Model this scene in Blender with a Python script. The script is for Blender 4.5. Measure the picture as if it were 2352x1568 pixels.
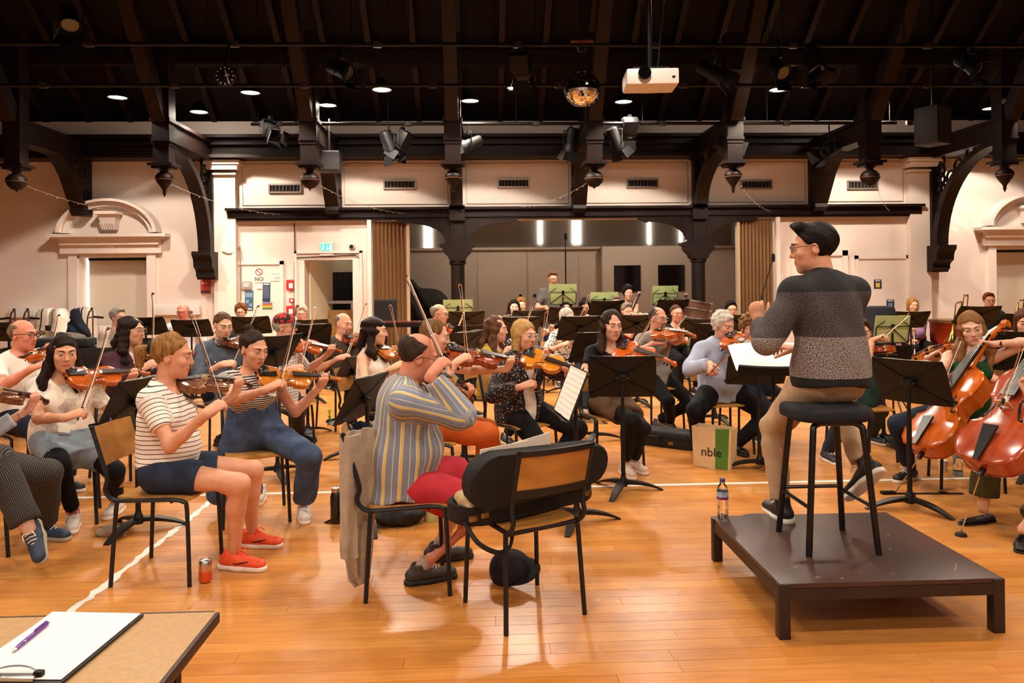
import bpy, bmesh, math, random
import numpy as np
from mathutils import Vector, Matrix, Quaternion
for _o in list(bpy.data.objects): bpy.data.objects.remove(_o)
scene = bpy.context.scene
COL = scene.collection
rnd = random.Random(7)
PI = math.pi
# ---------------------------------------------------------------- camera (a 27 mm lens at eye height, shifted down, level)
F_PX, CX, CY, CH = 1760.0, 1176.0, 651.0, 1.54
YAW, ROLL = math.radians(2.4), 0.0107
Fv = np.array([math.sin(YAW), math.cos(YAW), 0.]); R0 = np.array([math.cos(YAW), -math.sin(YAW), 0.]); U0 = np.array([0, 0, 1.])
Rv = R0*math.cos(ROLL) - U0*math.sin(ROLL); Uv = U0*math.cos(ROLL) + R0*math.sin(ROLL); CAM = np.array([0, 0, CH])
cd = bpy.data.cameras.new('camera'); cam = bpy.data.objects.new('camera', cd); COL.objects.link(cam)
cd.sensor_width = 36.0; cd.lens = F_PX/2352*36; cd.shift_y = -(784-CY)/2352; cd.clip_start = 0.05; cd.clip_end = 200
m = Matrix.Identity(4)
for i in range(3): m[i][0] = Rv[i]; m[i][1] = Uv[i]; m[i][2] = -Fv[i]; m[i][3] = CAM[i]
cam.matrix_world = m
scene.camera = cam
# ---------------------------------------------------------------- world, exposure
wd = bpy.data.worlds.new('world'); scene.world = wd; wd.use_nodes = True
wd.node_tree.nodes['Background'].inputs[0].default_value = (0.75, 0.85, 1.0, 1); wd.node_tree.nodes['Background'].inputs[1].default_value = 0.6
vs = scene.view_settings
vs.view_transform = 'Standard'; vs.look = 'None'; vs.gamma = 1.0; vs.use_curve_mapping = False
vs.exposure = 0.0
scene.cycles.max_bounces = 4; scene.cycles.diffuse_bounces = 3; scene.cycles.glossy_bounces = 2; scene.cycles.transmission_bounces = 5; scene.cycles.use_adaptive_sampling = True; scene.cycles.adaptive_threshold = 0.18
scene.cycles.caustics_reflective = False; scene.cycles.caustics_refractive = False
scene.cycles.sample_clamp_indirect = 4.0; scene.cycles.use_denoising = True
# ---------------------------------------------------------------- the hall's own ceiling lamps (floodlights hung in rows under the roof)
LAMP_COL = (1.0, 0.84, 0.68)
def lamp(x, y, z, power, size=0.30, cone=125, blend=0.2):
    l = bpy.data.lights.new('lamp_or_fill_light', 'SPOT'); l.energy = power; l.color = LAMP_COL
    l.shadow_soft_size = size/2; l.spot_size = math.radians(cone); l.spot_blend = blend
    o = bpy.data.objects.new('lamp_or_fill_light', l); COL.objects.link(o); o.location = (x, y, z)
    return o
LAMP_W = 300
for yy, xs, zz in ((7.3, (-6, -2, 2, 6), 4.5), (4.4, (-6.2, -2.6, 1.0, 4.6), 4.5), (1.4, (-5, -1.6, 1.6, 5), 4.5), (-1.4, (-4, 0, 4), 4.5)):
    for xx in xs: lamp(xx, yy, zz, LAMP_W*(0.9 if yy > 3 else 0.62), 0.35, 140)
# ---------------------------------------------------------------- pixel -> place helpers (real depth along the view, floor or wall)
def ray(x, y): return Fv + (x-CX)/F_PX*Rv + (CY-y)/F_PX*Uv
def W(x, y, d): return CAM + d*ray(x, y)
def FL(x, y, z=0.): r = ray(x, y); return CAM + r*((z-CH)/r[2])
def WALL(x, y, Y=13.): r = ray(x, y); return CAM + r*(Y/r[1])
def aim(p0, x, y, L, sign=-1):
    """the point on the sight line of pixel (x, y) at distance L from p0 (sign -1 nearer, +1 farther root)"""
    r = ray(x, y); rn = r/np.linalg.norm(r); q = np.asarray(p0)-CAM; t = q@rn; h2 = q@q-t*t
    s = math.sqrt(max(0., L*L-h2)); p = CAM + rn*(t+sign*s); v = p-p0
    return p0 + v/np.linalg.norm(v)*L
def nrm(v): v = np.asarray(v, float); return v/max(1e-9, np.linalg.norm(v))
def yawdir(a): a = math.radians(a); return np.array([math.sin(a), -math.cos(a), 0.])   # 0 faces the camera side, 90 faces +X
# ---------------------------------------------------------------- materials
def lin(c):
    if isinstance(c, str): c = [int(c[i:i+2], 16)/255 for i in (0, 2, 4)]
    return tuple(((v+0.055)/1.055)**2.4 if v > 0.04045 else v/12.92 for v in c[:3])+(1.0,)
MATS = {}
def nd(t, ty, **kw):
    n = t.nodes.new(ty)
    for k, v in kw.items():
        if k[0] == 'i' and k[1:].isdigit(): n.inputs[int(k[1:])].default_value = v
        else: setattr(n, k, v)
    return n
def mat(name, col, rough=0.6, metal=0.0, var=0.0, vscale=8.0, bump=0.0, bscale=60.0, stretch=(1, 1, 1), spec=0.5, coat=0.0, col2=None, trans=0.0, emit=None, estr=0.0, sheen=0.0, alpha=1.0):
    """one procedural material: base colour, optional noise variation towards col2, optional bump"""
    if name in MATS: return MATS[name]
    M = bpy.data.materials.new(name); M.use_nodes = True; t = M.node_tree; b = t.nodes['Principled BSDF']
    b.inputs['Base Color'].default_value = lin(col); b.inputs['Roughness'].default_value = rough; b.inputs['Metallic'].default_value = metal
    b.inputs['Specular IOR Level'].default_value = spec; b.inputs['Coat Weight'].default_value = coat; b.inputs['Coat Roughness'].default_value = 0.15
    b.inputs['Transmission Weight'].default_value = trans; b.inputs['Alpha'].default_value = alpha
    if sheen: b.inputs['Sheen Weight'].default_value = sheen
    if emit: b.inputs['Emission Color'].default_value = lin(emit); b.inputs['Emission Strength'].default_value = estr
    if var or bump:
        tc = nd(t, 'ShaderNodeTexCoord'); mp = nd(t, 'ShaderNodeMapping'); mp.inputs['Scale'].default_value = stretch
        t.links.new(tc.outputs['Object'], mp.inputs[0])
    if var:
        n = nd(t, 'ShaderNodeTexNoise'); n.inputs['Scale'].default_value = vscale; n.inputs['Detail'].default_value = 2
        t.links.new(mp.outputs[0], n.inputs['Vector'])
        r = nd(t, 'ShaderNodeMapRange'); r.inputs[1].default_value = 0.3; r.inputs[2].default_value = 0.7
        mx = nd(t, 'ShaderNodeMix', data_type='RGBA')
        c = lin(col); c2 = lin(col2) if col2 else tuple(v*(1-var) for v in c[:3])+(1,)
        mx.inputs[6].default_value = c; mx.inputs[7].default_value = c2
        t.links.new(n.outputs['Fac'], r.inputs[0]); t.links.new(r.outputs[0], mx.inputs[0]); t.links.new(mx.outputs[2], b.inputs['Base Color'])
    if bump:
        n2 = nd(t, 'ShaderNodeTexNoise'); n2.inputs['Scale'].default_value = bscale; n2.inputs['Detail'].default_value = 1
        t.links.new(mp.outputs[0], n2.inputs['Vector'])
        bp = nd(t, 'ShaderNodeBump'); bp.inputs['Strength'].default_value = min(1, bump); bp.inputs['Distance'].default_value = 0.01
        t.links.new(n2.outputs['Fac'], bp.inputs['Height']); t.links.new(bp.outputs[0], b.inputs['Normal'])
    MATS[name] = M
    return M
def attr_mat(name, fn, rough=0.8, bump=0.15, bscale=120):
    """garment material whose colour comes from fn(tree, u_socket, v_socket) with u along / v around the limb, in metres"""
    if name in MATS: return MATS[name]
    M = bpy.data.materials.new(name); M.use_nodes = True; t = M.node_tree; b = t.nodes['Principled BSDF']; b.inputs['Roughness'].default_value = rough
    a = nd(t, 'ShaderNodeAttribute', attribute_name='uvw'); s = nd(t, 'ShaderNodeSeparateXYZ'); t.links.new(a.outputs['Vector'], s.inputs[0])
    t.links.new(fn(t, s.outputs[0], s.outputs[1], a.outputs['Vector']), b.inputs['Base Color'])
    tc = nd(t, 'ShaderNodeTexCoord'); n2 = nd(t, 'ShaderNodeTexNoise'); n2.inputs['Scale'].default_value = bscale
    t.links.new(tc.outputs['Object'], n2.inputs['Vector']); bp = nd(t, 'ShaderNodeBump'); bp.inputs['Strength'].default_value = bump; bp.inputs['Distance'].default_value = 0.01
    t.links.new(n2.outputs['Fac'], bp.inputs['Height']); t.links.new(bp.outputs[0], b.inputs['Normal'])
    MATS[name] = M
    return M
def mth(t, op, a, b=None, c=None):
    n = nd(t, 'ShaderNodeMath', operation=op)
    for i, v in enumerate((a, b, c)):
        if v is None: continue
        if isinstance(v, (int, float)): n.inputs[i].default_value = v
        else: t.links.new(v, n.inputs[i])
    return n.outputs[0]
def mixc(t, f, c1, c2):
    n = nd(t, 'ShaderNodeMix', data_type='RGBA')
    for i, v in ((0, f), (6, c1), (7, c2)):
        if isinstance(v, (str, tuple)): n.inputs[i].default_value = lin(v)
        elif isinstance(v, (int, float)): n.inputs[i].default_value = v
        else: t.links.new(v, n.inputs[i])
    return n.outputs[2]
def stripe(t, s, period, frac, off=0.0):
    return mth(t, 'LESS_THAN', mth(t, 'FRACT', mth(t, 'ADD', mth(t, 'DIVIDE', s, period), 50.0+off)), frac)
# ---------------------------------------------------------------- lettering meshes (made first, while the scene is small)
TEXTM = {}
for _b in ('nble', 'c', 'NO'):
    _c = bpy.data.curves.new('lettering', 'FONT'); _c.body = _b; _c.size = 1.0; _c.extrude = 0.004; _c.align_x = 'CENTER'; _c.align_y = 'CENTER'; _c.resolution_u = 3
    _o = bpy.data.objects.new('lettering', _c); COL.objects.link(_o); TEXTM[_b] = bpy.data.meshes.new_from_object(_o.evaluated_get(bpy.context.evaluated_depsgraph_get())); bpy.data.objects.remove(_o)
# ---------------------------------------------------------------- mesh builder
class MB:
    def __init__(s): s.v = []; s.f = []; s.mi = []; s.cur = 0
    def add(s, vs, fs):
        o = len(s.v); s.v += [tuple(map(float, p)) for p in vs]; s.f += [tuple(i+o for i in f) for f in fs]; s.mi += [s.cur]*len(fs); return s
    def box(s, c, size, R=None, bev=0.0):
        x, y, z = (k/2 for k in size)
        if bev <= 0:
            pts = [(sx*x, sy*y, sz*z) for sz in (-1, 1) for sy in (-1, 1) for sx in (-1, 1)]
            fs = [(0, 2, 3, 1), (4, 5, 7, 6), (0, 1, 5, 4), (2, 6, 7, 3), (0, 4, 6, 2), (1, 3, 7, 5)]
        else:
            bm = bmesh.new(); bmesh.ops.create_cube(bm, size=1.0)
            for v in bm.verts: v.co = Vector((v.co.x*size[0], v.co.y*size[1], v.co.z*size[2]))
            bmesh.ops.bevel(bm, geom=bm.edges[:], offset=min(bev, min(size)*0.49), segments=2, affect='EDGES', profile=0.6)
            bm.verts.index_update(); pts = [tuple(v.co) for v in bm.verts]; fs = [tuple(v.index for v in f.verts) for f in bm.faces]; bm.free()
        if R is not None: R = np.asarray(R); pts = [tuple(R@np.array(p)) for p in pts]
        return s.add([(p[0]+c[0], p[1]+c[1], p[2]+c[2]) for p in pts], fs)
    def bar(s, a, b, w, h, up=(0, 0, 1)):
        a = np.asarray(a, float); b = np.asarray(b, float); d = nrm(b-a); sd = np.cross(d, up)
        if np.linalg.norm(sd) < 1e-4: sd = np.cross(d, (1, 0, 0))
        sd = nrm(sd); u = np.cross(sd, d); R = np.stack([sd, d, u], 1)
        return s.box((a+b)/2, (w, np.linalg.norm(b-a), h), R)
    def tube(s, pts, r, n=8, cap=True, flat=None):
        """sweep a circle (radius number or list) along pts; flat=(vector, factor) squeezes along a direction"""
        P = [np.asarray(p, float) for p in pts]; N = len(P); rs = r if isinstance(r, (list, tuple)) else [r]*N
        T = [nrm(P[min(i+1, N-1)]-P[max(i-1, 0)]) for i in range(N)]
        ref = np.array((0, 0, 1.)) if abs(T[0][2]) < 0.9 else np.array((1., 0, 0)); u = nrm(ref-T[0]*(ref@T[0])); V = []
        for i in range(N):
            u = nrm(u-T[i]*(u@T[i])); w = np.cross(T[i], u)
            for k in range(n):
                a = 2*PI*k/n; q = u*math.cos(a)*rs[i]+w*math.sin(a)*rs[i]
                if flat is not None: fv = nrm(flat[0]); q = q-fv*(q@fv)*(1-flat[1])
                V.append(P[i]+q)
        Fc = [(i*n+k, i*n+(k+1) % n, (i+1)*n+(k+1) % n, (i+1)*n+k) for i in range(N-1) for k in range(n)]
        if cap: Fc += [tuple(range(n-1, -1, -1)), tuple(range((N-1)*n, N*n))]
        return s.add(V, Fc)
    def cyl(s, a, b, r, r2=None, n=12): return s.tube([a, b], [r, r if r2 is None else r2], n)
    def lathe(s, prof, c=(0, 0, 0), n=20, R=None):
        V = []; k = len(prof)
        for i in range(n):
            a = 2*PI*i/n
            for (r, z) in prof: V.append(np.array((r*math.cos(a), r*math.sin(a), z)))
        if R is not None: V = [np.asarray(R)@v for v in V]
        V = [v+np.asarray(c) for v in V]
        Fc = [(i*k+j, ((i+1) % n)*k+j, ((i+1) % n)*k+j+1, i*k+j+1) for i in range(n) for j in range(k-1)]
        if prof[0][0] > 1e-4: Fc.append(tuple(i*k for i in range(n-1, -1, -1)))
        if prof[-1][0] > 1e-4: Fc.append(tuple(i*k+k-1 for i in range(n)))
        return s.add(V, Fc)
    def prism(s, poly, a, b):
        """extrude 2D polygon poly (list of 3D pts) by vector from offset a to offset b"""
        n = len(poly); P = [np.asarray(p, float) for p in poly]; a = np.asarray(a, float); b = np.asarray(b, float)
        Fc = [tuple(range(n-1, -1, -1)), tuple(range(n, 2*n))]+[(i, (i+1) % n, n+(i+1) % n, n+i) for i in range(n)]
        return s.add([p+a for p in P]+[p+b for p in P], Fc)
    def sphere(s, c, r, n=12, m=8, R=None):
        r = r if isinstance(r, (tuple, list)) else (r, r, r); V = [(0, 0, -1)]; Fc = []
        for j in range(1, m):
            ph = -PI/2+PI*j/m
            for i in range(n): V.append((math.cos(ph)*math.cos(2*PI*i/n), math.cos(ph)*math.sin(2*PI*i/n), math.sin(ph)))
        V.append((0, 0, 1)); L = len(V)-1
        for i in range(n):
            Fc.append((0, 1+(i+1) % n, 1+i)); Fc.append((L, L-n+i, L-n+(i+1) % n))
            for j in range(m-2): a = 1+j*n; Fc.append((a+i, a+(i+1) % n, a+n+(i+1) % n, a+n+i))
        V = [np.array(v)*np.array(r) for v in V]
        if R is not None: V = [np.asarray(R)@v for v in V]
        return s.add([v+np.asarray(c) for v in V], Fc)
    def sheet(s, rows, thick=0.0, up=None):
        """grid of points rows[i][j]; optional thickness by offset along vertex normals (approx up)"""
        P = np.array(rows, float); a, b = P.shape[:2]
        du = np.gradient(P, axis=0); dv = np.gradient(P, axis=1); N = np.cross(du, dv); N /= np.maximum(1e-9, np.linalg.norm(N, axis=2, keepdims=True))
        idx = lambda i, j: i*b+j
        Fc = [(idx(i, j), idx(i+1, j), idx(i+1, j+1), idx(i, j+1)) for i in range(a-1) for j in range(b-1)]
        if thick <= 0: return s.add(P.reshape(-1, 3), Fc)
        Q = P-N*thick; n = a*b
        Fc += [tuple(n+k for k in reversed(f)) for f in Fc]
        rim = [idx(0, j) for j in range(b)]+[idx(i, b-1) for i in range(1, a)]+[idx(a-1, j) for j in range(b-2, -1, -1)]+[idx(i, 0) for i in range(a-2, 0, -1)]
        Fc += [(rim[k], rim[(k+1) % len(rim)], n+rim[(k+1) % len(rim)], n+rim[k]) for k in range(len(rim))]
        return s.add(np.concatenate([P.reshape(-1, 3), Q.reshape(-1, 3)]), Fc)
    def mesh(s, name, mats, smooth=None):
        me = bpy.data.meshes.new(name); me.from_pydata(s.v, [], s.f)
        for mm in (mats if isinstance(mats, (list, tuple)) else [mats]): me.materials.append(mm)
        me.polygons.foreach_set('material_index', s.mi)
        if smooth is not None:
            me.shade_smooth() if smooth >= 180 else me.set_sharp_from_angle(angle=math.radians(smooth))
        me.update()
        return me
    def build(s, name, mats, parent=None, smooth=40, loc=None):
        bm = bmesh.new(); me0 = s.mesh(name, mats); bm.from_mesh(me0); bmesh.ops.recalc_face_normals(bm, faces=bm.faces[:]); bm.to_mesh(me0); bm.free()
        if smooth:
            me0.shade_smooth(); me0.set_sharp_from_angle(angle=math.radians(smooth))
        o = bpy.data.objects.new(name, me0); COL.objects.link(o)
        if parent is not None: o.parent = parent
        if loc is not None: o.location = loc
        return o
def tag(o, label=None, cat=None, group=None, kind=None):
    if label: o['label'] = label
    if cat: o['category'] = cat
    if group: o['group'] = group
    if kind: o['kind'] = kind
    return o
def thing(name, label, cat, loc=(0, 0, 0), rz=0.0, group=None):
    o = bpy.data.objects.new(name, None); COL.objects.link(o); o.location = loc; o.rotation_euler = (0, 0, rz); o.empty_display_size = 0.1
    return tag(o, label, cat, group)
def copy_tree(o, parent=None):
    c = o.copy(); COL.objects.link(c); c.parent = parent
    for ch in o.children: copy_tree(ch, c)
    return c
def struct(o): o['kind'] = 'structure'; return o
def set_frame(o, origin, X, Y, Z, s=1.0):
    m = Matrix.Identity(4)
    for i in range(3): m[i][0] = X[i]*s; m[i][1] = Y[i]*s; m[i][2] = Z[i]*s; m[i][3] = origin[i]
    o.matrix_world = m; o.location = m.to_translation(); o.rotation_mode = 'QUATERNION'; o.rotation_quaternion = m.to_quaternion(); o.scale = (s, s, s)
# ================================================================ SETTING
YW = 13.0
M_WALL = mat('cream_plaster', 'ECDDD3', 0.75, var=0.06, vscale=1.2, bump=0.05, bscale=25)
M_TRIM = mat('cream_gloss_paint', 'EDE0D8', 0.5)
M_DARK = mat('dark_stained_oak', '1C0D09', 0.5, spec=0.25, var=0.5, vscale=6, stretch=(1, 1, 6), bump=0.15, bscale=30)
M_ROOF = mat('dark_roof_boards', '120907', 0.7, spec=0.2, var=0.5, vscale=3, stretch=(6, 1, 1))
M_GREY = mat('recess_paint', 'A59C90', 0.8, var=0.08, vscale=1.0)
M_BLACK = mat('black_metal', '0B0A0B', 0.5, spec=0.25)
M_WHITE = mat('white_plastic', 'E9E6E2', 0.4)
M_STEEL = mat('bright_steel', 'C8C8C8', 0.25, metal=1.0)
M_PARQ = []
for i, c in enumerate(('C88845', 'C0803C', 'CE9049', 'BC7A38', 'C58442', 'CB8C46')):
    MM = bpy.data.materials.new('beech_board_%d' % i); MM.use_nodes = True; t = MM.node_tree; b = t.nodes['Principled BSDF']
    tc = nd(t, 'ShaderNodeTexCoord'); mp = nd(t, 'ShaderNodeMapping'); mp.inputs['Scale'].default_value = (1.2, 14, 1); mp.inputs['Location'].default_value = (i*3.1, i, 0)
    geo = nd(t, 'ShaderNodeNewGeometry'); t.links.new(geo.outputs['Position'], mp.inputs[0])
    n1 = nd(t, 'ShaderNodeTexNoise'); n1.inputs['Scale'].default_value = 3.0; n1.inputs['Detail'].default_value = 5; t.links.new(mp.outputs[0], n1.inputs['Vector'])
    n2 = nd(t, 'ShaderNodeTexNoise'); n2.inputs['Scale'].default_value = 1.3; n2.inputs['Detail'].default_value = 3; t.links.new(geo.outputs['Position'], n2.inputs['Vector'])
    cr = lin(c); col = mixc(t, mth(t, 'MULTIPLY', n1.outputs['Fac'], 0.75), tuple(v*1.12 for v in (int(c[0:2], 16)/255, int(c[2:4], 16)/255, int(c[4:6], 16)/255)), '8F5526')
    wear = mth(t, 'MULTIPLY', mth(t, 'GREATER_THAN', n2.outputs['Fac'], 0.62), 0.22); col = mixc(t, wear, col, 'A98E70')
    t.links.new(col, b.inputs['Base Color'])
    rr = mth(t, 'ADD', mth(t, 'MULTIPLY', n2.outputs['Fac'], 0.25), 0.16); t.links.new(rr, b.inputs['Roughness']); b.inputs['Specular IOR Level'].default_value = 0.45
    M_PARQ.append(MM)
M_GAP = mat('board_gap', '4A2A12', 0.8)

# ---- floor: boards run along X; the nearest are boards of their own, the far ones one part
fl = struct(MB().box((0, 6.5, -0.06), (27, 22, 0.1)).build('floor', M_GAP))
BW = 0.092; brng = random.Random(3); near = []; far = MB(); bmeshes = {}
def board_mesh(L, k):
    key = (round(L, 1), k)
    if key not in bmeshes:
        b = MB().box((0, 0, -0.006), (key[0]-0.0012, BW-0.0016, 0.012), bev=0.0008); me = b.mesh('board', M_PARQ[k]); bmeshes[key] = me
    return bmeshes[key]
row = 0; y = 1.2
while y < 17.2:
    x = -13+brng.uniform(-1.5, 0)
    while x < 13:
        L = round(brng.uniform(1.0, 2.6), 1); cx = x+L/2; dd = y*math.cos(YAW)+cx*math.sin(YAW)
        k = brng.randrange(len(M_PARQ))
        vis = abs(cx-0.04*y) < 0.70*max(y, .5)+L/2 and y > 2.55
        if vis and len(near) < 300 and y < 7: near.append((cx, y, L, k))
        else: far.cur = k; far.box((cx, y, -0.006), (L-0.0012, BW-0.0016, 0.012))
        x += L
    y += BW
for (cx, yy, L, k) in near:
    o = bpy.data.objects.new('plank', board_mesh(L, k)); COL.objects.link(o); o.parent = fl; o.location = (cx, yy, 0)
o = far.build('plank', M_PARQ, fl, smooth=0); o['kind'] = 'stuff'
# court lines (painted tape with worn, ragged edges)
M_LINE = mat('white_line_paint', 'EFE6DC', 0.5, var=0.1, vscale=30)
def court_line(a, b, w, ragged, label):
    a = np.array(a, float); b = np.array(b, float); n = int(np.linalg.norm(b-a)/0.045); d = nrm(b-a); s = np.array((-d[1], d[0], 0)); rr = random.Random(5); L = []; R_ = []
    for i in range(n+1):
        p = a+(b-a)*i/n
        L.append(p+s*(w/2+rr.uniform(-ragged, ragged*0.3))); R_.append(p-s*(w/2+rr.uniform(-ragged, ragged*0.3)))
    m_ = MB(); m_.sheet([[l+np.array((0, 0, .0012)), r+np.array((0, 0, .0012))] for l, r in zip(L, R_)], 0.0008)
    return tag(m_.build('floor_line_marking', M_LINE, None), label, 'floor marking', 'court lines on the floor', 'structure')
court_line((-3.2, 5.76, 0), (7.5, 5.76, 0), 0.05, 0.003, 'straight white court line crossing the floor behind the conductor platform')
court_line((-1.965, 3.3, 0), (-1.945, 5.6, 0), 0.055, 0.018, 'worn ragged white court line running away under the striped woman chair')

# ---- back wall with openings (door, stage recess)
def wall_strip(name, x0, x1, z0, z1, mat_=M_WALL, y=YW, th=0.25, parent=None):
    return MB().box(((x0+x1)/2, y+th/2, (z0+z1)/2), (x1-x0, th, z1-z0)).build(name, mat_, parent, smooth=0)
wb = bpy.data.objects.new('wall_back', None); COL.objects.link(wb); struct(wb)
DX0, DX1, DZ = -2.93, -2.13, 1.97            # door opening
RX0, RX1, RZ = -1.80, 5.05, 2.63             # opening to the recess
WX0, WX1, WZ = -6.66, -5.52, 2.07            # window recess, near one side
VX0, VX1 = 8.98, 10.1                        # window on the other side
segs = [(-13.2, WX0, 0, 4.3), (WX0, WX1, WZ, 4.3), (WX0, WX1, 0, 0.35), (WX1, DX0, 0, 4.3), (DX0, DX1, DZ, 4.3), (DX1, RX0, 0, 4.3), (RX0, RX1, RZ, 4.3), (RX1, VX0, 0, 4.3), (VX0, VX1, WZ, 4.3), (VX0, VX1, 0, 0.35), (VX1, 13.2, 0, 4.3)]
for (a, b_, c, d) in segs: wall_strip('wall_section', a, b_, c, d, parent=wb)
struct(MB().box((-13.2, 5.5, 2.6), (0.3, 17, 5.2)).build('wall_left', M_WALL)); struct(MB().box((13.2, 5.5, 2.6), (0.3, 17, 5.2)).build('wall_right', M_WALL))
struct(MB().box((0, -2.6, 2.15), (26.6, 0.3, 4.3)).build('wall_front', M_WALL))
# roof slopes
def slope(y0, z0, y1, z1, name):
    m_ = MB(); n_ = nrm((0, z1-z0, -(y1-y0))); P = [np.array((x, y, z)) for x, y, z in ((-13.4, y0, z0), (13.4, y0, z0), (13.4, y1, z1), (-13.4, y1, z1))]
    nn = np.array((0, -(z1-z0), (y1-y0))); nn = nrm(nn)*(-0.1 if nn[2] < 0 else 0.1)
    m_.prism(P, (0, 0, 0), nn); return struct(m_.build(name, M_ROOF, None, smooth=0))
roof = slope(13.3, 4.28, 5.4, 10.6, 'ceiling'); slope(-2.8, 4.28, 5.4, 10.6, 'ceiling')
for gx in (-13.25, 13.25):
    struct(MB().prism([(gx, 13.3, 4.3), (gx, -2.8, 4.3), (gx, 5.4, 10.6)], (-0.1, 0, 0), (0.1, 0, 0)).build('wall_gable', M_ROOF))
sl = nrm((0, 5.4-13.3, 10.6-4.28)); up_ = np.array((0, -sl[2], sl[1])); up_ = up_ if up_[2] < 0 else -up_
for i in range(38):
    x = -12.6+i*0.683
    a = np.array((x, 13.25, 4.28))+up_*0.07; b_ = a+sl*5.2
    MB().bar(a, b_, 0.09, 0.16, up=up_).build('rafter', M_DARK, roof, smooth=0)
for k, t_ in enumerate((1.5, 3.1)):
    p = np.array((0, 13.25, 4.28))+sl*t_+up_*0.22; MB().box(p, (26, 0.2, 0.22)).build('purlin', M_DARK, roof, smooth=0)
# wall plate, cornice mouldings and frieze under the roof
pl = struct(MB().box((0, 12.86, 3.82), (26.4, 0.28, 0.34)).build('trim_1', M_DARK, None, smooth=0)); pl['label'] = 'dark oak wall plate under the roof'
MB().box((0, 12.80, 3.66), (26.4, 0.4, 0.05)).build('moulding', M_DARK, pl, smooth=0); MB().box((0, 12.78, 3.98), (26.4, 0.44, 0.05)).build('moulding', M_DARK, pl, smooth=0); MB().box((0, 12.80, 3.86), (26.4, 0.37, 0.03)).build('moulding', M_DARK, pl, smooth=0)
# dark rail across the middle bay
rl = struct(MB().box((1.72, 12.93, 2.73), (11.75, 0.16, 0.13)).build('trim_2', M_DARK, None, smooth=0)); MB().box((1.72, 12.90, 2.81), (11.8, 0.24, 0.04)).build('moulding', M_DARK, rl, smooth=0); MB().box((1.72, 12.94, 2.645), (11.7, 0.13, 0.03)).build('moulding', M_DARK, rl, smooth=0)
# panel beads on the wall above the rail
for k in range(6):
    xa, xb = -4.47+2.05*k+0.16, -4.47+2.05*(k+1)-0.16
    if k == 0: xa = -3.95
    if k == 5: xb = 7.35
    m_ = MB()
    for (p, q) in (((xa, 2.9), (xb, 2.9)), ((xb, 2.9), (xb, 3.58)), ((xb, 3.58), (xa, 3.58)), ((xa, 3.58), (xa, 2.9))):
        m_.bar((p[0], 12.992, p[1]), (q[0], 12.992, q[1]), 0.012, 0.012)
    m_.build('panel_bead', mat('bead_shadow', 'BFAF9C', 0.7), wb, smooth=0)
# pilasters with capitals
for k, px_ in enumerate((-8.36, -4.21, 7.58, 11.7)):
    p = struct(MB().box((px_, 12.93, 1.72), (0.36, 0.14, 3.44)).build('trim_%d' % (3+k), M_WALL, None, smooth=0)); p['label'] = 'cream plaster pilaster'
    m_ = MB(); m_.box((px_, 12.9, 3.40), (0.42, 0.2, 0.03)); m_.box((px_, 12.87, 3.50), (0.50, 0.27, 0.08)); m_.box((px_, 12.86, 3.58), (0.58, 0.31, 0.07)); m_.build('capital', M_TRIM, p, smooth=0)
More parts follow.
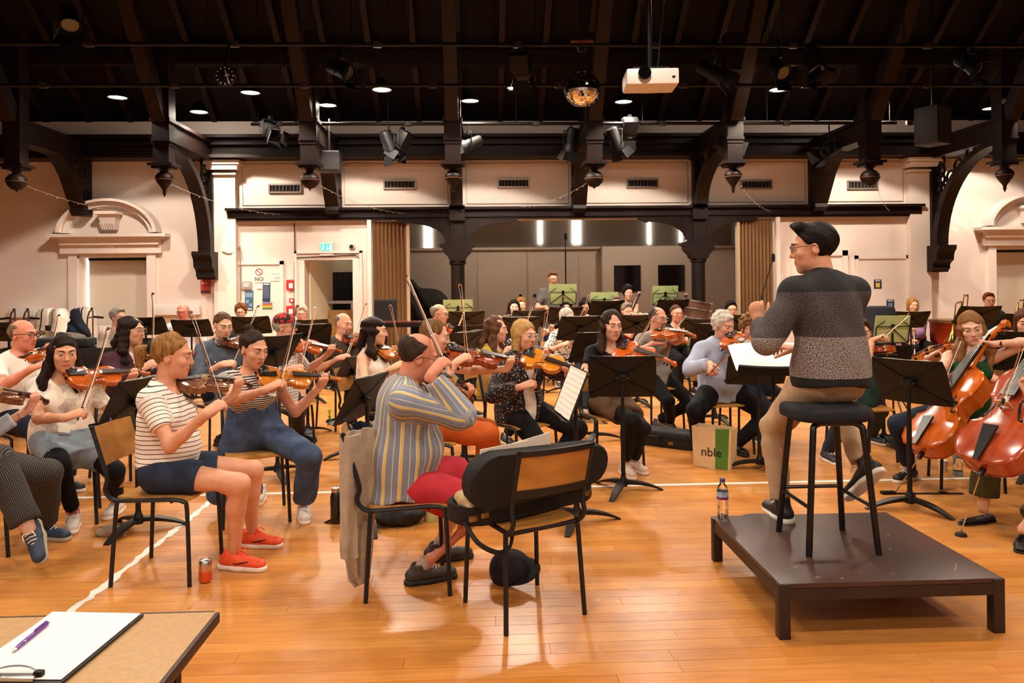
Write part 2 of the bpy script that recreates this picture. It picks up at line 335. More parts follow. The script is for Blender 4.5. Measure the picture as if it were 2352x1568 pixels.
# ---- hammer-beam frames
def frame(k, kind):
    x = -4.47+2.05*k; f = tag(bpy.data.objects.new('roof_truss', None), None, None); COL.objects.link(f); f.location = (x, 13, 0); f['kind'] = 'structure'
    f['label'] = {'corbel': 'dark oak arched truss on a wall corbel', 'bracket': 'dark oak truss on a carved wall bracket', 'column': 'dark oak truss above a column'}[kind]
    def P(y, z): return np.array((0, y-13, z))
    hb = MB(); hb.box(P(11.95, 3.75), (0.22, 1.95, 0.26)); hb.box(P(11.95, 3.90), (0.28, 1.99, 0.05)); hb.box(P(11.95, 3.62), (0.26, 1.97, 0.04)); hb.build('hammer_beam', M_DARK, f, smooth=0)
    MB().box(P(11.1, 4.35), (0.24, 0.24, 1.6)).build('post', M_DARK, f, smooth=0)
    MB().box(P(11.1, 3.45), (0.22, 0.22, 0.42)).build('post', M_DARK, f, smooth=0)
    MB().bar(P(10.98, 3.92), P(9.0, 6.6), 0.18, 0.22).build('principal_rafter', M_DARK, f, smooth=0)
    pd = MB(); pd.box(P(11.1, 3.27), (0.34, 0.34, 0.04)); pd.box(P(11.1, 3.235), (0.26, 0.26, 0.04))
    if kind in ('corbel', 'column'): prof = [(0.0, 2.82), (0.012, 2.84), (0.02, 2.87), (0.035, 2.875), (0.02, 2.885), (0.03, 2.93), (0.10, 3.03), (0.125, 3.08), (0.12, 3.12), (0.08, 3.165), (0.055, 3.18), (0.06, 3.2), (0.12, 3.225)]
    else: prof = [(0.0, 2.90), (0.02, 2.93), (0.07, 2.945), (0.12, 3.0), (0.14, 3.05), (0.13, 3.10), (0.09, 3.145), (0.05, 3.165), (0.05, 3.185), (0.12, 3.225)]
    pd.lathe(prof, P(11.1, 0), 18); pd.build('pendant', M_DARK, f, smooth=50)
    bd = MB(); bd.lathe([(0.126 if kind != 'bracket' else 0.142, 3.05+dz) for dz in (-.004, .004)], P(11.1, 0.02 if kind != 'bracket' else 0), 18); bd.build('pendant_band', mat('gilt_band', '7A4A20', 0.5), f)
    if kind in ('corbel', 'column'):
        zb = 2.10 if kind == 'corbel' else 2.84; bz = 3.60-zb; inner = []; outer = []
        for i in range(15):
            th = PI/2*i/14; inner.append(P(11.2+1.45*math.cos(th), zb+(bz-0.06)*math.sin(th))); outer.append(P(11.2+1.60*math.cos(th), zb+(bz+0.02)*math.sin(th)+0.0))
        ar = MB()
        for xo, w in ((0, 0.20),):
            n = len(inner); V = [p+np.array((s_*w/2, 0, 0)) for s_ in (-1, 1) for p in inner+outer]
            Fc = []
            for i in range(n-1):
                Fc += [(i, i+1, n+i+1, n+i), (2*n+i, 2*n+n+i, 2*n+n+i+1, 2*n+i+1), (i, 2*n+i, 2*n+i+1, i+1), (n+i, n+i+1, 3*n+i+1, 3*n+i)]
            ar.add(V, Fc)
        ar.build('arch_brace', M_DARK, f, smooth=40)
        MB().box(P(12.89, (zb+3.62)/2), (0.18, 0.2, 3.62-zb)).build('wall_post', M_DARK, f, smooth=0)
        sp = MB()
        for i in range(6):
            t_ = i/5; zz = zb+bz*(0.45+0.5*t_); yl = 11.2+1.6*math.sqrt(max(0, 1-((zz-zb)/(bz+0.02))**2)); yc = (yl+12.8)/2; r_ = max(0.03, (12.8-yl)/2*0.92); r_ = min(r_, 0.11)
            for yy in ([yc] if (12.8-yl) < 0.3 else [yl+r_*1.1, 12.8-r_*1.1]):
                sp.tube([P(yy+r_*math.cos(a), zz+r_*math.sin(a)) for a in np.linspace(0, 2*PI, 13)], 0.022, 5, cap=False)
        sp.build('pierced_spandrel', M_DARK, f)
        if kind == 'corbel':
            cb = [(12.99, 1.66), (12.74, 1.66), (12.72, 1.70), (12.68, 1.72), (12.69, 1.78), (12.64, 1.83), (12.58, 1.86), (12.57, 1.95), (12.55, 2.0), (12.5, 2.05), (12.5, 2.11), (12.99, 2.11)]
            MB().prism([P(*p) for p in cb], (-0.15, 0, 0), (0.15, 0, 0)).build('corbel', M_DARK, f, smooth=0)
        else:
            MB().box(P(12.9, 2.73), (0.26, 0.24, 0.26)).build('rail_block', M_DARK, f, smooth=0)
    else:
        br = [(12.99, 2.72), (12.76, 2.72), (12.70, 2.78), (12.72, 2.84), (12.66, 2.92), (12.60, 3.0), (12.52, 3.12), (12.4, 3.3), (12.25, 3.45), (12.0, 3.62), (12.99, 3.62)]
        MB().prism([P(*p) for p in br], (-0.11, 0, 0), (0.11, 0, 0)).build('bracket', M_DARK, f, smooth=0)
        sc_ = MB()
        for s_ in (-1, 1):
            for (cy, cz, r0) in ((12.72, 3.40, 0.13), (12.82, 3.05, 0.10), (12.45, 3.47, 0.08)):
                sc_.tube([P(cy+r0*(1-a/14)*math.cos(a), cz+r0*(1-a/14)*math.sin(a))+np.array((s_*0.115, 0, 0)) for a in np.linspace(0, 11, 40)], 0.016, 5)
        sc_.build('carved_scroll', M_DARK, f)
    return f
for k in range(-2, 9):
    frame(k, {-2: 'corbel', 0: 'corbel', 6: 'corbel', 8: 'corbel', 2: 'column', 4: 'column'}.get(k, 'bracket'))
# ---- columns and curved brackets in the recess opening
for kk, cx in enumerate((-0.37, 3.73)):
    c = struct(bpy.data.objects.new('column', None)); COL.objects.link(c); c.location = (cx, 12.95, 0); c['label'] = 'dark oak column in the opening'
    MB().lathe([(0.15, 0), (0.15, 0.12), (0.125, 0.16), (0.115, 0.3), (0.115, 1.86), (0.14, 1.88), (0.14, 1.92), (0.12, 1.94)], n=16).build('shaft', M_DARK, c)
    MB().prism([(-0.13, -.14, 1.93), (-0.16, -.14, 2.0), (-0.24, -.14, 2.08), (-0.25, -.14, 2.15), (-0.30, -.14, 2.17), (-0.30, -.14, 2.21), (0.30, -.14, 2.21), (0.30, -.14, 2.17), (0.25, -.14, 2.15), (0.24, -.14, 2.08), (0.16, -.14, 2.0), (0.13, -.14, 1.93)], (0, 0, 0), (0, .28, 0)).build('capital', M_DARK, c, smooth=0)
    for s_ in (-1, 1):
        pts = [(0, 2.21), (0.24, 2.21)]+[(0.20+0.62*(1-math.cos(th))*1.0, 2.25+0.32*math.sin(th)) for th in np.linspace(0, PI/2, 9)]+[(0.88, 2.555), (0.93, 2.58), (1.0, 2.60), (1.05, 2.64), (0, 2.64)]
        MB().prism([(s_*p[0], -.07, p[1]) for p in pts], (0, 0, 0), (0, .14, 0)).build('curved_bracket', M_DARK, c, smooth=0)
    MB().box((0, 0, 2.45), (0.22, 0.2, 0.5)).build('post', M_DARK, c, smooth=0)
# ---- recess behind the opening
RB = 17.0
rw = struct(bpy.data.objects.new('wall_recess', None)); COL.objects.link(rw); MB().box(((RX0+RX1)/2, RB+0.1, 1.7), (RX1-RX0+3, 0.2, 3.4)).build('wall_section', M_GREY, rw); struct(MB().box((RX0-0.25, 15.1, 1.7), (0.2, 3.8, 3.4)).build('wall_recess_side', M_GREY)); struct(MB().box((RX1+0.7, 15.1, 1.7), (0.2, 3.8, 3.4)).build('wall_recess_side', M_GREY))
struct(MB().box(((RX0+RX1)/2, 15.1, 3.35), (RX1-RX0+3, 3.9, 0.1)).build('ceiling_recess', M_GREY))
for lx in (0.2, 3.2): lamp(lx, 14.4, 3.2, 110, 0.25, 150)  # fill lights added out of sight to brighten the recess, no fixtures
lamp(-2.6, 14.3, 2.7, 30, 0.2, 160)
m_ = MB().box((1.83, 16.62, 1.13), (7.4, 0.7, 2.26)); cb = tag(m_.build('built_in_cupboard', M_GREY, None, smooth=0), 'long grey painted built-in cupboard with double doors in the recess', 'cupboard')
MB().box((1.83, 16.24, 2.28), (7.4, 0.12, 0.05)).build('cornice', M_GREY, cb, smooth=0)
for (xa, xb) in ((-0.05, 1.0), (1.02, 2.1)):
    d_ = MB().box(((xa+xb)/2, 16.26, 1.13), (xb-xa-0.02, 0.025, 2.1)).build('door', M_GREY, cb, smooth=0)
    MB().sphere((xb-0.14 if xa < 0.5 else xa+0.14, 16.235, 1.28), 0.035, 8, 6).build('knob', M_BLACK, d_)
bx_ = MB().box((3.55, 16.1, 1.15), (1.95, 0.2, 2.3)).build('booth_panel', mat('booth_paint', 'A99F92', 0.8), None, smooth=0); tag(bx_, 'pale panelled booth front with two dark windows in the recess', 'partition')
for xa in (3.1, 4.03): MB().box((xa, 15.99, 1.62), (0.56, 0.03, 0.55)).build('window_pane', mat('dark_glass', '0B0B0E', 0.1), bx_, smooth=0)
# daylight strips beside the blinds of the high recess windows
M_DAY = mat('daylight_pane', 'FFFFFF', 0.5, emit='FFFBF2', estr=9.0)
def recess_pt(px, py): return WALL(px, py, 16.97)
for k, (xa, xb, ya, yb) in enumerate(((974, 992, 513, 574), (1236, 1245, 503, 560), (1315, 1334, 500, 560), (1488, 1495, 506, 560), (1562, 1567, 532, 558))):
    p = recess_pt(xa, ya); q = recess_pt(xb, yb); zt, zl = p[2]+0.12, q[2]
    w_ = struct(MB().box(((p[0]+q[0])/2, 16.98, (zt+zl)/2), (q[0]-p[0], 0.03, zt-zl)).build('window_%d' % (3+k), M_DAY, None, smooth=0)); w_['label'] = 'bright strip of daylight beside a blind in the recess'
# folding partitions at both sides of the opening
M_FOLD = mat('brown_partition', '8A6642', 0.7, var=0.15, vscale=3)
def folding(x0, x1, n, label):
    m_ = MB(); rows = []
    for i in range(2*n+1): rows.append([(x0+(x1-x0)*i/(2*n), 12.98-(0.06 if i % 2 else 0.0), z) for z in (0.02, RZ-0.03)])
    m_.sheet(rows, 0.012); o = tag(m_.build('folding_partition', M_FOLD, None, smooth=0), label, 'partition')
    MB().box((x1 if x0 < 0 else x0, 12.96, RZ/2), (0.05, 0.1, RZ-0.06)).build('end_post', mat('pale_post', 'B49B7E', 0.6), o, smooth=0)
    return o
folding(-1.79, -1.20, 9, 'brown pleated folding partition beside the open doorway'); folding(4.42, 5.04, 10, 'brown pleated folding partition behind the conductor')
for xx in (-1.84, 5.10): struct(MB().box((xx, 12.95, RZ/2), (0.07, 0.14, RZ)).build('trim_%d' % (8 if xx < 0 else 9), M_TRIM, None, smooth=0))
# ---- doorway with architrave, open leaf and dim lobby
da = struct(bpy.data.objects.new('door_1', None)); COL.objects.link(da); da['label'] = 'open doorway with cream architrave'
for (xa, xb, za, zb) in ((DX0-0.14, DX0, 0, DZ+0.12), (DX1, DX1+0.14, 0, DZ+0.12), (DX0, DX1, DZ, DZ+0.12)):
    MB().box(((xa+xb)/2, 12.975, (za+zb)/2), (xb-xa, 0.05, zb-za)).build('architrave', M_TRIM, da, smooth=0)
for (xa, xb, za, zb) in ((DX0-0.16, DX0-0.12, 0, DZ+0.15), (DX1+0.12, DX1+0.16, 0, DZ+0.15), (DX0-0.16, DX1+0.16, DZ+0.11, DZ+0.15)):
    MB().box(((xa+xb)/2, 12.965, (za+zb)/2), (xb-xa, 0.09, zb-za)).build('architrave', M_TRIM, da, smooth=0)
lf = MB().bar((DX0+0.03, 13.2, DZ/2), (DX0+0.26, 13.95, DZ/2), 0.04, DZ-0.02).build('door_leaf', mat('door_cream', 'E6DCC0', 0.5), da, smooth=0)
MB().box((DX0+0.23, 13.8, 1.0), (0.05, 0.12, 0.03)).build('handle', M_STEEL, lf)
lb = struct(MB().box((-2.95, 15.3, 1.4), (1.7, 0.1, 2.8)).build('wall_lobby', mat('lobby_paint', 'B7A88C', 0.8))); struct(MB().box((-3.75, 14.3, 1.4), (0.1, 2.1, 2.8)).build('wall_lobby_side', MATS['lobby_paint'])); struct(MB().box((-2.95, 14.3, 2.8), (1.5, 1.9, 0.1)).build('ceiling_lobby', MATS['lobby_paint']))
mm_ = MB(); rows = [[(-3.7+i*0.045, 15.15-(0.03 if i % 2 else 0), z) for z in (0.3, 1.80)] for i in range(34)]; mm_.sheet(rows, 0.01)
tag(mm_.build('dark_curtain', mat('dark_curtain', '1A1110', 0.8, var=0.3, vscale=8), None, smooth=0), 'dark pleated curtain seen through the open doorway', 'curtain')
cn = tag(MB().box((-2.66, 14.0, 0.55), (0.9, 0.5, 1.1), bev=0.01).build('lobby_counter', mat('counter_wood', 'A87B3E', 0.5, var=0.2, vscale=10)), 'plain wooden counter standing inside the open doorway', 'counter')
MB().box((-2.66, 14.0, 1.24), (0.95, 0.5, 0.05)).build('shelf', M_STEEL, cn, smooth=0); MB().box((-3.04, 14.0, 1.16), (0.04, 0.4, 0.14)).build('shelf_leg', M_STEEL, cn, smooth=0); MB().box((-2.29, 14.0, 1.16), (0.04, 0.4, 0.14)).build('shelf_leg', M_STEEL, cn, smooth=0)
# second door with notices (closed, flush)
d2 = struct(MB().box((-3.76, 12.985, 0.95), (0.9, 0.03, 1.9)).build('door_2', M_WALL, None, smooth=0)); d2['label'] = 'closed flush cream door with notices'
for (xa, xb, za, zb) in ((-4.24, -4.18, 0, 1.96), (-3.34, -3.28, 0, 1.96), (-4.24, -3.28, 1.9, 1.96), (-4.24, -3.28, 0.55, 0.62)): MB().box(((xa+xb)/2, 12.975, (za+zb)/2), (xb-xa, 0.05, zb-za)).build('door_frame', M_TRIM, d2, smooth=0)
d3 = struct(MB().box((6.95, 12.985, 0.95), (0.85, 0.03, 1.9)).build('door_3', M_WALL, None, smooth=0))
for (xa, xb, za, zb) in ((6.48, 6.53, 0, 1.96), (7.37, 7.42, 0, 1.96), (6.48, 7.42, 1.9, 1.96), (6.48, 7.42, 0.55, 0.62)): MB().box(((xa+xb)/2, 12.975, (za+zb)/2), (xb-xa, 0.05, zb-za)).build('door_frame', M_TRIM, d3, smooth=0)
d4 = struct(MB().box((5.85, 12.985, 0.98), (0.8, 0.03, 1.96)).build('door_4', M_TRIM, None, smooth=0))
for (xa, xb, za, zb) in ((5.36, 5.46, 0, 2.05), (6.24, 6.34, 0, 2.05), (5.33, 6.37, 1.96, 2.08)): MB().box(((xa+xb)/2, 12.97, (za+zb)/2), (xb-xa, 0.06, zb-za)).build('door_frame', M_TRIM, d4, smooth=0)
MB().box((5.85, 12.965, 1.70), (0.4, 0.02, 0.3)).build('door_pane', mat('door_glass', '8F9468', 0.15), d4, smooth=0)
# ---- windows with pediments, roller blinds
M_BLIND = mat('roller_blind', 'D9CDBB', 0.8, var=0.05, vscale=2)
def pedimented_window(n, xa, xb):
    w = struct(bpy.data.objects.new('window_%d' % n, None)); COL.objects.link(w); cx = (xa+xb)/2; w['label'] = 'tall window with drawn blind under an arched pediment'
    MB().box((cx, 13.42, 1.2), (xb-xa+0.9, 0.04, 1.8)).build('pane', mat('hall_daylight', 'FFFFFF', 0.5, emit='FFF8EA', estr=5.0), w, smooth=0)
    MB().box((cx+0.015, 13.27, 1.17), (xb-xa-0.08, 0.015, 1.72)).build('blind', M_BLIND, w, smooth=0); MB().cyl((xa+0.06, 13.25, 2.03), (xb-0.03, 13.25, 2.03), 0.03, n=8).build('blind_roller', M_BLACK, w)
    for s_, e in ((xa-0.07, 0), (xb+0.07, 0)): MB().box((s_, 12.98, 1.2), (0.14, 0.04, 1.86)).build('architrave', M_TRIM, w, smooth=0)
    for s_ in (xa+0.012, xb-0.012): MB().box((s_, 13.21, 1.2), (0.022, 0.43, 1.76)).build('reveal', M_TRIM, w, smooth=0)
    MB().box((cx, 13.21, 2.062), (xb-xa, 0.43, 0.03)).build('reveal', M_TRIM, w, smooth=0)
    MB().box((cx, 13.15, 0.33), (xb-xa+0.3, 0.4, 0.05)).build('sill', M_TRIM, w, smooth=0)
    MB().box((cx, 12.96, 2.18), (xb-xa+0.5, 0.08, 0.14)).build('entablature', M_TRIM, w, smooth=0)
    MB().box((cx, 12.93, 2.30), (xb-xa+0.46, 0.13, 0.10)).build('entablature', M_TRIM, w, smooth=0)
    m_ = MB(); m_.box((cx, 12.88, 2.40), (xb-xa+0.76, 0.24, 0.05)); m_.box((cx, 12.9, 2.36), (xb-xa+0.62, 0.2, 0.04)); m_.build('cornice', M_TRIM, w, smooth=0)
    hw = (xb-xa)/2+0.24; ar = MB()
    for (r0, r1, dep) in ((1.0, 0.93, 0.24), (0.92, 0.80, 0.14)):
        th = np.linspace(0.05, PI-0.05, 25); inn = [(cx+hw*r1*math.cos(a), 2.42+hw*0.72*r1*math.sin(a)) for a in th]; out = [(cx+hw*r0*math.cos(a), 2.42+hw*0.72*r0*math.sin(a)) for a in th]; n_ = len(th)
        V = [(p[0], 13-d_, p[1]) for d_ in (0, dep) for p in inn+out]; Fc = []
        for i in range(n_-1): Fc += [(2*n_+i, 2*n_+i+1, 3*n_+i+1, 3*n_+i), (i, i+1, 2*n_+i+1, 2*n_+i), (n_+i, 3*n_+i, 3*n_+i+1, n_+i+1)]
        Fc += [(0, 2*n_, 3*n_, n_), (n_-1, 2*n_-1, 4*n_-1, 3*n_-1)]; ar.add(V, Fc)
    ar.build('arched_pediment', M_TRIM, w, smooth=40)
    kb = MB(); kb.prism([(cx-0.15, 12.78, 2.79), (cx+0.15, 12.78, 2.79), (cx+0.10, 12.86, 2.5), (cx-0.10, 12.86, 2.5)], (0, 0, 0), (0, 0.22, 0)); kb.box((cx, 12.87, 2.77), (0.36, 0.26, 0.05))
    for i in range(6): kb.cyl((cx-0.1+i*0.04, 12.79, 2.60), (cx-0.085+i*0.034, 12.85, 2.5), 0.016, n=6)
    kb.build('corbel_block', M_TRIM, w, smooth=0)
    MB().prism([(cx-0.09, 12.86, 2.36), (cx+0.09, 12.86, 2.36), (cx+0.06, 12.95, 2.1), (cx-0.06, 12.95, 2.1)], (0, 0, 0), (0, 0.1, 0)).build('keystone', M_TRIM, w, smooth=0)
    return w
pedimented_window(1, WX0, WX1); pedimented_window(2, VX0, VX1)
# ---- wall vents
for k, (px_, py_) in enumerate(((655, 433), (918, 424), (1179, 421), (1475, 421), (1737, 424), (1980, 425))):
    p = WALL(px_, py_); v = thing('wall_vent', ['metal wall vent above the left door with notices', 'metal wall vent above the pleated partition beside doorway', 'metal wall vent above the recess, between column and bracket', 'metal wall vent above the bassoon players', 'metal wall vent above the conductor, near the pointed pendant', 'metal wall vent behind the round pendant near right pilaster'][k], 'vent', (p[0], 12.98, p[2]), group='vents along the upper wall')
    fr = MB()
    for (c, s_) in (((0, 0, 0.065), (0.54, 0.03, 0.025)), ((0, 0, -0.065), (0.54, 0.03, 0.025)), ((-0.26, 0, 0), (0.025, 0.03, 0.13)), ((0.26, 0, 0), (0.025, 0.03, 0.13))): fr.box(c, s_)
    fr.build('frame', mat('vent_metal', 'A59A92', 0.4, metal=0.6), v, smooth=0); MB().box((0, 0.012, 0), (0.52, 0.006, 0.12)).build('backing', mat('vent_dark', '0A0808', 0.9), v, smooth=0)
    for i in range(8): MB().box((-0.21+i*0.06, 0.0, 0), (0.012, 0.012, 0.11)).build('slat', mat('vent_slat', '5A4A40', 0.5), v, smooth=0)
# ================================================================ FIGURES: implicit surfaces -> one continuous mesh
def surface_nets(F, org, h):
    S = F < 0; a = S[:-1, :-1, :-1].astype(np.int8); n = a.copy()
    offs = [(i, j, k) for i in (0, 1) for j in (0, 1) for k in (0, 1)]
    X, Y, Z = F.shape; cnt = np.zeros((X-1, Y-1, Z-1), np.int8)
    for (i, j, k) in offs: cnt += S[i:X-1+i, j:Y-1+j, k:Z-1+k]
    act = (cnt > 0) & (cnt < 8); I = np.argwhere(act)
    if len(I) == 0: return np.zeros((0, 3)), np.zeros((0, 4), int)
    vid = -np.ones(act.shape, np.int64); vid[act] = np.arange(len(I))
    c = {o: F[I[:, 0]+o[0], I[:, 1]+o[1], I[:, 2]+o[2]] for o in offs}
    P = np.zeros((len(I), 3)); N = np.zeros(len(I))
    for o in offs:
        for ax in range(3):
            if o[ax]: continue
            q = list(o); q[ax] = 1; q = tuple(q); f0, f1 = c[o], c[q]; m = (f0 < 0) != (f1 < 0); t = np.where(m, f0/np.where(m, f0-f1, 1), 0)
            v = np.zeros((len(I), 3)); v += np.array(o); v[:, ax] = t; P[m] += v[m]; N += m
    P = (P/N[:, None]+I)*h+org
    Q = []
    for ax in range(3):
        b, d = [(1, 2), (2, 0), (0, 1)][ax]
        s0 = [slice(None)]*3; s1 = [slice(None)]*3; s0[ax] = slice(0, -1); s1[ax] = slice(1, None)
        A, B = S[tuple(s0)], S[tuple(s1)]; E_ = np.argwhere(A != B)
        lim = [X-1, Y-1, Z-1]; ok = (E_[:, b] > 0) & (E_[:, d] > 0) & (E_[:, b] < lim[b]) & (E_[:, d] < lim[d]); E_ = E_[ok]
        def g(db, dd): q = E_.copy(); q[:, b] -= db; q[:, d] -= dd; return vid[q[:, 0], q[:, 1], q[:, 2]]
        q = np.stack([g(1, 1), g(0, 1), g(0, 0), g(1, 0)], 1); fl_ = ~A[E_[:, 0], E_[:, 1], E_[:, 2]]; q[fl_] = q[fl_][:, ::-1]; Q.append(q)
    Q = np.concatenate(Q); Q = Q[(Q >= 0).all(1)]
    return P, Q
def frame_uv(p, o, ax, ref, rad):
    t = (p-o)@ax; q = p-o-t[:, None]*ax; e1 = nrm(ref-ax*(ref@ax)); e2 = np.cross(ax, e1)
    return np.stack([t, np.arctan2(q@e2, q@e1)*rad, np.zeros(len(p))], 1)
class Cone:
    """rounded cone a->b, radii ra->rb; flat=(axis, g): squeezed by g along axis; cap: flat end at b"""
    def __init__(s, a, b, ra, rb, k=0.02, flat=None, cap=False, op='u', off=0.0):
        s.a = np.asarray(a, float); s.b = np.asarray(b, float); s.ra = ra; s.rb = rb; s.k = k; s.flat = flat; s.cap = cap; s.op = op; s.off = off
        r = max(ra, rb); s.lo = np.minimum(s.a, s.b)-r; s.hi = np.maximum(s.a, s.b)+r
    def d(s, p, inf=0.0):
        ba = s.b-s.a; L2 = max(1e-9, ba@ba); pa = p-s.a; t0 = (pa@ba)/L2; t = np.clip(t0, 0, 1); q = pa-t[..., None]*ba
        if s.flat is None: k = np.sqrt((q*q).sum(-1)); d = k-(s.ra+(s.rb-s.ra)*t)
        else:
            ax, g = s.flat; w = q@ax; q2 = (q*q).sum(-1)-w*w; k = np.sqrt(np.maximum(1e-12, q2+g*g*w*w)); gr = np.sqrt(np.maximum(1e-12, q2+g**4*w*w)); d = (k-(s.ra+(s.rb-s.ra)*t))*k/gr
        if s.cap: d = np.maximum(d, (t0-1)*math.sqrt(L2))
        return d
    def uv(s, p):
        if getattr(s, 'uvf', None) is not None: return frame_uv(p, *s.uvf)
        ba = s.b-s.a; L = math.sqrt(max(1e-9, ba@ba)); ax = ba/L; t = (p-s.a)@ax; q = p-s.a-t[:, None]*ax
        ref = s.flat[0] if s.flat is not None else np.array((0, 0, 1.)) if abs(ax[2]) < 0.8 else np.array((0, -1., 0)); e1 = nrm(ref-ax*(ref@ax)); e2 = np.cross(ax, e1)
        return np.stack([t+s.off, np.arctan2(q@e2, q@e1)*max(s.ra, s.rb), np.zeros(len(p))], 1)
class Ell:
    def __init__(s, c, r, R=None, k=0.02, op='u'):
        s.c = np.asarray(c, float); s.r = np.asarray(r, float); s.R = np.eye(3) if R is None else np.asarray(R); s.k = k; s.op = op
        m_ = np.abs(s.R)@s.r; s.lo = s.c-m_; s.hi = s.c+m_; s.off = 0
    def d(s, p):
        q = (p-s.c)@s.R; k0 = np.sqrt(((q/s.r)**2).sum(-1))+1e-9; k1 = np.sqrt(((q/s.r**2)**2).sum(-1))+1e-9; return k0*(k0-1)/k1
    def uv(s, p):
        if getattr(s, 'uvf', None) is not None: return frame_uv(p, *s.uvf)
        q = (p-s.c)@s.R; return np.stack([q[:, 2], np.arctan2(q[:, 0], q[:, 1])*s.r[0], np.zeros(len(p))], 1)
class Cut:
    """half-space removal (keep n.p < n.o), limited to a ball"""
    def __init__(s, o, n, rad=9): s.o = np.asarray(o, float); s.n = nrm(n); s.op = 'c'; s.rad = rad
def field(prims, h, lo=None, hi=None, wob=0.0, wsc=22.0, seed=0):
    U = [p for p in prims if p.op == 'u']
    L = np.min([p.lo for p in U], 0)-2.5*h if lo is None else np.asarray(lo); H = np.max([p.hi for p in U], 0)+2.5*h if hi is None else np.asarray(hi)
    n = np.maximum(4, np.ceil((H-L)/h).astype(int)+1); ax = [L[i]+h*np.arange(n[i]) for i in range(3)]
    F = np.full(n, 0.5, np.float64)
    for p in prims:
        if p.op == 'c':
            G = np.stack(np.meshgrid(*ax, indexing='ij'), -1); d = (G-p.o)@p.n
            if p.rad < 9: d = np.where(((G-p.o)**2).sum(-1) < p.rad**2, d, -1)
            F = np.maximum(F, d); continue
        pad = p.k+2.5*h; i0 = np.clip(np.floor((p.lo-pad-L)/h).astype(int), 0, n); i1 = np.clip(np.ceil((p.hi+pad-L)/h).astype(int)+1, 0, n)
        if (i1 <= i0).any(): continue
        sl_ = tuple(slice(a, b) for a, b in zip(i0, i1)); G = np.stack(np.meshgrid(*[ax[i][sl_[i]] for i in range(3)], indexing='ij'), -1)
        d = p.d(G); f = F[sl_]
        if p.op == 'u':
            if p.k > 1e-6: hh = np.maximum(p.k-np.abs(f-d), 0)/p.k; F[sl_] = np.minimum(f, d)-hh*hh*p.k*0.25
            else: F[sl_] = np.minimum(f, d)
        else:
            d = -d
            if p.k > 1e-6: hh = np.maximum(p.k-np.abs(f-d), 0)/p.k; F[sl_] = np.maximum(f, d)+hh*hh*p.k*0.25
            else: F[sl_] = np.maximum(f, d)
    if wob:
        rr = np.random.RandomState(seed); G = np.meshgrid(*ax, indexing='ij')
        for i in range(3):
            v = rr.randn(3); v = v/np.linalg.norm(v)*wsc*(1+0.7*i); F = F+wob/(1+0.6*i)*np.sin(G[0]*v[0]+G[1]*v[1]+G[2]*v[2]+rr.rand()*6+1.5*np.sin(G[2]*wsc*0.5+G[0]*9))
    return F, L
def sdf_mesh(prims, h, **kw):
    F, L = field(prims, h, **kw); return surface_nets(F, L, h)
def mesh_obj(name, V, Q, mats, org, parent=None, uvprims=None, mi=None):
    me = bpy.data.meshes.new(name); V = np.asarray(V)-np.asarray(org); n = len(V); k = len(Q)
    me.vertices.add(n); me.vertices.foreach_set('co', V.astype(np.float32).ravel())
    me.loops.add(4*k); me.loops.foreach_set('vertex_index', np.asarray(Q, np.int32).ravel()); me.polygons.add(k)
    me.polygons.foreach_set('loop_start', np.arange(0, 4*k, 4, dtype=np.int32)); me.polygons.foreach_set('use_smooth', np.ones(k, bool))
    for mm in (mats if isinstance(mats, (list, tuple)) else [mats]): me.materials.append(mm)
    if mi is not None: me.polygons.foreach_set('material_index', np.asarray(mi, np.int32))
    if uvprims is not None:
        W_ = V+np.asarray(org); best = np.full(n, 9.); uv = np.zeros((n, 3))
        for p in uvprims:
            if p.op != 'u': continue
            d = p.d(W_); m = d < best
            if m.any(): best[m] = d[m]; uv[m] = p.uv(W_[m])
        at = me.attributes.new('uvw', 'FLOAT_VECTOR', 'POINT'); at.data.foreach_set('vector', uv.astype(np.float32).ravel())
    me.update(calc_edges=True); me.validate()
    o = bpy.data.objects.new(name, me); COL.objects.link(o)
    if parent is not None: o.parent = parent
    else: o.location = org
    return o
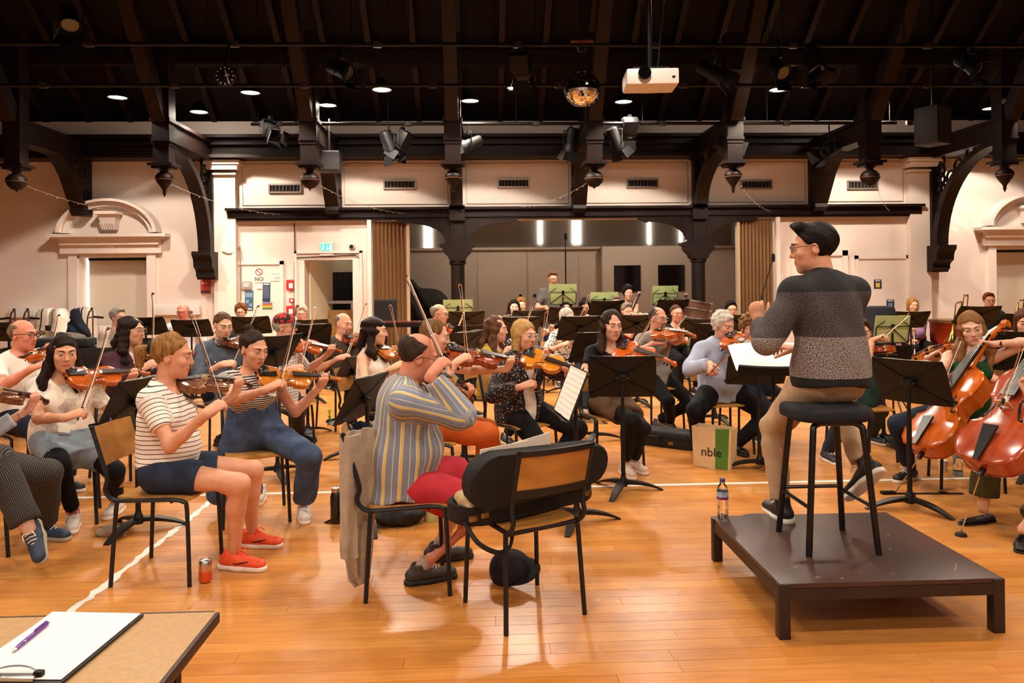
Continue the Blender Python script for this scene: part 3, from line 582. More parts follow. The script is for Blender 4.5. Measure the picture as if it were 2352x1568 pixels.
# ---------------------------------------------------------------- skeleton helpers
def ik(a, b, l1, l2, hint):
    a = np.asarray(a); b = np.asarray(b); v = b-a; L = np.linalg.norm(v); L = min(L, (l1+l2)*0.995); u = nrm(v); x = (l1*l1-l2*l2+L*L)/(2*L); hgt = math.sqrt(max(0, l1*l1-x*x))
    w = np.asarray(hint, float); w = nrm(w-u*(w@u)); return a+u*x+w*hgt, a+u*L
def hand_prims(wrist, x, n, side, s, curls=(30, 40, 25), spread=0.0, thumb=(0.5, 0.5), ind=None):
    """palm from the wrist along x, palm faces n, thumb on the side; four fingers curl towards n"""
    x = nrm(x); n = nrm(n-x*(n@x)); side = nrm(side-x*(side@x)-n*(side@n)); P = []
    kn = wrist+x*0.088*s
    P.append(Cone(wrist-x*0.01*s, wrist+x*0.03*s, 0.026*s, 0.030*s, 0.012, flat=(n, 1.55)))
    P.append(Cone(wrist+x*0.03*s+side*0.004*s, kn-x*0.012*s, 0.036*s, 0.041*s, 0.012, flat=(n, 2.5)))
    for i, (o, L) in enumerate(((0.029, 0.072), (0.010, 0.080), (-0.010, 0.075), (-0.028, 0.058))):
        p = kn+side*o*s-n*0.002*s; a = 0; r = 0.0088*s if i < 3 else 0.0078*s; cc = curls if ind is None or i else ind
        for j, fr in enumerate((0.46, 0.30, 0.24)):
            a += math.radians(cc[j]*(1+0.08*(i-1))); dr = nrm(x*math.cos(a)+n*math.sin(a)+side*spread*(1.5-i)*0.1); q = p+dr*L*fr*s
            P.append(Cone(p, q, r, r*0.9, 0.004)); p = q; r *= 0.92
    b = wrist+x*0.022*s+side*0.026*s+n*0.008*s; d1 = nrm(x*0.65+side*0.62*(1-thumb[0]*0.6)+n*(0.25+0.5*thumb[0])); m1 = b+d1*0.04*s; d2 = nrm(x*0.85+side*0.15+n*(0.2+0.6*thumb[1])); m2 = m1+d2*0.032*s; m3 = m2+nrm(d2+n*0.2*thumb[1])*0.024*s
    P += [Cone(b, m1, 0.0145*s, 0.011*s, 0.010), Cone(m1, m2, 0.0105*s, 0.0095*s, 0.004), Cone(m2, m3, 0.0095*s, 0.0075*s, 0.003)]
    return P
def head_prims(c, R, s, female=False, jaw=1.0, nose=1.0, chin=1.0, fat=0.0):
    """head in its own frame: x right, y forward, z up, centre between chin and crown"""
    def T(x, y, z): return c+R@(np.array((x, y, z))*s)
    j = (0.93 if female else 1.0)*jaw; f = 1+fat
    P = [Ell(T(0, -0.018, 0.032), np.array((0.074, 0.093, 0.086))*s, R, 0.02), Ell(T(0, 0.026, -0.03), np.array((0.060*f, 0.062, 0.078))*s, R, 0.03),
         Ell(T(0, 0.034, -0.068), np.array((0.046*j*f, 0.048, 0.042))*s, R, 0.03), Ell(T(0, 0.066*chin, -0.097), np.array((0.022*j, 0.020, 0.018))*s, R, 0.022)]
    for sx in (-1, 1):
        P += [Ell(T(sx*0.038*f, 0.058, -0.018), np.array((0.024, 0.022, 0.020))*s, R, 0.022),
              Cone(T(sx*0.012, 0.083, 0.034), T(sx*0.044, 0.069, 0.036), 0.0075*s, 0.0065*s, 0.016)]
    P += [Ell(T(sx*0.032, 0.094, 0.014), np.array((0.017, 0.013, 0.0125))*s, R, 0.012, op='s') for sx in (-1, 1)]
    P += [Cone(T(0, 0.082, 0.028), T(0, 0.097*nose**0.5, -0.014), 0.0085*s, 0.0105*s, 0.012), Ell(T(0, 0.101*nose**0.5, -0.022), np.array((0.0115, 0.0125, 0.010))*s*nose, R, 0.008)]
    P += [Ell(T(sx*0.011, 0.091, -0.026), np.array((0.0085, 0.009, 0.0075))*s*nose, R, 0.006) for sx in (-1, 1)]
    P += [Ell(T(0, 0.083, -0.053), np.array((0.023, 0.0105, 0.0065))*s, R, 0.008), Ell(T(0, 0.081, -0.066), np.array((0.019, 0.0105, 0.0072))*s, R, 0.008)]
    P += [Cone(T(-0.017, 0.096, -0.0595), T(0.017, 0.096, -0.0595), 0.0022*s, 0.0022*s, 0.003, op='s')]
    for sx in (-1, 1):
        P += [Ell(T(sx*0.075, -0.012, -0.004), np.array((0.008, 0.019, 0.031))*s, R@rotz(-sx*18), 0.008), Ell(T(sx*0.083, -0.004, 0.002), np.array((0.006, 0.009, 0.016))*s, R@rotz(-sx*18), 0.006, op='s')]
        P += [Ell(T(sx*0.032, 0.0732, 0.0203), np.array((0.0165, 0.013, 0.0065))*s, R, 0.005), Ell(T(sx*0.032, 0.0715, 0.0015), np.array((0.015, 0.011, 0.005))*s, R, 0.006)]
    return P
def rotz(a): a = math.radians(a); return np.array(((math.cos(a), -math.sin(a), 0), (math.sin(a), math.cos(a), 0), (0, 0, 1.)))
def head_frame(yaw, pitch=0, roll=0):
    """yaw 0 looks towards the camera side, 90 to +X; pitch > 0 looks down; roll > 0 tilts to the figure's right"""
    f = yawdir(yaw); p = math.radians(pitch); fw = f*math.cos(p)+np.array((0, 0, -math.sin(p))); r = np.cross(fw, (0, 0, 1.)); r = nrm(r); u = np.cross(r, fw)
    a = math.radians(roll); r2 = r*math.cos(a)-u*math.sin(a); u2 = u*math.cos(a)+r*math.sin(a); return np.stack([r2, fw, u2], 1)
# ---------------------------------------------------------------- hair
def hair_prims(style, c, R, s, body):
    def T(x, y, z): return c+R@(np.array((x, y, z))*s)
    def cap(th=0.012, grow=1.0): return Ell(T(0, -0.025, 0.035), np.array((0.0735+th*0.85, 0.0935+th, 0.086+th))*s, R, 0.015)
    def facecut(front=0.064, hair=0.086, w=0):   # clears the face in front of the hair line
        return [Cut(T(0, front, hair), R@np.array((0, 1., -0.56)))]
    def facearch(): return [Ell(T(0, 0.128, -0.004), np.array((0.067, 0.100, 0.101))*s, R, 0.012, op='s')]
    nape = lambda z=-0.045, y=-0.03: Cut(T(0, y, z), R@np.array((0, 0.25, -1.)))
    earcut = [Ell(T(sx*0.080, 0.008, -0.016), np.array((0.03, 0.026, 0.036))*s, R, 0.008, op='s') for sx in (-1, 1)]
    P = []; st = style[0]; N = body['N']; up = np.array((0, 0, 1.))
    if st == 'short': P = [cap(style[1] if len(style) > 1 else 0.013), Ell(T(0, 0.045, 0.104), np.array((0.052, 0.04, 0.022))*s, R, 0.02)]+facecut()+earcut+[nape()]
    elif st == 'quiff': P = [cap(0.011), Ell(T(0.0, 0.045, 0.112), np.array((0.058, 0.05, 0.032))*s, R, 0.02), Ell(T(0.0, 0.082, 0.112), np.array((0.048, 0.022, 0.020))*s, R, 0.015)]+facecut(0.066, 0.090)+earcut+[nape(-0.05)]
    elif st == 'bald': P = [cap(0.005), Ell(T(0, 0.035, 0.14), np.array((0.085, 0.15, 0.094))*s, R, 0.012, op='s')]+facecut(0.018, 0.086)+earcut+[nape(-0.04)]
    elif st == 'receding': P = [cap(0.007), Ell(T(0, 0.062, 0.125), np.array((0.066, 0.12, 0.072))*s, R, 0.012, op='s')]+facecut(0.055, 0.086)+earcut+[nape(-0.045)]
    elif st == 'thin': P = [cap(0.006)]+facecut(0.058, 0.088)+earcut+[nape(-0.045)]
    elif st in ('curly', 'fluffy'):
        th = style[1] if len(style) > 1 else 0.022
        P = [cap(th)]+[Ell(T(0.068*math.cos(a)*math.cos(e), -0.02+0.088*math.sin(a)*math.cos(e), 0.045+0.085*math.sin(e)), np.array((0.026, 0.026, 0.024))*s, R, 0.012) for a in np.linspace(0.5, 2*PI+0.5, 9) for e in (0.1, 0.6, 1.1) if not (math.sin(a) > 0.6 and e < 0.5)]+facecut(0.068, 0.080)+[nape(-0.07)]
    elif st == 'bob':
        L = style[1] if len(style) > 1 else 0.10
        P = [cap(0.011)]+facearch()
        for sx in (-1, 1): P += [Cone(T(sx*0.070, -0.012, 0.02), T(sx*0.074, -0.012, -L), 0.032*s, 0.030*s, 0.02, flat=(R[:, 0], 1.5), cap=True)]
        P += [Cone(T(0, -0.075, 0.03), T(0, -0.075, -L), 0.062*s, 0.055*s, 0.02, flat=(R[:, 1], 1.7), cap=True)]
    elif st == 'long':
        L = style[1]; back = -nrm(np.array((body['fwd'][0], body['fwd'][1], 0))); P = [cap(0.010)]+facearch()
        end = N+back*0.07-up*(L-0.15); P += [Cone(T(0, -0.07, 0.02), N+back*0.075+up*0.05, 0.062*s, 0.070*s, 0.03, flat=(back, 1.6)), Cone(N+back*0.075+up*0.05, end, 0.070*s, 0.05*s, 0.02, flat=(back, 2.0))]
        for sx in (-1, 1):
            m1 = T(sx*0.078, -0.02, -0.08); m2 = N+body['right']*sx*0.10*s+body['fwd']*0.055+up*0.0; m3 = m2+body['fwd']*0.045-up*(L-0.22)
            P += [Cone(T(sx*0.070, -0.01, 0.03), m1, 0.034*s, 0.036*s, 0.02, flat=(R[:, 0], 1.4)), Cone(m1, m2, 0.036*s, 0.040*s, 0.02), Cone(m2, m3, 0.038*s, 0.020*s, 0.02)]
    elif st in ('ponytail', 'bun', 'tail'):
        P = [cap(0.0065)]+facecut(0.060, 0.088)+earcut+[nape(-0.05)]; b0 = T(0, -0.115, 0.03 if st != 'tail' else -0.02)
        if st == 'bun': P += [Ell(T(0, -0.088, 0.118), np.array((0.034, 0.032, 0.030))*s, R, 0.012)]
        elif st == 'ponytail': P += [Cone(b0, T(0, -0.165, 0.0), 0.022*s, 0.034*s, 0.012), Cone(T(0, -0.165, 0.0), T(0, -0.165, -0.07), 0.034*s, 0.022*s, 0.015)]
        else: P += [Cone(b0, T(0, -0.13, -0.10), 0.022*s, 0.022*s, 0.015), Cone(T(0, -0.13, -0.10), T(0, -0.12, -0.19), 0.022*s, 0.008*s, 0.01)]
    return P
# ================================================================ PROPS (one of each kind, then copies)
M_TUBE = mat('dark_tube', '1B2026', 0.38, metal=0.3, spec=0.5); M_PLY = mat('chair_plywood', 'C98D44', 0.35, var=0.35, vscale=5, stretch=(1, 8, 1), coat=0.2)
def smooth_path(pts, n=6):
    P = [np.asarray(p, float) for p in pts]; out = []
    for i in range(len(P)-1):
        p0, p1, p2, p3 = P[max(i-1, 0)], P[i], P[i+1], P[min(i+2, len(P)-1)]
        for k in range(n):
            t = k/n; out.append(0.5*((2*p1)+(-p0+p2)*t+(2*p0-5*p1+4*p2-p3)*t*t+(-p0+3*p1-3*p2+p3)*t**3))
    return out+[P[-1]]
def make_chair(banded):
    c = thing('stacking_chair', 'x', 'chair')
    for s_ in (-1, 1):
        MB().tube(smooth_path([(s_*0.205, 0.20, 0.0), (s_*0.192, 0.185, 0.38), (s_*0.188, 0.165, 0.43), (s_*0.186, 0.10, 0.442)], 4), 0.0115, 8).build('leg', M_TUBE, c)
        MB().tube([(s_*0.210, -0.21, 0.0), (s_*0.194, -0.185, 0.40), (s_*0.19, -0.18, 0.44)], 0.0115, 8).build('leg', M_TUBE, c)
        fr = MB().tube(smooth_path([(s_*0.186, 0.10, 0.442), (s_*0.186, -0.10, 0.438), (s_*0.187, -0.20, 0.442), (s_*0.188, -0.245, 0.49), (s_*0.189, -0.235, 0.56), (s_*0.19, -0.275, 0.70), (s_*0.19, -0.31, 0.815)], 5), 0.0115, 8).build('side_frame', M_TUBE, c)
        MB().sphere((s_*0.19, -0.31, 0.815), 0.013, 8, 6).build('end_cap', M_BLACK, fr)
    MB().tube([(-0.19, -0.185, 0.43), (0.19, -0.185, 0.43)], 0.011, 6).build('cross_rail', M_TUBE, c); MB().tube([(-0.186, 0.1, 0.43), (0.186, 0.1, 0.43)], 0.009, 6).build('cross_rail', M_TUBE, c)
    rows = []
    for i in range(9):
        y = -0.19+0.385*i/8; row = []
        for j in range(9):
            u = -1+2*j/8; hw = 0.185 if i > 0 else 0.17; row.append((u*hw, y, 0.457-0.006*(1-u*u)+(-0.012*((i-6)/2)**2 if i > 6 else 0)))
        rows.append(row)
    MB().sheet(rows[::-1], 0.011).build('seat', M_PLY, c, smooth=50)
    def back(z0, z1, off, th, mat_, name, hw=0.183):
        rows = []
        for i in range(4):
            z = z0+(z1-z0)*i/3; y0 = -0.235-(z-0.56)*0.29; rows.append([(hw*(-1+2*j/8), y0-0.020*(1-(-1+2*j/8)**2)+off, z) for j in range(9)])
        return MB().sheet(rows, th).build(name, mat_, c, smooth=50)
    back(0.615, 0.815, 0.004, 0.009, M_PLY, 'backrest')
    if banded:
        for (a, b_) in ((0.795, 0.822), (0.605, 0.64)): back(a, b_, -0.006, 0.006, M_TUBE, 'backrest_band', 0.19)
    return c
CHAIR = make_chair(False); CHAIRB = make_chair(True)
CHAIR_USED = set()
def chair(x, y, yaw, label, group='stacking chairs of the players', banded=False, zs=1.0):
    src = CHAIRB if banded else CHAIR; o = src if src.name not in CHAIR_USED else copy_tree(src); CHAIR_USED.add(src.name)
    f = yawdir(yaw); o.location = (x, y, 0); o.rotation_euler = (0, 0, math.atan2(-f[0], f[1])); o.scale = (1, 1, zs); tag(o, label, 'chair', group); return o
# ---- music stands
M_STAND = mat('stand_black', '0C0B0B', 0.5, spec=0.35); M_PAPER = mat('sheet_paper', 'EFE8DC', 0.8, var=0.05, vscale=3)
M_MUSIC = None
def music_mat():
    global M_MUSIC
    if M_MUSIC: return M_MUSIC
    M = bpy.data.materials.new('printed_music'); M.use_nodes = True; t = M.node_tree; b = t.nodes['Principled BSDF']; b.inputs['Roughness'].default_value = 0.8
    tc = nd(t, 'ShaderNodeTexCoord'); s = nd(t, 'ShaderNodeSeparateXYZ'); t.links.new(tc.outputs['Object'], s.inputs[0])
    z = s.outputs[1]; band = stripe(t, z, 0.034, 0.42); ln = mth(t, 'MULTIPLY', stripe(t, z, 0.0048, 0.3), band)
    n = nd(t, 'ShaderNodeTexNoise'); n.inputs['Scale'].default_value = 260; t.links.new(tc.outputs['Object'], n.inputs['Vector']); dots = mth(t, 'MULTIPLY', mth(t, 'GREATER_THAN', n.outputs['Fac'], 0.60), band)
    f = mth(t, 'MINIMUM', mth(t, 'ADD', mth(t, 'MULTIPLY', ln, 0.35), mth(t, 'MULTIPLY', dots, 0.6)), 0.8)
    t.links.new(mixc(t, f, 'F1EADF', '3A332E'), b.inputs['Base Color']); M_MUSIC = M
    return M
def rounded(w, h, r, n=5):
    pts = []
    for (cx, cy, a0) in ((w/2-r, h/2-r, 0), (-w/2+r, h/2-r, 90), (-w/2+r, -h/2+r, 180), (w/2-r, -h/2+r, 270)):
        for k in range(n+1): a = math.radians(a0+90*k/n); pts.append((cx+r*math.cos(a), cy+r*math.sin(a)))
    return pts
def stand_proto():
    """parts in three frames: base at floor, column, desk (desk frame: x across, y up the desk, z towards the player)"""
    base = []
    for k in range(3):
        a = 2*PI*k/3; d = np.array((math.cos(a), math.sin(a), 0)); p = np.array((-d[1], d[0], 0)); rows = []
        for i in range(9):
            t = i/8; r = 0.012+0.285*t; z = 0.075*(1-t**2)+0.006; w = 0.017+0.012*math.sin(PI*min(1, t*1.05)); th = 0.030-0.02*t
            rows.append([d*r-p*w+np.array((0, 0, z-th)), d*r-p*w+np.array((0, 0, z)), d*r+p*w+np.array((0, 0, z)), d*r+p*w+np.array((0, 0, z-th)), d*r-p*w+np.array((0, 0, z-th))])
        m_ = MB(); m_.sheet(rows); m_.add(rows[-1][:4], [(0, 1, 2, 3)]); base.append(m_.mesh('leg', M_STAND, 40))
    hub = MB().lathe([(0.030, 0.04), (0.030, 0.085), (0.022, 0.10), (0.018, 0.12)], n=12).mesh('hub', M_STAND, 40)
    desk = MB(); pts = [(p[0], p[1]+0.165) for p in rounded(0.50, 0.33, 0.03)]
    bow = lambda x: 0.014*(1-(x/0.25)**2)
    n = len(pts); V = [(p[0], p[1], -bow(p[0])) for p in pts]+[(p[0], p[1], -bow(p[0])-0.004) for p in pts]
    nx, ny = 8, 6; rows = [[(-0.25+0.5*j/nx, 0.33*i/ny, -bow(-0.25+0.5*j/nx)) for j in range(nx+1)] for i in range(ny+1)]
    for r_ in (rows[0], rows[-1]):   # round the corners
        pass
    rows[0] = [(x*0.97, y, z) for (x, y, z) in rows[0]]; rows[-1] = [(x*0.95, y+0.0, z) for (x, y, z) in rows[-1]]
    desk.sheet(rows, 0.004); dm = desk.mesh('desk', M_STAND, 40)
    lip = MB(); rows = [[(-0.245+0.49*j/nx, 0.0, -bow(-0.245+0.49*j/nx)) for j in range(nx+1)], [(-0.245+0.49*j/nx, -0.003, 0.055-bow(-0.245+0.49*j/nx)) for j in range(nx+1)], [(-0.24+0.48*j/nx, 0.008, 0.058-bow(-0.245+0.49*j/nx)) for j in range(nx+1)]]
    lip.sheet(rows, 0.003); lm = lip.mesh('lip', M_STAND, 40)
    rib = MB()
    for sx in (-1, 1):
        for sy in (-1, 1): rib.bar((sx*0.02, 0.165+sy*0.02, -0.022), (sx*0.235, 0.165+sy*0.15, -0.010), 0.007, 0.006)
    rm = rib.mesh('rib', M_STAND, 40)
    cl = MB(); cl.box((0, 0.165, -0.035), (0.06, 0.05, 0.04), bev=0.008); cl.cyl((-0.045, 0.165, -0.04), (0.045, 0.165, -0.04), 0.012); cm = cl.mesh('clamp', M_STAND, 40)
    return base, hub, dm, lm, rm, cm
SB, SHUB, SDESK, SLIP, SRIB, SCLAMP = stand_proto()
def link_mesh(name, me, parent): o = bpy.data.objects.new(name, me); COL.objects.link(o); o.parent = parent; return o
def stand(x, y, h, yaw, tilt, label, group='black music stands', sheet=None, rot=0.0, lipless=False, sheetlabel=None):
    """desk faces yaw (towards its player); h = height of the desk centre; tilt from vertical in degrees"""
    t = thing('music_stand', label, 'music stand', (x, y, 0), 0, group)
    for k, me in enumerate(SB): o = link_mesh('leg', me, t); o.rotation_euler = (0, 0, rot)
    link_mesh('hub', SHUB, t); MB().cyl((0, 0, 0.09), (0, 0, h-0.04), 0.0125).build('column', M_STAND, t); MB().cyl((0, 0, 0.09), (0, 0, 0.62), 0.0165).build('outer_tube', M_STAND, t)
    f = yawdir(yaw); ti = math.radians(tilt); up = np.array((0, 0, 1.)); Z = f*math.cos(ti)+up*math.sin(ti); Y = up*math.cos(ti)-f*math.sin(ti); X = np.cross(Y, Z)
    org = np.array((0, 0, h))-Y*0.165+Z*0.035
    dk = link_mesh('desk', SDESK, t); set_frame(dk, org, X, Y, Z)
    for nm, me in (('lip', SLIP), ('rib', SRIB), ('clamp', SCLAMP)): link_mesh(nm, me, dk)
    if sheet:
        w, hh = (0.44, 0.31) if sheet is True else sheet; rows = [[(-w/2+w*j/10, 0.012+hh*i/4, 0.004+0.008*abs(math.sin(PI*(j/10)*2))) for j in range(11)] for i in range(5)]
        me = MB().sheet(rows, 0.002).mesh('sheet_music', [M_PAPER if sheet is not True else music_mat()], 40)
        so = bpy.data.objects.new('sheet_music', me); COL.objects.link(so); set_frame(so, org+np.array((x, y, 0)), X, Y, Z)
        tag(so, sheetlabel or ('open sheet music on the '+label)[:90], 'sheet music', 'music on the stands')
    return t, org+np.array((x, y, 0)), X, Y, Z
M_WIRE = mat('wire_black', '0D0D0D', 0.4, metal=0.5); M_GREENP = mat('green_folder', 'B6C98A', 0.7, var=0.06, vscale=4)
def wire_stand(x, y, h, yaw, label, flabel, tilt=12, w=0.50):
    t = thing('folding_music_stand', label, 'music stand', (x, y, 0), 0, 'folding wire music stands'); f = yawdir(yaw)
    for k in range(3): a = 2*PI*k/3+0.4; MB().tube([(0, 0, 0.38), (0.3*math.cos(a), 0.3*math.sin(a), 0.01)], 0.008, 6).build('leg', M_WIRE, t)
    MB().cyl((0, 0, 0.1), (0, 0, h), 0.010).build('column', M_WIRE, t); ti = math.radians(tilt); up = np.array((0, 0, 1.)); Z = f*math.cos(ti)+up*math.sin(ti); Y = up*math.cos(ti)-f*math.sin(ti); X = np.cross(Y, Z); org = np.array((0, 0, h))
    d = bpy.data.objects.new('desk', MB().tube([(-w/2+0.01, -0.11, 0.0), (w/2-0.01, -0.11, 0)], 0.006, 6).tube([(-w/2+0.01, 0.075, 0), (w/2-0.01, 0.075, 0)], 0.006, 6).tube([(-w/2+0.01, -0.11, 0), (-w/2+0.01, 0.075, 0)], 0.006, 6).tube([(w/2-0.01, -0.11, 0), (w/2-0.01, 0.075, 0)], 0.006, 6).tube([(0, 0.05, 0), (-w/2+0.01, -0.11, 0)], 0.006, 6).tube([(0, 0.05, 0), (w/2-0.01, -0.11, 0)], 0.006, 6).tube([(-w/2+0.01, 0.075, 0), (-w/4, 0.14, 0)], 0.005, 6).tube([(w/2-0.01, 0.075, 0), (w/4, 0.14, 0)], 0.005, 6).box((0, 0.065, 0), (0.035, 0.07, 0.02)).mesh('desk', M_WIRE, 40)); COL.objects.link(d); d.parent = t; set_frame(d, org, X, Y, Z)
    rows = [[(-w/2+w*j/12, -0.115+0.31*i/4, 0.014+0.010*abs(math.cos(PI*j/12))) for j in range(13)] for i in range(5)]; me = MB().sheet(rows, 0.003).mesh('music_folder', [M_GREENP], 40); so = bpy.data.objects.new('music_folder', me); COL.objects.link(so); set_frame(so, org+np.array((x, y, 0)), X, Y, Z); tag(so, flabel, 'folder', 'pale green music folders')
    return t
# ---- violin family
def varnish(name, c, c2, rough=0.18): return mat(name, c, rough, var=0.4, vscale=4, col2=c2, stretch=(6, 1, 1), coat=0.6)
V_ORANGE = varnish('varnish_orange', 'C4601C', 'A8480F'); V_AMBER = varnish('varnish_amber', 'CB7A22', 'B4601A'); V_RED = varnish('varnish_red_brown', '9C3F14', '7A2C0C'); V_BROWN = varnish('varnish_brown', '7E4522', '5E3015'); V_DULL = varnish('varnish_dull_brown', '8C5A3A', '6C4028')
M_EBONY = mat('ebony', '0D0B0A', 0.3, spec=0.5); M_STRING = mat('string_steel', 'C9C2B6', 0.3, metal=0.8); M_MAPLE = mat('bridge_maple', 'C9A56A', 0.5)
HALF = [(0.0, 0.0), (0.035, 0.002), (0.068, 0.012), (0.092, 0.036), (0.1035, 0.072), (0.1005, 0.102), (0.090, 0.126), (0.0925, 0.139), (0.078, 0.143), (0.064, 0.156), (0.0555, 0.176), (0.0545, 0.196), (0.0605, 0.217), (0.070, 0.231), (0.0795, 0.236), (0.0765, 0.247), (0.081, 0.268), (0.0835, 0.290), (0.078, 0.316), (0.062, 0.339), (0.036, 0.352), (0.012, 0.3555)]
def fiddle_meshes(k=1.0, rib=0.030, neck=0.13, name='violin', wk=1.0):
    """k: body scale; returns dict of meshes in the frame x treble side, y towards the scroll, z out of the top"""
    D = {}; prof = [(x*k*wk, y*k) for (x, y) in HALF]; out = prof+[(-x, y) for (x, y) in reversed(prof[1:])]; n = len(out); BL = 0.3555*k; e = 0.0025*k
    def plate(z0, arch, sgn):
        V = []; rings = ((1.0, 0.0), (0.97, 0.25), (0.86, 0.42), (0.62, 0.8), (0.3, 0.98))
        for (s_, a_) in rings:
            for (x, y) in out:
                yc = min(max(y, 0.07*k), BL-0.07*k); V.append((x*s_, yc+(y-yc)*s_, z0+sgn*arch*a_))
        c = len(V); R_ = []
        for r_ in range(len(rings)-1):
            for i in range(n): j = (i+1) % n; R_.append((r_*n+i, r_*n+j, (r_+1)*n+j, (r_+1)*n+i))
        b0 = (len(rings)-1)*n; h = n//2    # close the innermost ring by a strip
        for i in range(1, len(prof)): R_.append((b0+i-1, b0+i, b0+(n-i) % n, b0+(n-i+1) % n))
        return V, R_
    m_ = MB(); m_.add(*plate(rib/2, 0.015*k, 1)); m_.add(*plate(-rib/2, 0.013*k, -1))
    ins = [(x*0.965, (y-BL/2)*0.985+BL/2) for (x, y) in out]; V = [(x, y, rib/2) for (x, y) in ins]+[(x, y, -rib/2) for (x, y) in ins]; m_.add(V, [(i, (i+1) % n, n+(i+1) % n, n+i) for i in range(n)])
    for z_ in (rib/2, -rib/2):
        V = [(x, y, z_+dz) for dz in (-0.0018, 0.0018) for (x, y) in out]+[(x, y, z_) for (x, y) in ins]; m_.add(V, [(i, (i+1) % n, n+(i+1) % n, n+i) for i in range(n)]+[(2*n+i, 2*n+(i+1) % n, (i+1) % n, i) for i in range(n)])
    bm = bmesh.new(); me = m_.mesh('body', V_AMBER); bm.from_mesh(me); bmesh.ops.recalc_face_normals(bm, faces=bm.faces[:]); bm.to_mesh(me); bm.free(); me.shade_smooth(); me.set_sharp_from_angle(angle=math.radians(45)); D['body'] = me
    zt = rib/2+0.015*k
    nk = MB(); ny = BL+neck*1.0
    nk.tube([(0, BL-0.01, zt-0.012*k), (0, BL+0.02*k, zt-0.012*k), (0, ny, zt-0.004*k)], [0.020*k, 0.013*k, 0.0115*k], 8); nk.tube([(0, BL-0.003, rib/2), (0, BL+0.012*k, -rib*0.3)], [0.018*k, 0.012*k], 8)
    pb = 0.068*k; nk.tube([(0, ny, zt-0.008*k), (0, ny+pb*0.5, zt-0.016*k), (0, ny+pb, zt-0.026*k)], [0.0135*k, 0.012*k, 0.009*k], 8)
    D['neck'] = nk.mesh('neck', V_AMBER, 50)
    sc_ = MB(); cy, cz = ny+pb+0.012*k, zt-0.032*k
    pts = [(0, cy+0.018*k*(1-a/13)*math.cos(a+2.2), cz+0.018*k*(1-a/13)*math.sin(a+2.2)) for a in np.linspace(0, 10, 30)]; sc_.tube(pts, [0.0085*k]*15+[0.0085*k*(1-0.03*i) for i in range(15)], 7, flat=((1, 0, 0), 1.35)); sc_.cyl((-0.019*k, cy, cz), (0.019*k, cy, cz), 0.006*k, n=8); D['scroll'] = sc_.mesh('scroll', V_AMBER, 60)
    fb = MB(); fb.prism([(-0.021*k, BL*0.615, zt+0.016*k), (0.021*k, BL*0.615, zt+0.016*k), (0.0125*k, ny, zt+0.001*k), (-0.0125*k, ny, zt+0.001*k)], (0, 0, 0), (0, 0, 0.006*k)); D['fingerboard'] = fb.mesh('fingerboard', M_EBONY, 30)
    tp = MB(); tp.prism([(-0.008*k, 0.004, zt-0.002*k), (0.008*k, 0.004, zt-0.002*k), (0.021*k, 0.112*k, zt+0.012*k), (-0.021*k, 0.112*k, zt+0.012*k)], (0, 0, 0), (0, 0, 0.007*k)); tp.box((0, -0.002, 0), (0.012*k, 0.012*k, 0.012*k)); D['tailpiece'] = tp.mesh('tailpiece', M_EBONY, 30)
    br = MB(); br.prism([(-0.021*k, 0.188*k, zt-0.003), (-0.010*k, 0.188*k, zt+0.006*k), (0.010*k, 0.188*k, zt+0.006*k), (0.021*k, 0.188*k, zt-0.003), (0.019*k, 0.188*k, zt+0.027*k), (0, 0.188*k, zt+0.031*k), (-0.019*k, 0.188*k, zt+0.027*k)], (0, 0, 0), (0, 0.004*k, 0)); D['bridge'] = br.mesh('bridge', M_MAPLE, 30)
    st = MB()
    for i in range(4):
        x0 = (-1.5+i)*0.0115*k; x1 = (-1.5+i)*0.0055*k; st.tube([(x0*0.8, 0.11*k, zt+0.018*k), (x0, 0.19*k, zt+0.031*k), (x1, ny, zt+0.009*k), (x1*0.6, ny+pb*0.8, zt-0.01*k)], 0.0006*max(1, k**0.5), 4)
    D['strings'] = st.mesh('strings', M_STRING, 60)
    fh = MB()
    pts = smooth_path([(0.030*k, 0.222*k, 0), (0.035*k, 0.217*k, 0), (0.032*k, 0.209*k, 0), (0.037*k, 0.188*k, 0), (0.046*k, 0.166*k, 0), (0.049*k, 0.156*k, 0), (0.057*k, 0.153*k, 0), (0.058*k, 0.161*k, 0)], 4)
    def ztop(x, y): return rib/2+0.015*k*max(0.25, 0.97-0.72*(abs(x)/(0.075*k))**1.7)
    fh.tube([(p[0], p[1], ztop(p[0], p[1])) for p in pts], [0.0022*k+0.0016*k*math.sin(PI*i/(len(pts)-1)) for i in range(len(pts))], 5); D['f_hole'] = fh.mesh('f_hole', M_EBONY, 60)
    pg = MB(); pg.cyl((-0.008*k, 0, 0), (0.026*k, 0, 0), 0.0035*k, 0.0028*k, n=6); pg.sphere((0.034*k, 0, 0), (0.011*k, 0.004*k, 0.009*k), 8, 6); D['peg'] = pg.mesh('peg', M_EBONY, 50); D['peg_pos'] = [(ny+pb*(0.18+0.19*i), zt-0.012*k-0.003*k*i, 1 if i % 2 else -1) for i in range(4)]
    cr = MB(); cr.sphere((-0.048*k, 0.045*k, zt+0.009*k), (0.036*k, 0.030*k, 0.008*k), 12, 6); cr.box((-0.02*k, 0.006*k, zt+0.004*k), (0.05*k, 0.016*k, 0.012*k), bev=0.003*k); D['chin_rest'] = cr.mesh('chin_rest', M_EBONY, 50)
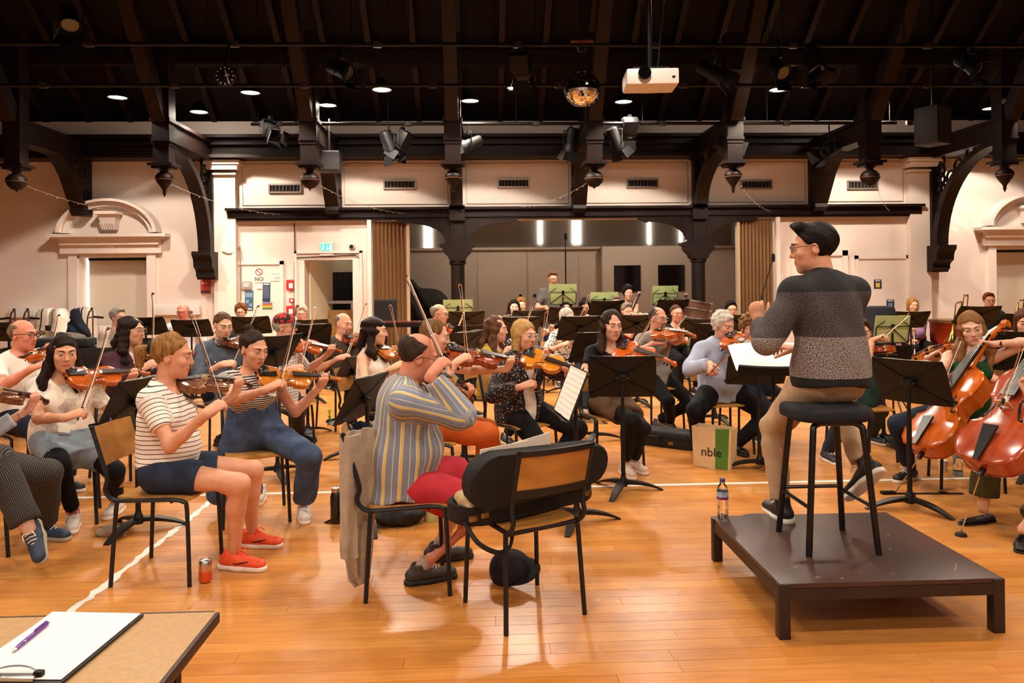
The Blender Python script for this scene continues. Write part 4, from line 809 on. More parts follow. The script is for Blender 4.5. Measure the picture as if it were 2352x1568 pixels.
    sr = MB(); sr.tube(smooth_path([(-0.10*k, 0.02*k, -rib*0.5-0.03*k), (-0.03*k, 0.035*k, -rib*0.5-0.020*k), (0.04*k, 0.04*k, -rib*0.5-0.024*k), (0.10*k, 0.05*k, -rib*0.5-0.028*k)], 4), 0.011*k, 6, flat=((0, 0, 1), 0.5)); sr.cyl((-0.085*k, 0.06*k, -rib*0.5-0.026*k), (-0.085*k, 0.06*k, 0.0), 0.004*k, n=6); sr.cyl((0.085*k, 0.08*k, -rib*0.5-0.026*k), (0.085*k, 0.08*k, 0.0), 0.004*k, n=6); D['shoulder_rest'] = sr.mesh('shoulder_rest', M_EBONY, 50)
    D['len'] = ny+pb+0.03*k; D['neckpos'] = ny-0.02*k; D['zt'] = zt
    return D
VIOLIN = fiddle_meshes(1.0); VIOLA = fiddle_meshes(1.13, 0.036, 0.146, 'viola'); CELLO = fiddle_meshes(2.12, 0.115, 0.30, 'cello')
def recolor(o, m_):
    o.data = o.data; s_ = o.material_slots[0]; s_.link = 'OBJECT'; s_.material = m_
def fiddle(D, name, chin, axis, normal, var_, label, cat, group, chinrest=True):
    Y = nrm(axis); Z = nrm(np.asarray(normal)-Y*(np.asarray(normal)@Y)); X = np.cross(Y, Z); t = thing(name, label, cat, (0, 0, 0), 0, group); set_frame(t, chin, X, Y, Z)
    for nm in ('body', 'neck', 'scroll', 'fingerboard', 'tailpiece', 'bridge', 'strings'):
        o = link_mesh(nm, D[nm], t)
        if nm in ('body', 'neck', 'scroll'): recolor(o, var_)
    for s_ in (1, -1):
        o = link_mesh('f_hole', D['f_hole'], t)
        if s_ < 0: o.scale = (-1, 1, 1)
    for (py, pz, s_) in D['peg_pos']:
        o = link_mesh('peg', D['peg'], t); o.location = (0, py, pz)
        if s_ < 0: o.rotation_euler = (0, 0, PI)
    if chinrest: link_mesh('chin_rest', D['chin_rest'], t); link_mesh('shoulder_rest', D['shoulder_rest'], t)
    return t, X, Y, Z
M_STICK = mat('bow_stick', '5A2410', 0.3, coat=0.3); M_BHAIR = mat('bow_hair', 'E3D6BC', 0.6); M_STICK2 = mat('bow_stick_pale', '8A4A22', 0.3, coat=0.3)
def bow_meshes(L=0.745):
    D = {}; D['stick'] = MB().tube(smooth_path([(0, -0.02, 0.018), (0, 0.15, 0.016), (0, 0.4, 0.010), (0, 0.62, 0.014), (0, L-0.012, 0.024)], 5), [0.0045]*8+[0.004]*7+[0.0032]*6, 6).mesh('stick', M_STICK, 60)
    D['hair'] = MB().box((0, (L+0.05)/2-0.01, 0.0), (0.009, L-0.06, 0.0016)).mesh('hair', M_BHAIR)
    D['frog'] = MB().box((0, 0.03, 0.009), (0.011, 0.05, 0.019), bev=0.002).box((0, -0.03, 0.018), (0.009, 0.02, 0.009), bev=0.002).mesh('frog', M_EBONY, 40)
    D['tip'] = MB().prism([(-0.004, L-0.022, 0.020), (-0.004, L+0.004, 0.022), (-0.004, L-0.003, 0.001), (-0.004, L-0.012, 0.0)], (0, 0, 0), (0.008, 0, 0)).mesh('tip', M_STICK, 30)
    return D
BOW = bow_meshes()
def bow(frog, tip, hairside, label, pale=False):
    """hairside: direction the hair faces"""
    Y = nrm(np.asarray(tip)-frog); Z = -np.asarray(hairside, float); Z = nrm(Z-Y*(Z@Y)); X = np.cross(Y, Z); t = thing('bow', label, 'bow', (0, 0, 0), 0, 'string players bows'); set_frame(t, frog, X, Y, Z)
    for nm in ('stick', 'hair', 'frog', 'tip'):
        o = link_mesh(nm, BOW[nm], t)
        if pale and nm in ('stick', 'tip'): recolor(o, M_STICK2)
    return t
# ================================================================ PEOPLE
def skin_mat(c):
    nm = 'skin_'+c
    if nm in MATS: return MATS[nm]
    M = mat(nm, c, 0.5, var=0.10, vscale=30, spec=0.3)
    return M
def lip_col(c): r, g, b = (int(c[i:i+2], 16) for i in (0, 2, 4)); return '%02X%02X%02X' % (int(r*0.88), int(g*0.70), int(b*0.68))
def hair_mat(c, c2=None):
    nm = 'hair_'+c+(c2 or '')
    if nm in MATS: return MATS[nm]
    r, g, b = (int(c[i:i+2], 16) for i in (0, 2, 4)); c2 = c2 or '%02X%02X%02X' % (int(r*0.55), int(g*0.55), int(b*0.55))
    return mat(nm, c, 0.55, var=0.6, vscale=26, stretch=(3, 3, 0.5), bump=0.7, bscale=70, col2=c2, spec=0.15)
def cloth(c, var=0.18, rough=0.85): return mat('cloth_'+c+'_%d' % int(var*100), c, rough, var=var, vscale=14, bump=0.25, bscale=160, spec=0.2)
M_EYEW = mat('eye_white', 'B3A598', 0.3); M_IRIS = mat('iris', '2A1A12', 0.15); M_LENS = mat('spectacle_lens', 'FFFFFF', 0.03, trans=1.0, alpha=0.25)
EYE = MB(); EYE.sphere((0, 0, 0), 0.0125, 10, 8); EYE.cur = 1; EYE.sphere((0, 0.0062, -0.001), (0.0076, 0.0072, 0.0076), 8, 6); EYE = EYE.mesh('eye', [M_EYEW, M_IRIS], 180)
SHOES = {}
def shoe_meshes(kind, col, sole):
    key = (kind, col, sole)
    if key in SHOES: return SHOES[key]
    z = np.array((0, 0, 1.)); mu = mat('shoe_'+col, col, 0.55, var=0.15, vscale=40); ms = mat('sole_'+sole, sole, 0.6)
    if kind == 'flat': P = [Cone((0, -0.055, 0.022), (0, 0.02, 0.020), 0.034, 0.034, 0.01, flat=(z, 1.3)), Cone((0, 0.02, 0.02), (0.0, 0.155, 0.016), 0.038, 0.026, 0.01, flat=(z, 1.5)), Ell((0, 0.035, 0.055), (0.033, 0.07, 0.034), None, 0.008, 's')]
    else:
        P = [Cone((0, -0.055, 0.045), (0, 0.03, 0.050), 0.036, 0.038, 0.02), Cone((0, 0.03, 0.046), (0.0, 0.15, 0.034), 0.042, 0.036, 0.02, flat=(z, 1.25)), Cone((0, -0.02, 0.05), (0, -0.02, 0.115 if kind == 'hightop' else 0.088), 0.040, 0.040, 0.02), Ell((0, -0.02, 0.145 if kind == 'hightop' else 0.115), (0.033, 0.036, 0.04), None, 0.006, 's')]
    V, Q = sdf_mesh(P+[Cut((0, 0, 0.014), (0, 0, -1))], 0.007)
    def me(nm, V, Q, m_):
        o = mesh_obj(nm, V, Q, m_, (0, 0, 0)); d = o.data; bpy.data.objects.remove(o); return d
    a = me('shoe', V, Q, mu); V, Q = sdf_mesh([Cone((0, -0.06, 0.012), (0, 0.03, 0.012), 0.038, 0.043, 0.02), Cone((0, 0.03, 0.012), (0, 0.155, 0.012), 0.045, 0.037, 0.02), Cut((0, 0, 0.0), (0, 0, -1)), Cut((0, 0, 0.026 if kind != 'flat' else 0.010), (0, 0, 1))], 0.0065)
    b_ = me('sole', V, Q, ms); lc = MB()
    if kind in ('sneaker', 'hightop'):
        for i in range(5): y = 0.035+i*0.017; zz = 0.098-i*0.0085; lc.tube([(-0.024, y, zz-0.012), (0, y+0.002, zz), (0.024, y, zz-0.012)], 0.0035, 5)
        lc.tube(smooth_path([(0, 0.03, 0.1), (0.025, 0.04, 0.108), (0.03, 0.065, 0.09)], 4), 0.003, 5); lc.tube(smooth_path([(0, 0.03, 0.1), (-0.025, 0.04, 0.108), (-0.03, 0.065, 0.09)], 4), 0.003, 5)
    lcm = lc.mesh('laces', mat('lace_pale' if col not in ('F25A2E',) else 'lace_red', 'E8E0D4' if col != 'F25A2E' else 'F0442A', 0.8), 60) if lc.v else None
    SHOES[key] = (a, b_, lcm); return SHOES[key]
NP_ = [0]; TRI = [0]
def person(label, head, face, body, hair=None, haircol='2B1A12', skin='D9A384', s=1.0, fem=False, w=1.0, lean=(0.07, 0.0), seat=0.455, twist=0.0, top=None, legs=None, feet=None, shoes=('sneaker', '2A2A2A', 'D8D4CC'),
           rh=None, lh=None, re=None, le=None, belly=0.0, bust=None, glasses=None, beard=None, inner=None, brow=None, pel=None, knees=None, stand_up=False, jaw=1.0, nose=1.0, fat=0.0, group=None, cap=None, collar=None, haircol2=None, hs=1.0, seatobj=None, lodk=1.0, socks=None):
    """one figure: continuous body mesh (skin) with clothes, hair, shoes and glasses as parts. Returns a dict of joints."""
    Hc = np.asarray(W(*head)) if len(head) == 3 else np.asarray(head[0]); d = float((Hc-CAM)@Fv); NP_[0] += 1; seed = NP_[0]
    lod = 0 if d < 5.7 else 1 if d < 7.6 else 2 if d < 9.6 else 3
    hb = (0.020, 0.022, 0.026, 0.030)[lod]; hh = (0.0055, 0.0068, 0.0085, 0.011)[lod]; hn = (0.0048, 0.0056, 0.007, 0.009)[lod]; hg = (0.0105, 0.0125, 0.016, 0.020)[lod]; hhair = (0.0075, 0.009, 0.011, 0.013)[lod]
    up = np.array((0, 0, 1.)); fwd = yawdir(body); right = np.cross(fwd, up); fc = yawdir(body+twist); rc = np.cross(fc, up); R = head_frame(*face); q = s*hs
    Hh = lambda x, y, z: Hc+R@(np.array((x, y, z))*q)
    P = np.array((Hc[0], Hc[1], seat+0.095*s))-fwd*lean[0]-right*lean[1]
    if pel is not None: P = np.array((pel[0], pel[1], P[2] if len(pel) < 3 else pel[2]))
    hb0 = Hh(0, -0.028, -0.085); N = hb0+nrm(nrm(P-hb0)-R[:, 1]*0.12)*0.085*s; sp = nrm(N-P)
    Wst = P+(N-P)*0.36-fwd*0.012; C = P+(N-P)*0.70+fc*0.005
    shw = (0.148 if fem else 0.172)*s; SR = N-sp*0.055*s+rc*shw; SL = N-sp*0.055*s-rc*shw
    hip, wai, rib = ((0.158, 0.120, 0.132) if fem else (0.150, 0.138, 0.152)); hip, wai, rib = hip*s*w, wai*s*w, rib*s*w
    B = dict(N=N, P=P, fwd=fc, right=rc, SR=SR, SL=SL, R=R, Hc=Hc, d=d)
    def torso(g, lo=0.0):
        T = [Cone(P+sp*0.055*s, Wst, hip+g, wai+g, 0.05, flat=(fwd, 1.32), off=0), Cone(Wst, C, wai+g, rib+g, 0.05, flat=(fc, 1.32), off=np.linalg.norm(Wst-P)), Cone(C, N-sp*0.085*s, rib+g, rib*0.80+g, 0.05, flat=(fc, 1.45), off=np.linalg.norm(C-P))]
        T += [Cone(N-sp*0.005*s, S_, 0.040*s+g, 0.046*s+g, 0.04, off=np.linalg.norm(N-P)-0.1) for S_ in (SR, SL)]
        if belly: T.append(Ell(P+(N-P)*0.30+fwd*(0.05+belly*0.4), np.array((wai*0.93, 0.09+belly, 0.13))+g, np.stack([right, fwd, up], 1), 0.05))
        if bust: T += [Ell(P+(N-P)*0.62+fc*0.085*s*w+rc*sx*0.062*s, np.array((0.060, 0.050, 0.055))*bust*s+g, np.stack([rc, fc, sp], 1), 0.04) for sx in (-1, 1)]
        for t_ in T: t_.uvf = (P, sp, fc, 0.15)
        return T
    scut = Cut((P[0], P[1], seat+0.004), (0, 0, -1), 0.34)
    # arms
    arms = {}
    for sd, spec, S_, hint in (('R', rh, SR, re), ('L', lh, SL, le)):
        sx = 1 if sd == 'R' else -1
        if spec is None: G = P+fwd*0.27*s+right*sx*0.10+up*0.04; spec = ('at', G, fwd*0.9-right*sx*0.3-up*0.1, -up, (30, 35, 20))
        if spec[0] == 'bow':
            G, tip = spec[1], spec[2]; b_ = nrm(tip-G); v = G-S_-up*0.05; x = nrm(v-b_*(v@b_)+b_*0.10); sd_ = nrm(b_-x*(b_@x)); n = np.cross(sd_, x); wr = G+b_*0.015-x*0.098*s-n*0.012; cur = (40, 48, 30)
        elif spec[0] == 'neck':
            V = spec[1]; X_, a_, nv = V['X'], V['Y'], V['Z']; G = V['o']+a_*(V['D']['neckpos']-(spec[2] if len(spec) > 2 else 0.03))+nv*V['D']['zt']; x = nrm(nv*0.80+X_*0.18-a_*0.10); n = nrm(-X_-x*(-X_@x)); sd_ = a_; wr = G+X_*0.030-x*0.088*s; cur = (58, 62, 42)
        else:
            G, x, n = np.asarray(spec[1], float), nrm(spec[2]), nrm(spec[3]); n = nrm(n-x*(n@x)); sd_ = np.cross(x, n)*sx; cur = spec[4] if len(spec) > 4 else (25, 35, 20); wr = G-x*0.085*s-n*0.01
        hv = hint if hint is not None else (0.55, -0.15, -0.8); hw_ = (right*sx*hv[0]+fwd*hv[1]+up*hv[2]) if not (isinstance(hv, tuple) and isinstance(hv[0], str)) else np.asarray(hv[1])-(S_+wr)/2; E, wr2 = ik(S_, wr, 0.285*s, 0.255*s, hw_)
        arms[sd] = (S_, E, wr2, x, n, sd_, cur)
    # legs
    legj = {}
    for i, (sd, sx) in enumerate((('R', 1), ('L', -1))):
        HJ = P+right*sx*0.088*s*(w**0.5)+fwd*0.015
        f = feet[i] if feet is not None and feet[i] is not None else None; fy = body
        if f is None: O = np.array((HJ[0], HJ[1], 0))+fwd*0.40*s+right*sx*0.03
        else:
            O = np.array(f[0]) if not isinstance(f[0], (int, float)) else FL(f[0], f[1]); fy = f[1] if not isinstance(f[0], (int, float)) else (f[2] if len(f) > 2 else body)
        fdir = yawdir(fy); A = O-fdir*0.035*s+up*0.085*s if f is None or isinstance(f[0], (int, float)) else O+up*0.0
        if f is None or isinstance(f[0], (int, float)):
            dv = A-HJ; hz = math.hypot(dv[0], dv[1]); mx = math.sqrt(max(0.01, (0.825*s)**2-dv[2]**2))
            if hz > mx: A = np.array((HJ[0]+dv[0]*mx/hz, HJ[1]+dv[1]*mx/hz, A[2]))
        kh = knees[i] if knees is not None and knees[i] is not None else (0.10, 0.75, 0.7); K, A2 = ik(HJ, A, 0.425*s, 0.415*s, right*sx*kh[0]+fwd*kh[1]+up*kh[2]); legj[sd] = (HJ, K, A2, fdir)
    # ---------------- body mesh
    lk = 0.86 if legs is not None and any(l_['kind'] == 'long' for l_ in (legs if isinstance(legs, list) else [legs])) else 1.0; ak = 0.88 if top is not None and top.get('sleeve', 0.5) > 1.5 else 1.0
    bp = torso(-0.004)+[Cone(N-sp*0.03, Hh(0, -0.022, -0.055), 0.056*s*(0.88 if fem else 1.02), 0.052*s*(0.88 if fem else 1.02), 0.025)]
    for sd in 'RL':
        S_, E, wr, x, n, sd_, cur = arms[sd]; wa = ak*s*w**0.5*(0.92 if fem else 1.0); bp += [Cone(S_, E, 0.047*wa, 0.037*wa, 0.03), Cone(E, E+(wr-E)*0.35, 0.037*wa, 0.037*wa, 0.02), Cone(E+(wr-E)*0.35, wr, 0.036*wa, 0.0245*s, 0.015)]
        HJ, K, A, fd = legj[sd]; wl = lk*s*w**0.6; cm = K+(A-K)*0.33; ax_ = nrm(A-K); bk = -fd; bk = nrm(bk-ax_*(bk@ax_)); bp += [Cone(HJ, K, 0.083*wl, 0.054*wl, 0.05), Cone(K, cm+bk*0.012, 0.053*wl, 0.052*wl, 0.02), Cone(cm+bk*0.012, A, 0.050*wl, 0.033*s, 0.02)]
    hp = head_prims(Hc, R, q, fem, jaw, nose, fat=fat); hands = {}
    for sd in 'RL': S_, E, wr, x, n, sd_, cur = arms[sd]; hands[sd] = hand_prims(wr, x, n, sd_, s*(0.92 if fem else 1.0), cur)
    allp = bp+hp+hands['R']+hands['L']
    F, L = field(bp+([] if stand_up else [scut])+hp, hb); V, Q = surface_nets(F, L, hb); Vs, Qs, MI = [], [], []; boxes = [(np.min([p.lo for p in hp], 0)-0.03, np.max([p.hi for p in hp], 0)+0.03)]
    for sd in 'RL':
        wr, x = arms[sd][2], arms[sd][3]; pr = hands[sd]; lo = np.minimum(np.min([p.lo for p in pr], 0), wr-0.03)-0.012; hi = np.maximum(np.max([p.hi for p in pr], 0), wr+0.03)+0.012; boxes.append((lo, hi))
    cen = V[Q].mean(1); keep = np.ones(len(Q), bool); lo, hi = boxes[0]; keep &= ~((cen > lo+hb*0.8).all(1) & (cen < hi-hb*0.8).all(1)); Vs.append(V); Qs.append(Q[keep]); MI.append(np.zeros(keep.sum(), int)); off = len(V)
    V2, Q2 = sdf_mesh(bp[:3]+bp[3:5]+[p for p in bp if p is bp[len(torso(0))]]+hp, hh, lo=boxes[0][0], hi=boxes[0][1])
    c = (V2[Q2].mean(1)-Hc)@R/q; mi = np.zeros(len(Q2), int)
    lip = ((c[:, 0]/0.024)**2+((c[:, 2]+0.0595)/0.0125)**2 < 1) & (c[:, 1] > 0.072); mi[lip] = 1
    if beard:
        bz = (c[:, 2] < -0.035) & (c[:, 1] > 0.0) & ~lip & ((c[:, 0]/0.03)**2+((c[:, 2]+0.058)/0.018)**2 > 1) if beard[1] == 'full' else ((np.abs(c[:, 0]) < 0.034) & (c[:, 2] < -0.038) & (c[:, 1] > 0.055) & ~lip & ((c[:, 0]/0.026)**2+((c[:, 2]+0.0605)/0.014)**2 > 1)); mi[bz] = 2
    Vs.append(V2); Qs.append(Q2+off); MI.append(mi); off += len(V2)
    for k_, sd in enumerate('RL'):
        S_, E, wr = arms[sd][:3]; lo, hi = boxes[1+k_]; V3, Q3 = sdf_mesh([Cone(E+(wr-E)*0.35, wr, 0.036*s*w**0.5*(0.92 if fem else 1), 0.0245*s, 0.015)]+hands[sd], hn, lo=lo, hi=hi); Vs.append(V3); Qs.append(Q3+off); MI.append(np.zeros(len(Q3), int)); off += len(V3)
    org = np.array((P[0], P[1], 0.0)); mats_ = [skin_mat(skin), mat('lip_'+skin, lip_col(skin), 0.4), hair_mat(beard[0]) if beard else skin_mat(skin)]
    me = mesh_obj('person', np.concatenate(Vs), np.concatenate(Qs), mats_, org, None, mi=np.concatenate(MI)); tag(me, label, 'person', group)
    def part(name, prims, m_, h, lab=None, uv=False, wob=0.0, wsc=22.0, **kw):
        V, Q = sdf_mesh(prims, h, wob=wob, wsc=wsc, seed=seed, **kw); TRI[0] += 2*len(Q)
        if len(Q) == 0: return None
        o = mesh_obj(name, V, Q, m_, org, me, uvprims=prims if uv else None)
        if lab: o['label'] = lab
        return o
    TRI[0] += 2*off
    # ---------------- clothes
    def sleeves(g, fr, flare=0.0):
        T = []
        for sd in 'RL':
            S_, E, wr = arms[sd][:3]; wa = s*w**0.5*(0.92 if fem else 1.0); r0, r1 = 0.050*wa+g, 0.040*wa+g
            if fr <= 0: continue
            if fr <= 1: T.append(Cone(S_, S_+(E-S_)*fr, r0, r0+(r1-r0)*fr+flare, 0.04, cap=True, off=0.02))
            else:
                f2 = fr-1; T += [Cone(S_, E, r0, r1, 0.04, off=0.02), Cone(E, E+(wr-E)*f2, r1, r1+(0.030*s+g-r1)*f2+flare, 0.015, cap=True, off=0.3)]
        return T
    def top_garment(name, tp, g0):
        g = g0+tp.get('loose', 0.0); pr = torso(g)+sleeves(g*tp.get('sl', 0.9), tp.get('sleeve', 0.5), tp.get('flare', 0.0))
        ln = tp.get('length', 0.0)
        if ln: pr.insert(0, Cone(P+sp*0.06*s, P-sp*ln+fwd*tp.get('drape', 0.0), hip+g+0.004, hip+g+tp.get('hemw', 0.012), 0.05, flat=(fwd, 1.2), cap=False)); pr[0].uvf = (P, sp, fc, 0.15)
        # neck opening
        nr = tp.get('neck', 0.066); pr.append(Ell(N+fc*(0.020+tp.get('scoop', 0.0)*0.7)+sp*(0.035-tp.get('scoop', 0.0)*0.55), np.array((nr+tp.get('scoop', 0)*0.4, nr+tp.get('scoop', 0.0), nr+tp.get('scoop', 0.0)*0.8))*s, np.stack([rc, fc, sp], 1), 0.004, 's'))
        if tp.get('strap'):
            for sx in (-1, 1): pr.append(Ell((SR if sx > 0 else SL)+sp*0.01, np.array((0.075, 0.09, 0.10))*s, np.stack([rc, fc, sp], 1), 0.006, 's'))
        if tp.get('open'):
            ow = tp['open']; pr.append(Cone(N+fc*0.08, P+fwd*0.20-sp*0.1, ow, ow*1.4, 0.004, op='s'))
        if not stand_up: pr.append(scut)
        if tp.get('hem') is not None: pr.append(Cut(P+sp*tp['hem'], -sp+fwd*0.0))
        return part(name, pr, tp['mat'], hg*tp.get('res', 1.0), tp.get('label'), uv=True, wob=tp.get('wob', 0.0035), wsc=tp.get('wsc', 24))
    if inner: top_garment('undershirt', inner, 0.006)
    if top: top_garment(top.get('name', 'shirt'), top, 0.013)
    if legs:
        for lg in (legs if isinstance(legs, list) else [legs]):
            k = lg['kind']; g = lg.get('loose', 0.008); m_ = lg['mat']; pr = []
            if k != 'tights': pr += [Cone(P+sp*0.055*s, P+sp*lg.get('rise', 0.09), hip+g*0.4, (hip*0.6+wai*0.4)+g*0.3, 0.05, flat=(fwd, 1.30), off=0)]
            wl = s*w**0.6
            for sd in 'RL':
                HJ, K, A, fd = legj[sd]; ex = lg.get('end', 0.95)
                if k == 'skirt': pr += [Cone(HJ, HJ+(K-HJ)*ex, 0.083*wl+g, 0.066*wl+g, 0.05, cap=True)]
                elif k == 'shorts': pr += [Cone(HJ, HJ+(K-HJ)*ex, 0.084*wl+g, 0.074*wl+g+0.006, 0.03, cap=True)]
                else:
                    fl_ = lg.get('flare', 0.0); pr += [Cone(HJ, K, 0.084*wl+g, 0.055*wl+g, 0.04), Cone(K, K+(A-K)*ex, 0.055*wl+g, 0.040*wl+g*0.8+fl_, 0.02, cap=True, off=0.42)]
            if k == 'skirt':
                mR, mL = legj['R'], legj['L']; ex = lg.get('end', 0.7); a = P+fwd*0.05; b_ = ((mR[0]+(mR[1]-mR[0])*ex)+(mL[0]+(mL[1]-mL[0])*ex))/2; pr += [Cone(a, b_, 0.135*wl+g, 0.115*wl+g, 0.06, flat=(nrm(np.cross(nrm(b_-a), right)), 1.7), cap=True)]
            pr.append(Cut((0, 0, 0.012), (0, 0, -1)))
            part(lg.get('name', k if k != 'long' else 'trousers'), pr, m_, hg*(1.05 if k != 'tights' else 1.0), lg.get('label'), uv=True, wob=lg.get('wob', 0.003), wsc=lg.get('wsc', 20))
    if socks:
        for sd in 'RL': HJ, K, A, fd = legj[sd]; part('sock', [Cone(A-nrm(A-K)*0.0, A+(K-A)*socks[1], 0.037*s, 0.043*s, 0.01, cap=True)], socks[0], 0.010)
    if shoes:
        for sd in 'RL':
            HJ, K, A, fd = legj[sd]; a, b_, l_ = shoe_meshes(*shoes); so = link_mesh('shoe', a, me)
            on_floor = (feet is None or feet[0 if sd == 'R' else 1] is None or isinstance(feet[0 if sd == 'R' else 1][0], (int, float))); Y_ = fd; Z_ = up
            if not on_floor: ft = feet[0 if sd == 'R' else 1]; Y_ = nrm(ft[2]) if len(ft) > 2 else nrm(fd-up*0.3); Z_ = nrm(K-A); Z_ = nrm(Z_-Y_*(Z_@Y_))
            X_ = np.cross(Y_, Z_); o0 = A-Z_*0.085*s+Y_*0.0
            if on_floor: o0[2] = max(0.0, A[2]-0.085*s)
            set_frame(so, o0-org, X_, Y_, Z_, s); link_mesh('sole', b_, so)
            if l_: link_mesh('laces', l_, so)
    # ---------------- hair, face details
    if hair:
        hpz = hair_prims(hair, Hc, R, q, B); ho = part('hair', hpz, hair_mat(haircol, haircol2), hhair, wob=0.006 if hair[0] in ('curly', 'fluffy', 'long') else 0.0025, wsc={'long': 42, 'curly': 95, 'fluffy': 95}.get(hair[0], 60))
        if hair[0] in ('ponytail',) and len(hair) > 1: MBs = MB().tube([Hh(0, -0.118, 0.032)-org+R@np.array((0.030*math.cos(a), 0, 0.030*math.sin(a)))*q for a in np.linspace(0, 2*PI, 12)], 0.014*q, 7, cap=False).build('hair_tie', M_BLACK, me)
    if d < 9.8:
        for sx in (-1, 1):
            e = link_mesh('eye', EYE, me); Rg = R; set_frame(e, Hh(sx*0.032, 0.0758, 0.0115)-org, Rg[:, 0], Rg[:, 1], Rg[:, 2], q)
            bm_ = MB().tube([Hh(sx*0.014, 0.0945, 0.032)-org, Hh(sx*0.030, 0.0915, 0.0375)-org, Hh(sx*0.048, 0.0775, 0.034)-org], [0.0026*q, 0.0034*q, 0.0018*q], 6, flat=(R[:, 1], 0.7)).build('eyebrow', hair_mat(brow or haircol), me)
    if glasses:
        gm = MB(); col, rim = glasses
        for sx in (-1, 1):
            gm.tube([Hh(sx*0.034+0.023*math.cos(a), 0.101-0.006*abs(math.cos(a)) if sx*math.cos(a) > 0 else 0.101, 0.010+0.018*math.sin(a))-org for a in np.linspace(0, 2*PI, 17)], rim*q, 5, cap=False); gm.tube([Hh(sx*0.057, 0.095, 0.016)-org, Hh(sx*0.076, 0.05, 0.016)-org, Hh(sx*0.080, -0.01, 0.012)-org, Hh(sx*0.078, -0.03, -0.008)-org], rim*q, 5)
        gm.tube([Hh(-0.011, 0.101, 0.014)-org, Hh(0, 0.104, 0.017)-org, Hh(0.011, 0.101, 0.014)-org], rim*q, 5); gm.build('glasses', mat('glasses_'+col, col, 0.3, metal=0.2), me)
    if collar:
        ax_ = nrm(N-C+R[:, 2]*0.1); cm = MB(); rows = []
        for k in range(17):
            a = math.radians(28+304*k/16); dirv = fc*math.cos(a)+rc*math.sin(a); b0 = N+ax_*0.0; r0 = 0.060*s; rows.append([b0+dirv*(r0+0.014)-ax_*0.012+dirv*0.012-org, b0+dirv*(r0+0.008)+ax_*0.016-org, b0+dirv*(r0+0.002)+ax_*0.034*s-org])
        cm.sheet(rows, 0.004); cm.build('collar', collar, me, smooth=60)
    if cap:
        pr = [Ell(Hh(0, -0.012, 0.05), np.array((0.088, 0.106, 0.088))*q, R, 0.01), Cut(Hh(0, 0, 0.045), -R[:, 2]+R[:, 1]*0.08)]; co = part('cap', pr, cap, 0.008, uv=True); rows = []
        for i in range(5):
            t = i/4; rows.append([Hh(0.075*math.sin(a)*(1-0.15*t), 0.07+0.075*t*math.cos(a)+0.012*math.cos(a), 0.052-0.022*t-0.018*abs(math.sin(a)))-org for a in np.linspace(-1.3, 1.3, 9)])
        MB().sheet(rows, 0.004).build('cap_peak', mat('cap_black', '141110', 0.8), me, smooth=60)
    B.update(arms=arms, legs=legj, obj=me, org=org, Hh=Hh, sp=sp, C=C, right0=right, fwd0=fwd)
    if seatobj: chair(P[0]+fwd[0]*0.03, P[1]+fwd[1]*0.03, body, seatobj, zs=seat/0.455)
    return B
def hold_fiddle(Hc_px, chin, scroll, sign, normal, D=None, var_=None, name='violin', label='', group='violins and violas being played'):
    """place a violin by its lower end (px, py, depth) and the sight line of its scroll"""
    D = D or VIOLIN; c = np.asarray(W(*chin)); e = aim(c, scroll[0], scroll[1], D['len'], sign); t, X, Y, Z = fiddle(D, name, c, e-c, normal, var_ or V_ORANGE, label, name, group); return dict(o=c, X=X, Y=Y, Z=Z, D=D, obj=t, e=e)
def hold_bow(frog, tip, sign, hairside, label, pale=False, L=0.745):
    f = np.asarray(W(*frog)); t = aim(f, tip[0], tip[1], L, sign); bow(f, t, hairside, label, pale); return ('bow', f, t)
# ---------------------------------------------------------------- garments with a print
G_STRIPE = attr_mat('white_tee_black_stripes', lambda t, u, v, a: mixc(t, stripe(t, u, 0.0235, 0.17), 'EFE3D8', '1A181C'))
G_STRIPE2 = attr_mat('black_white_fine_stripes', lambda t, u, v, a: mixc(t, stripe(t, u, 0.0145, 0.5), 'D9CFC4', '201A1C'))
def _oldshirt(t, u, v, a):
    c = mixc(t, stripe(t, v, 0.062, 0.16), '7F8699', 'D9B95E'); c = mixc(t, stripe(t, v, 0.062, 0.045, 0.06), c, 'EADFC8'); return mixc(t, stripe(t, v, 0.062, 0.05, 0.45), c, 'C9C3C0')
G_OLD = attr_mat('blue_grey_yellow_stripe_shirt', _oldshirt)
def _check(t, u, v, a): return mixc(t, mth(t, 'MULTIPLY', mth(t, 'ADD', stripe(t, u, 0.03, 0.35), stripe(t, v, 0.03, 0.35)), 0.4), 'E6E4E4', '3E4C78')
G_CHECK = attr_mat('blue_white_check', _check)
def noisep(t, a, sc, th, c1, c2, det=1.0, rnd_=None):
    n = nd(t, 'ShaderNodeTexNoise'); n.inputs['Scale'].default_value = sc; n.inputs['Detail'].default_value = det; t.links.new(a, n.inputs['Vector']); return mixc(t, mth(t, 'GREATER_THAN', n.outputs['Fac'], th), c1, c2)
def _nz(t, a, sc):
    n = nd(t, 'ShaderNodeTexNoise'); n.inputs['Scale'].default_value = sc; n.inputs['Detail'].default_value = 1; mp = nd(t, 'ShaderNodeMapping'); mp.inputs['Location'].default_value = (3, 7, 1); t.links.new(a, mp.inputs[0]); t.links.new(mp.outputs[0], n.inputs['Vector']); return n.outputs['Fac']
G_FLORAL = attr_mat('black_floral', lambda t, u, v, a: mixc(t, mth(t, 'GREATER_THAN', _nz(t, a, 62), 0.66), noisep(t, a, 75, 0.665, '121014', 'E2D6C8'), 'B8705C'))
G_LEAF = attr_mat('leaf_print', lambda t, u, v, a: noisep(t, a, 40, 0.56, noisep(t, a, 55, 0.62, 'E9E4DA', 'CDB04A'), '2C4660', 2))
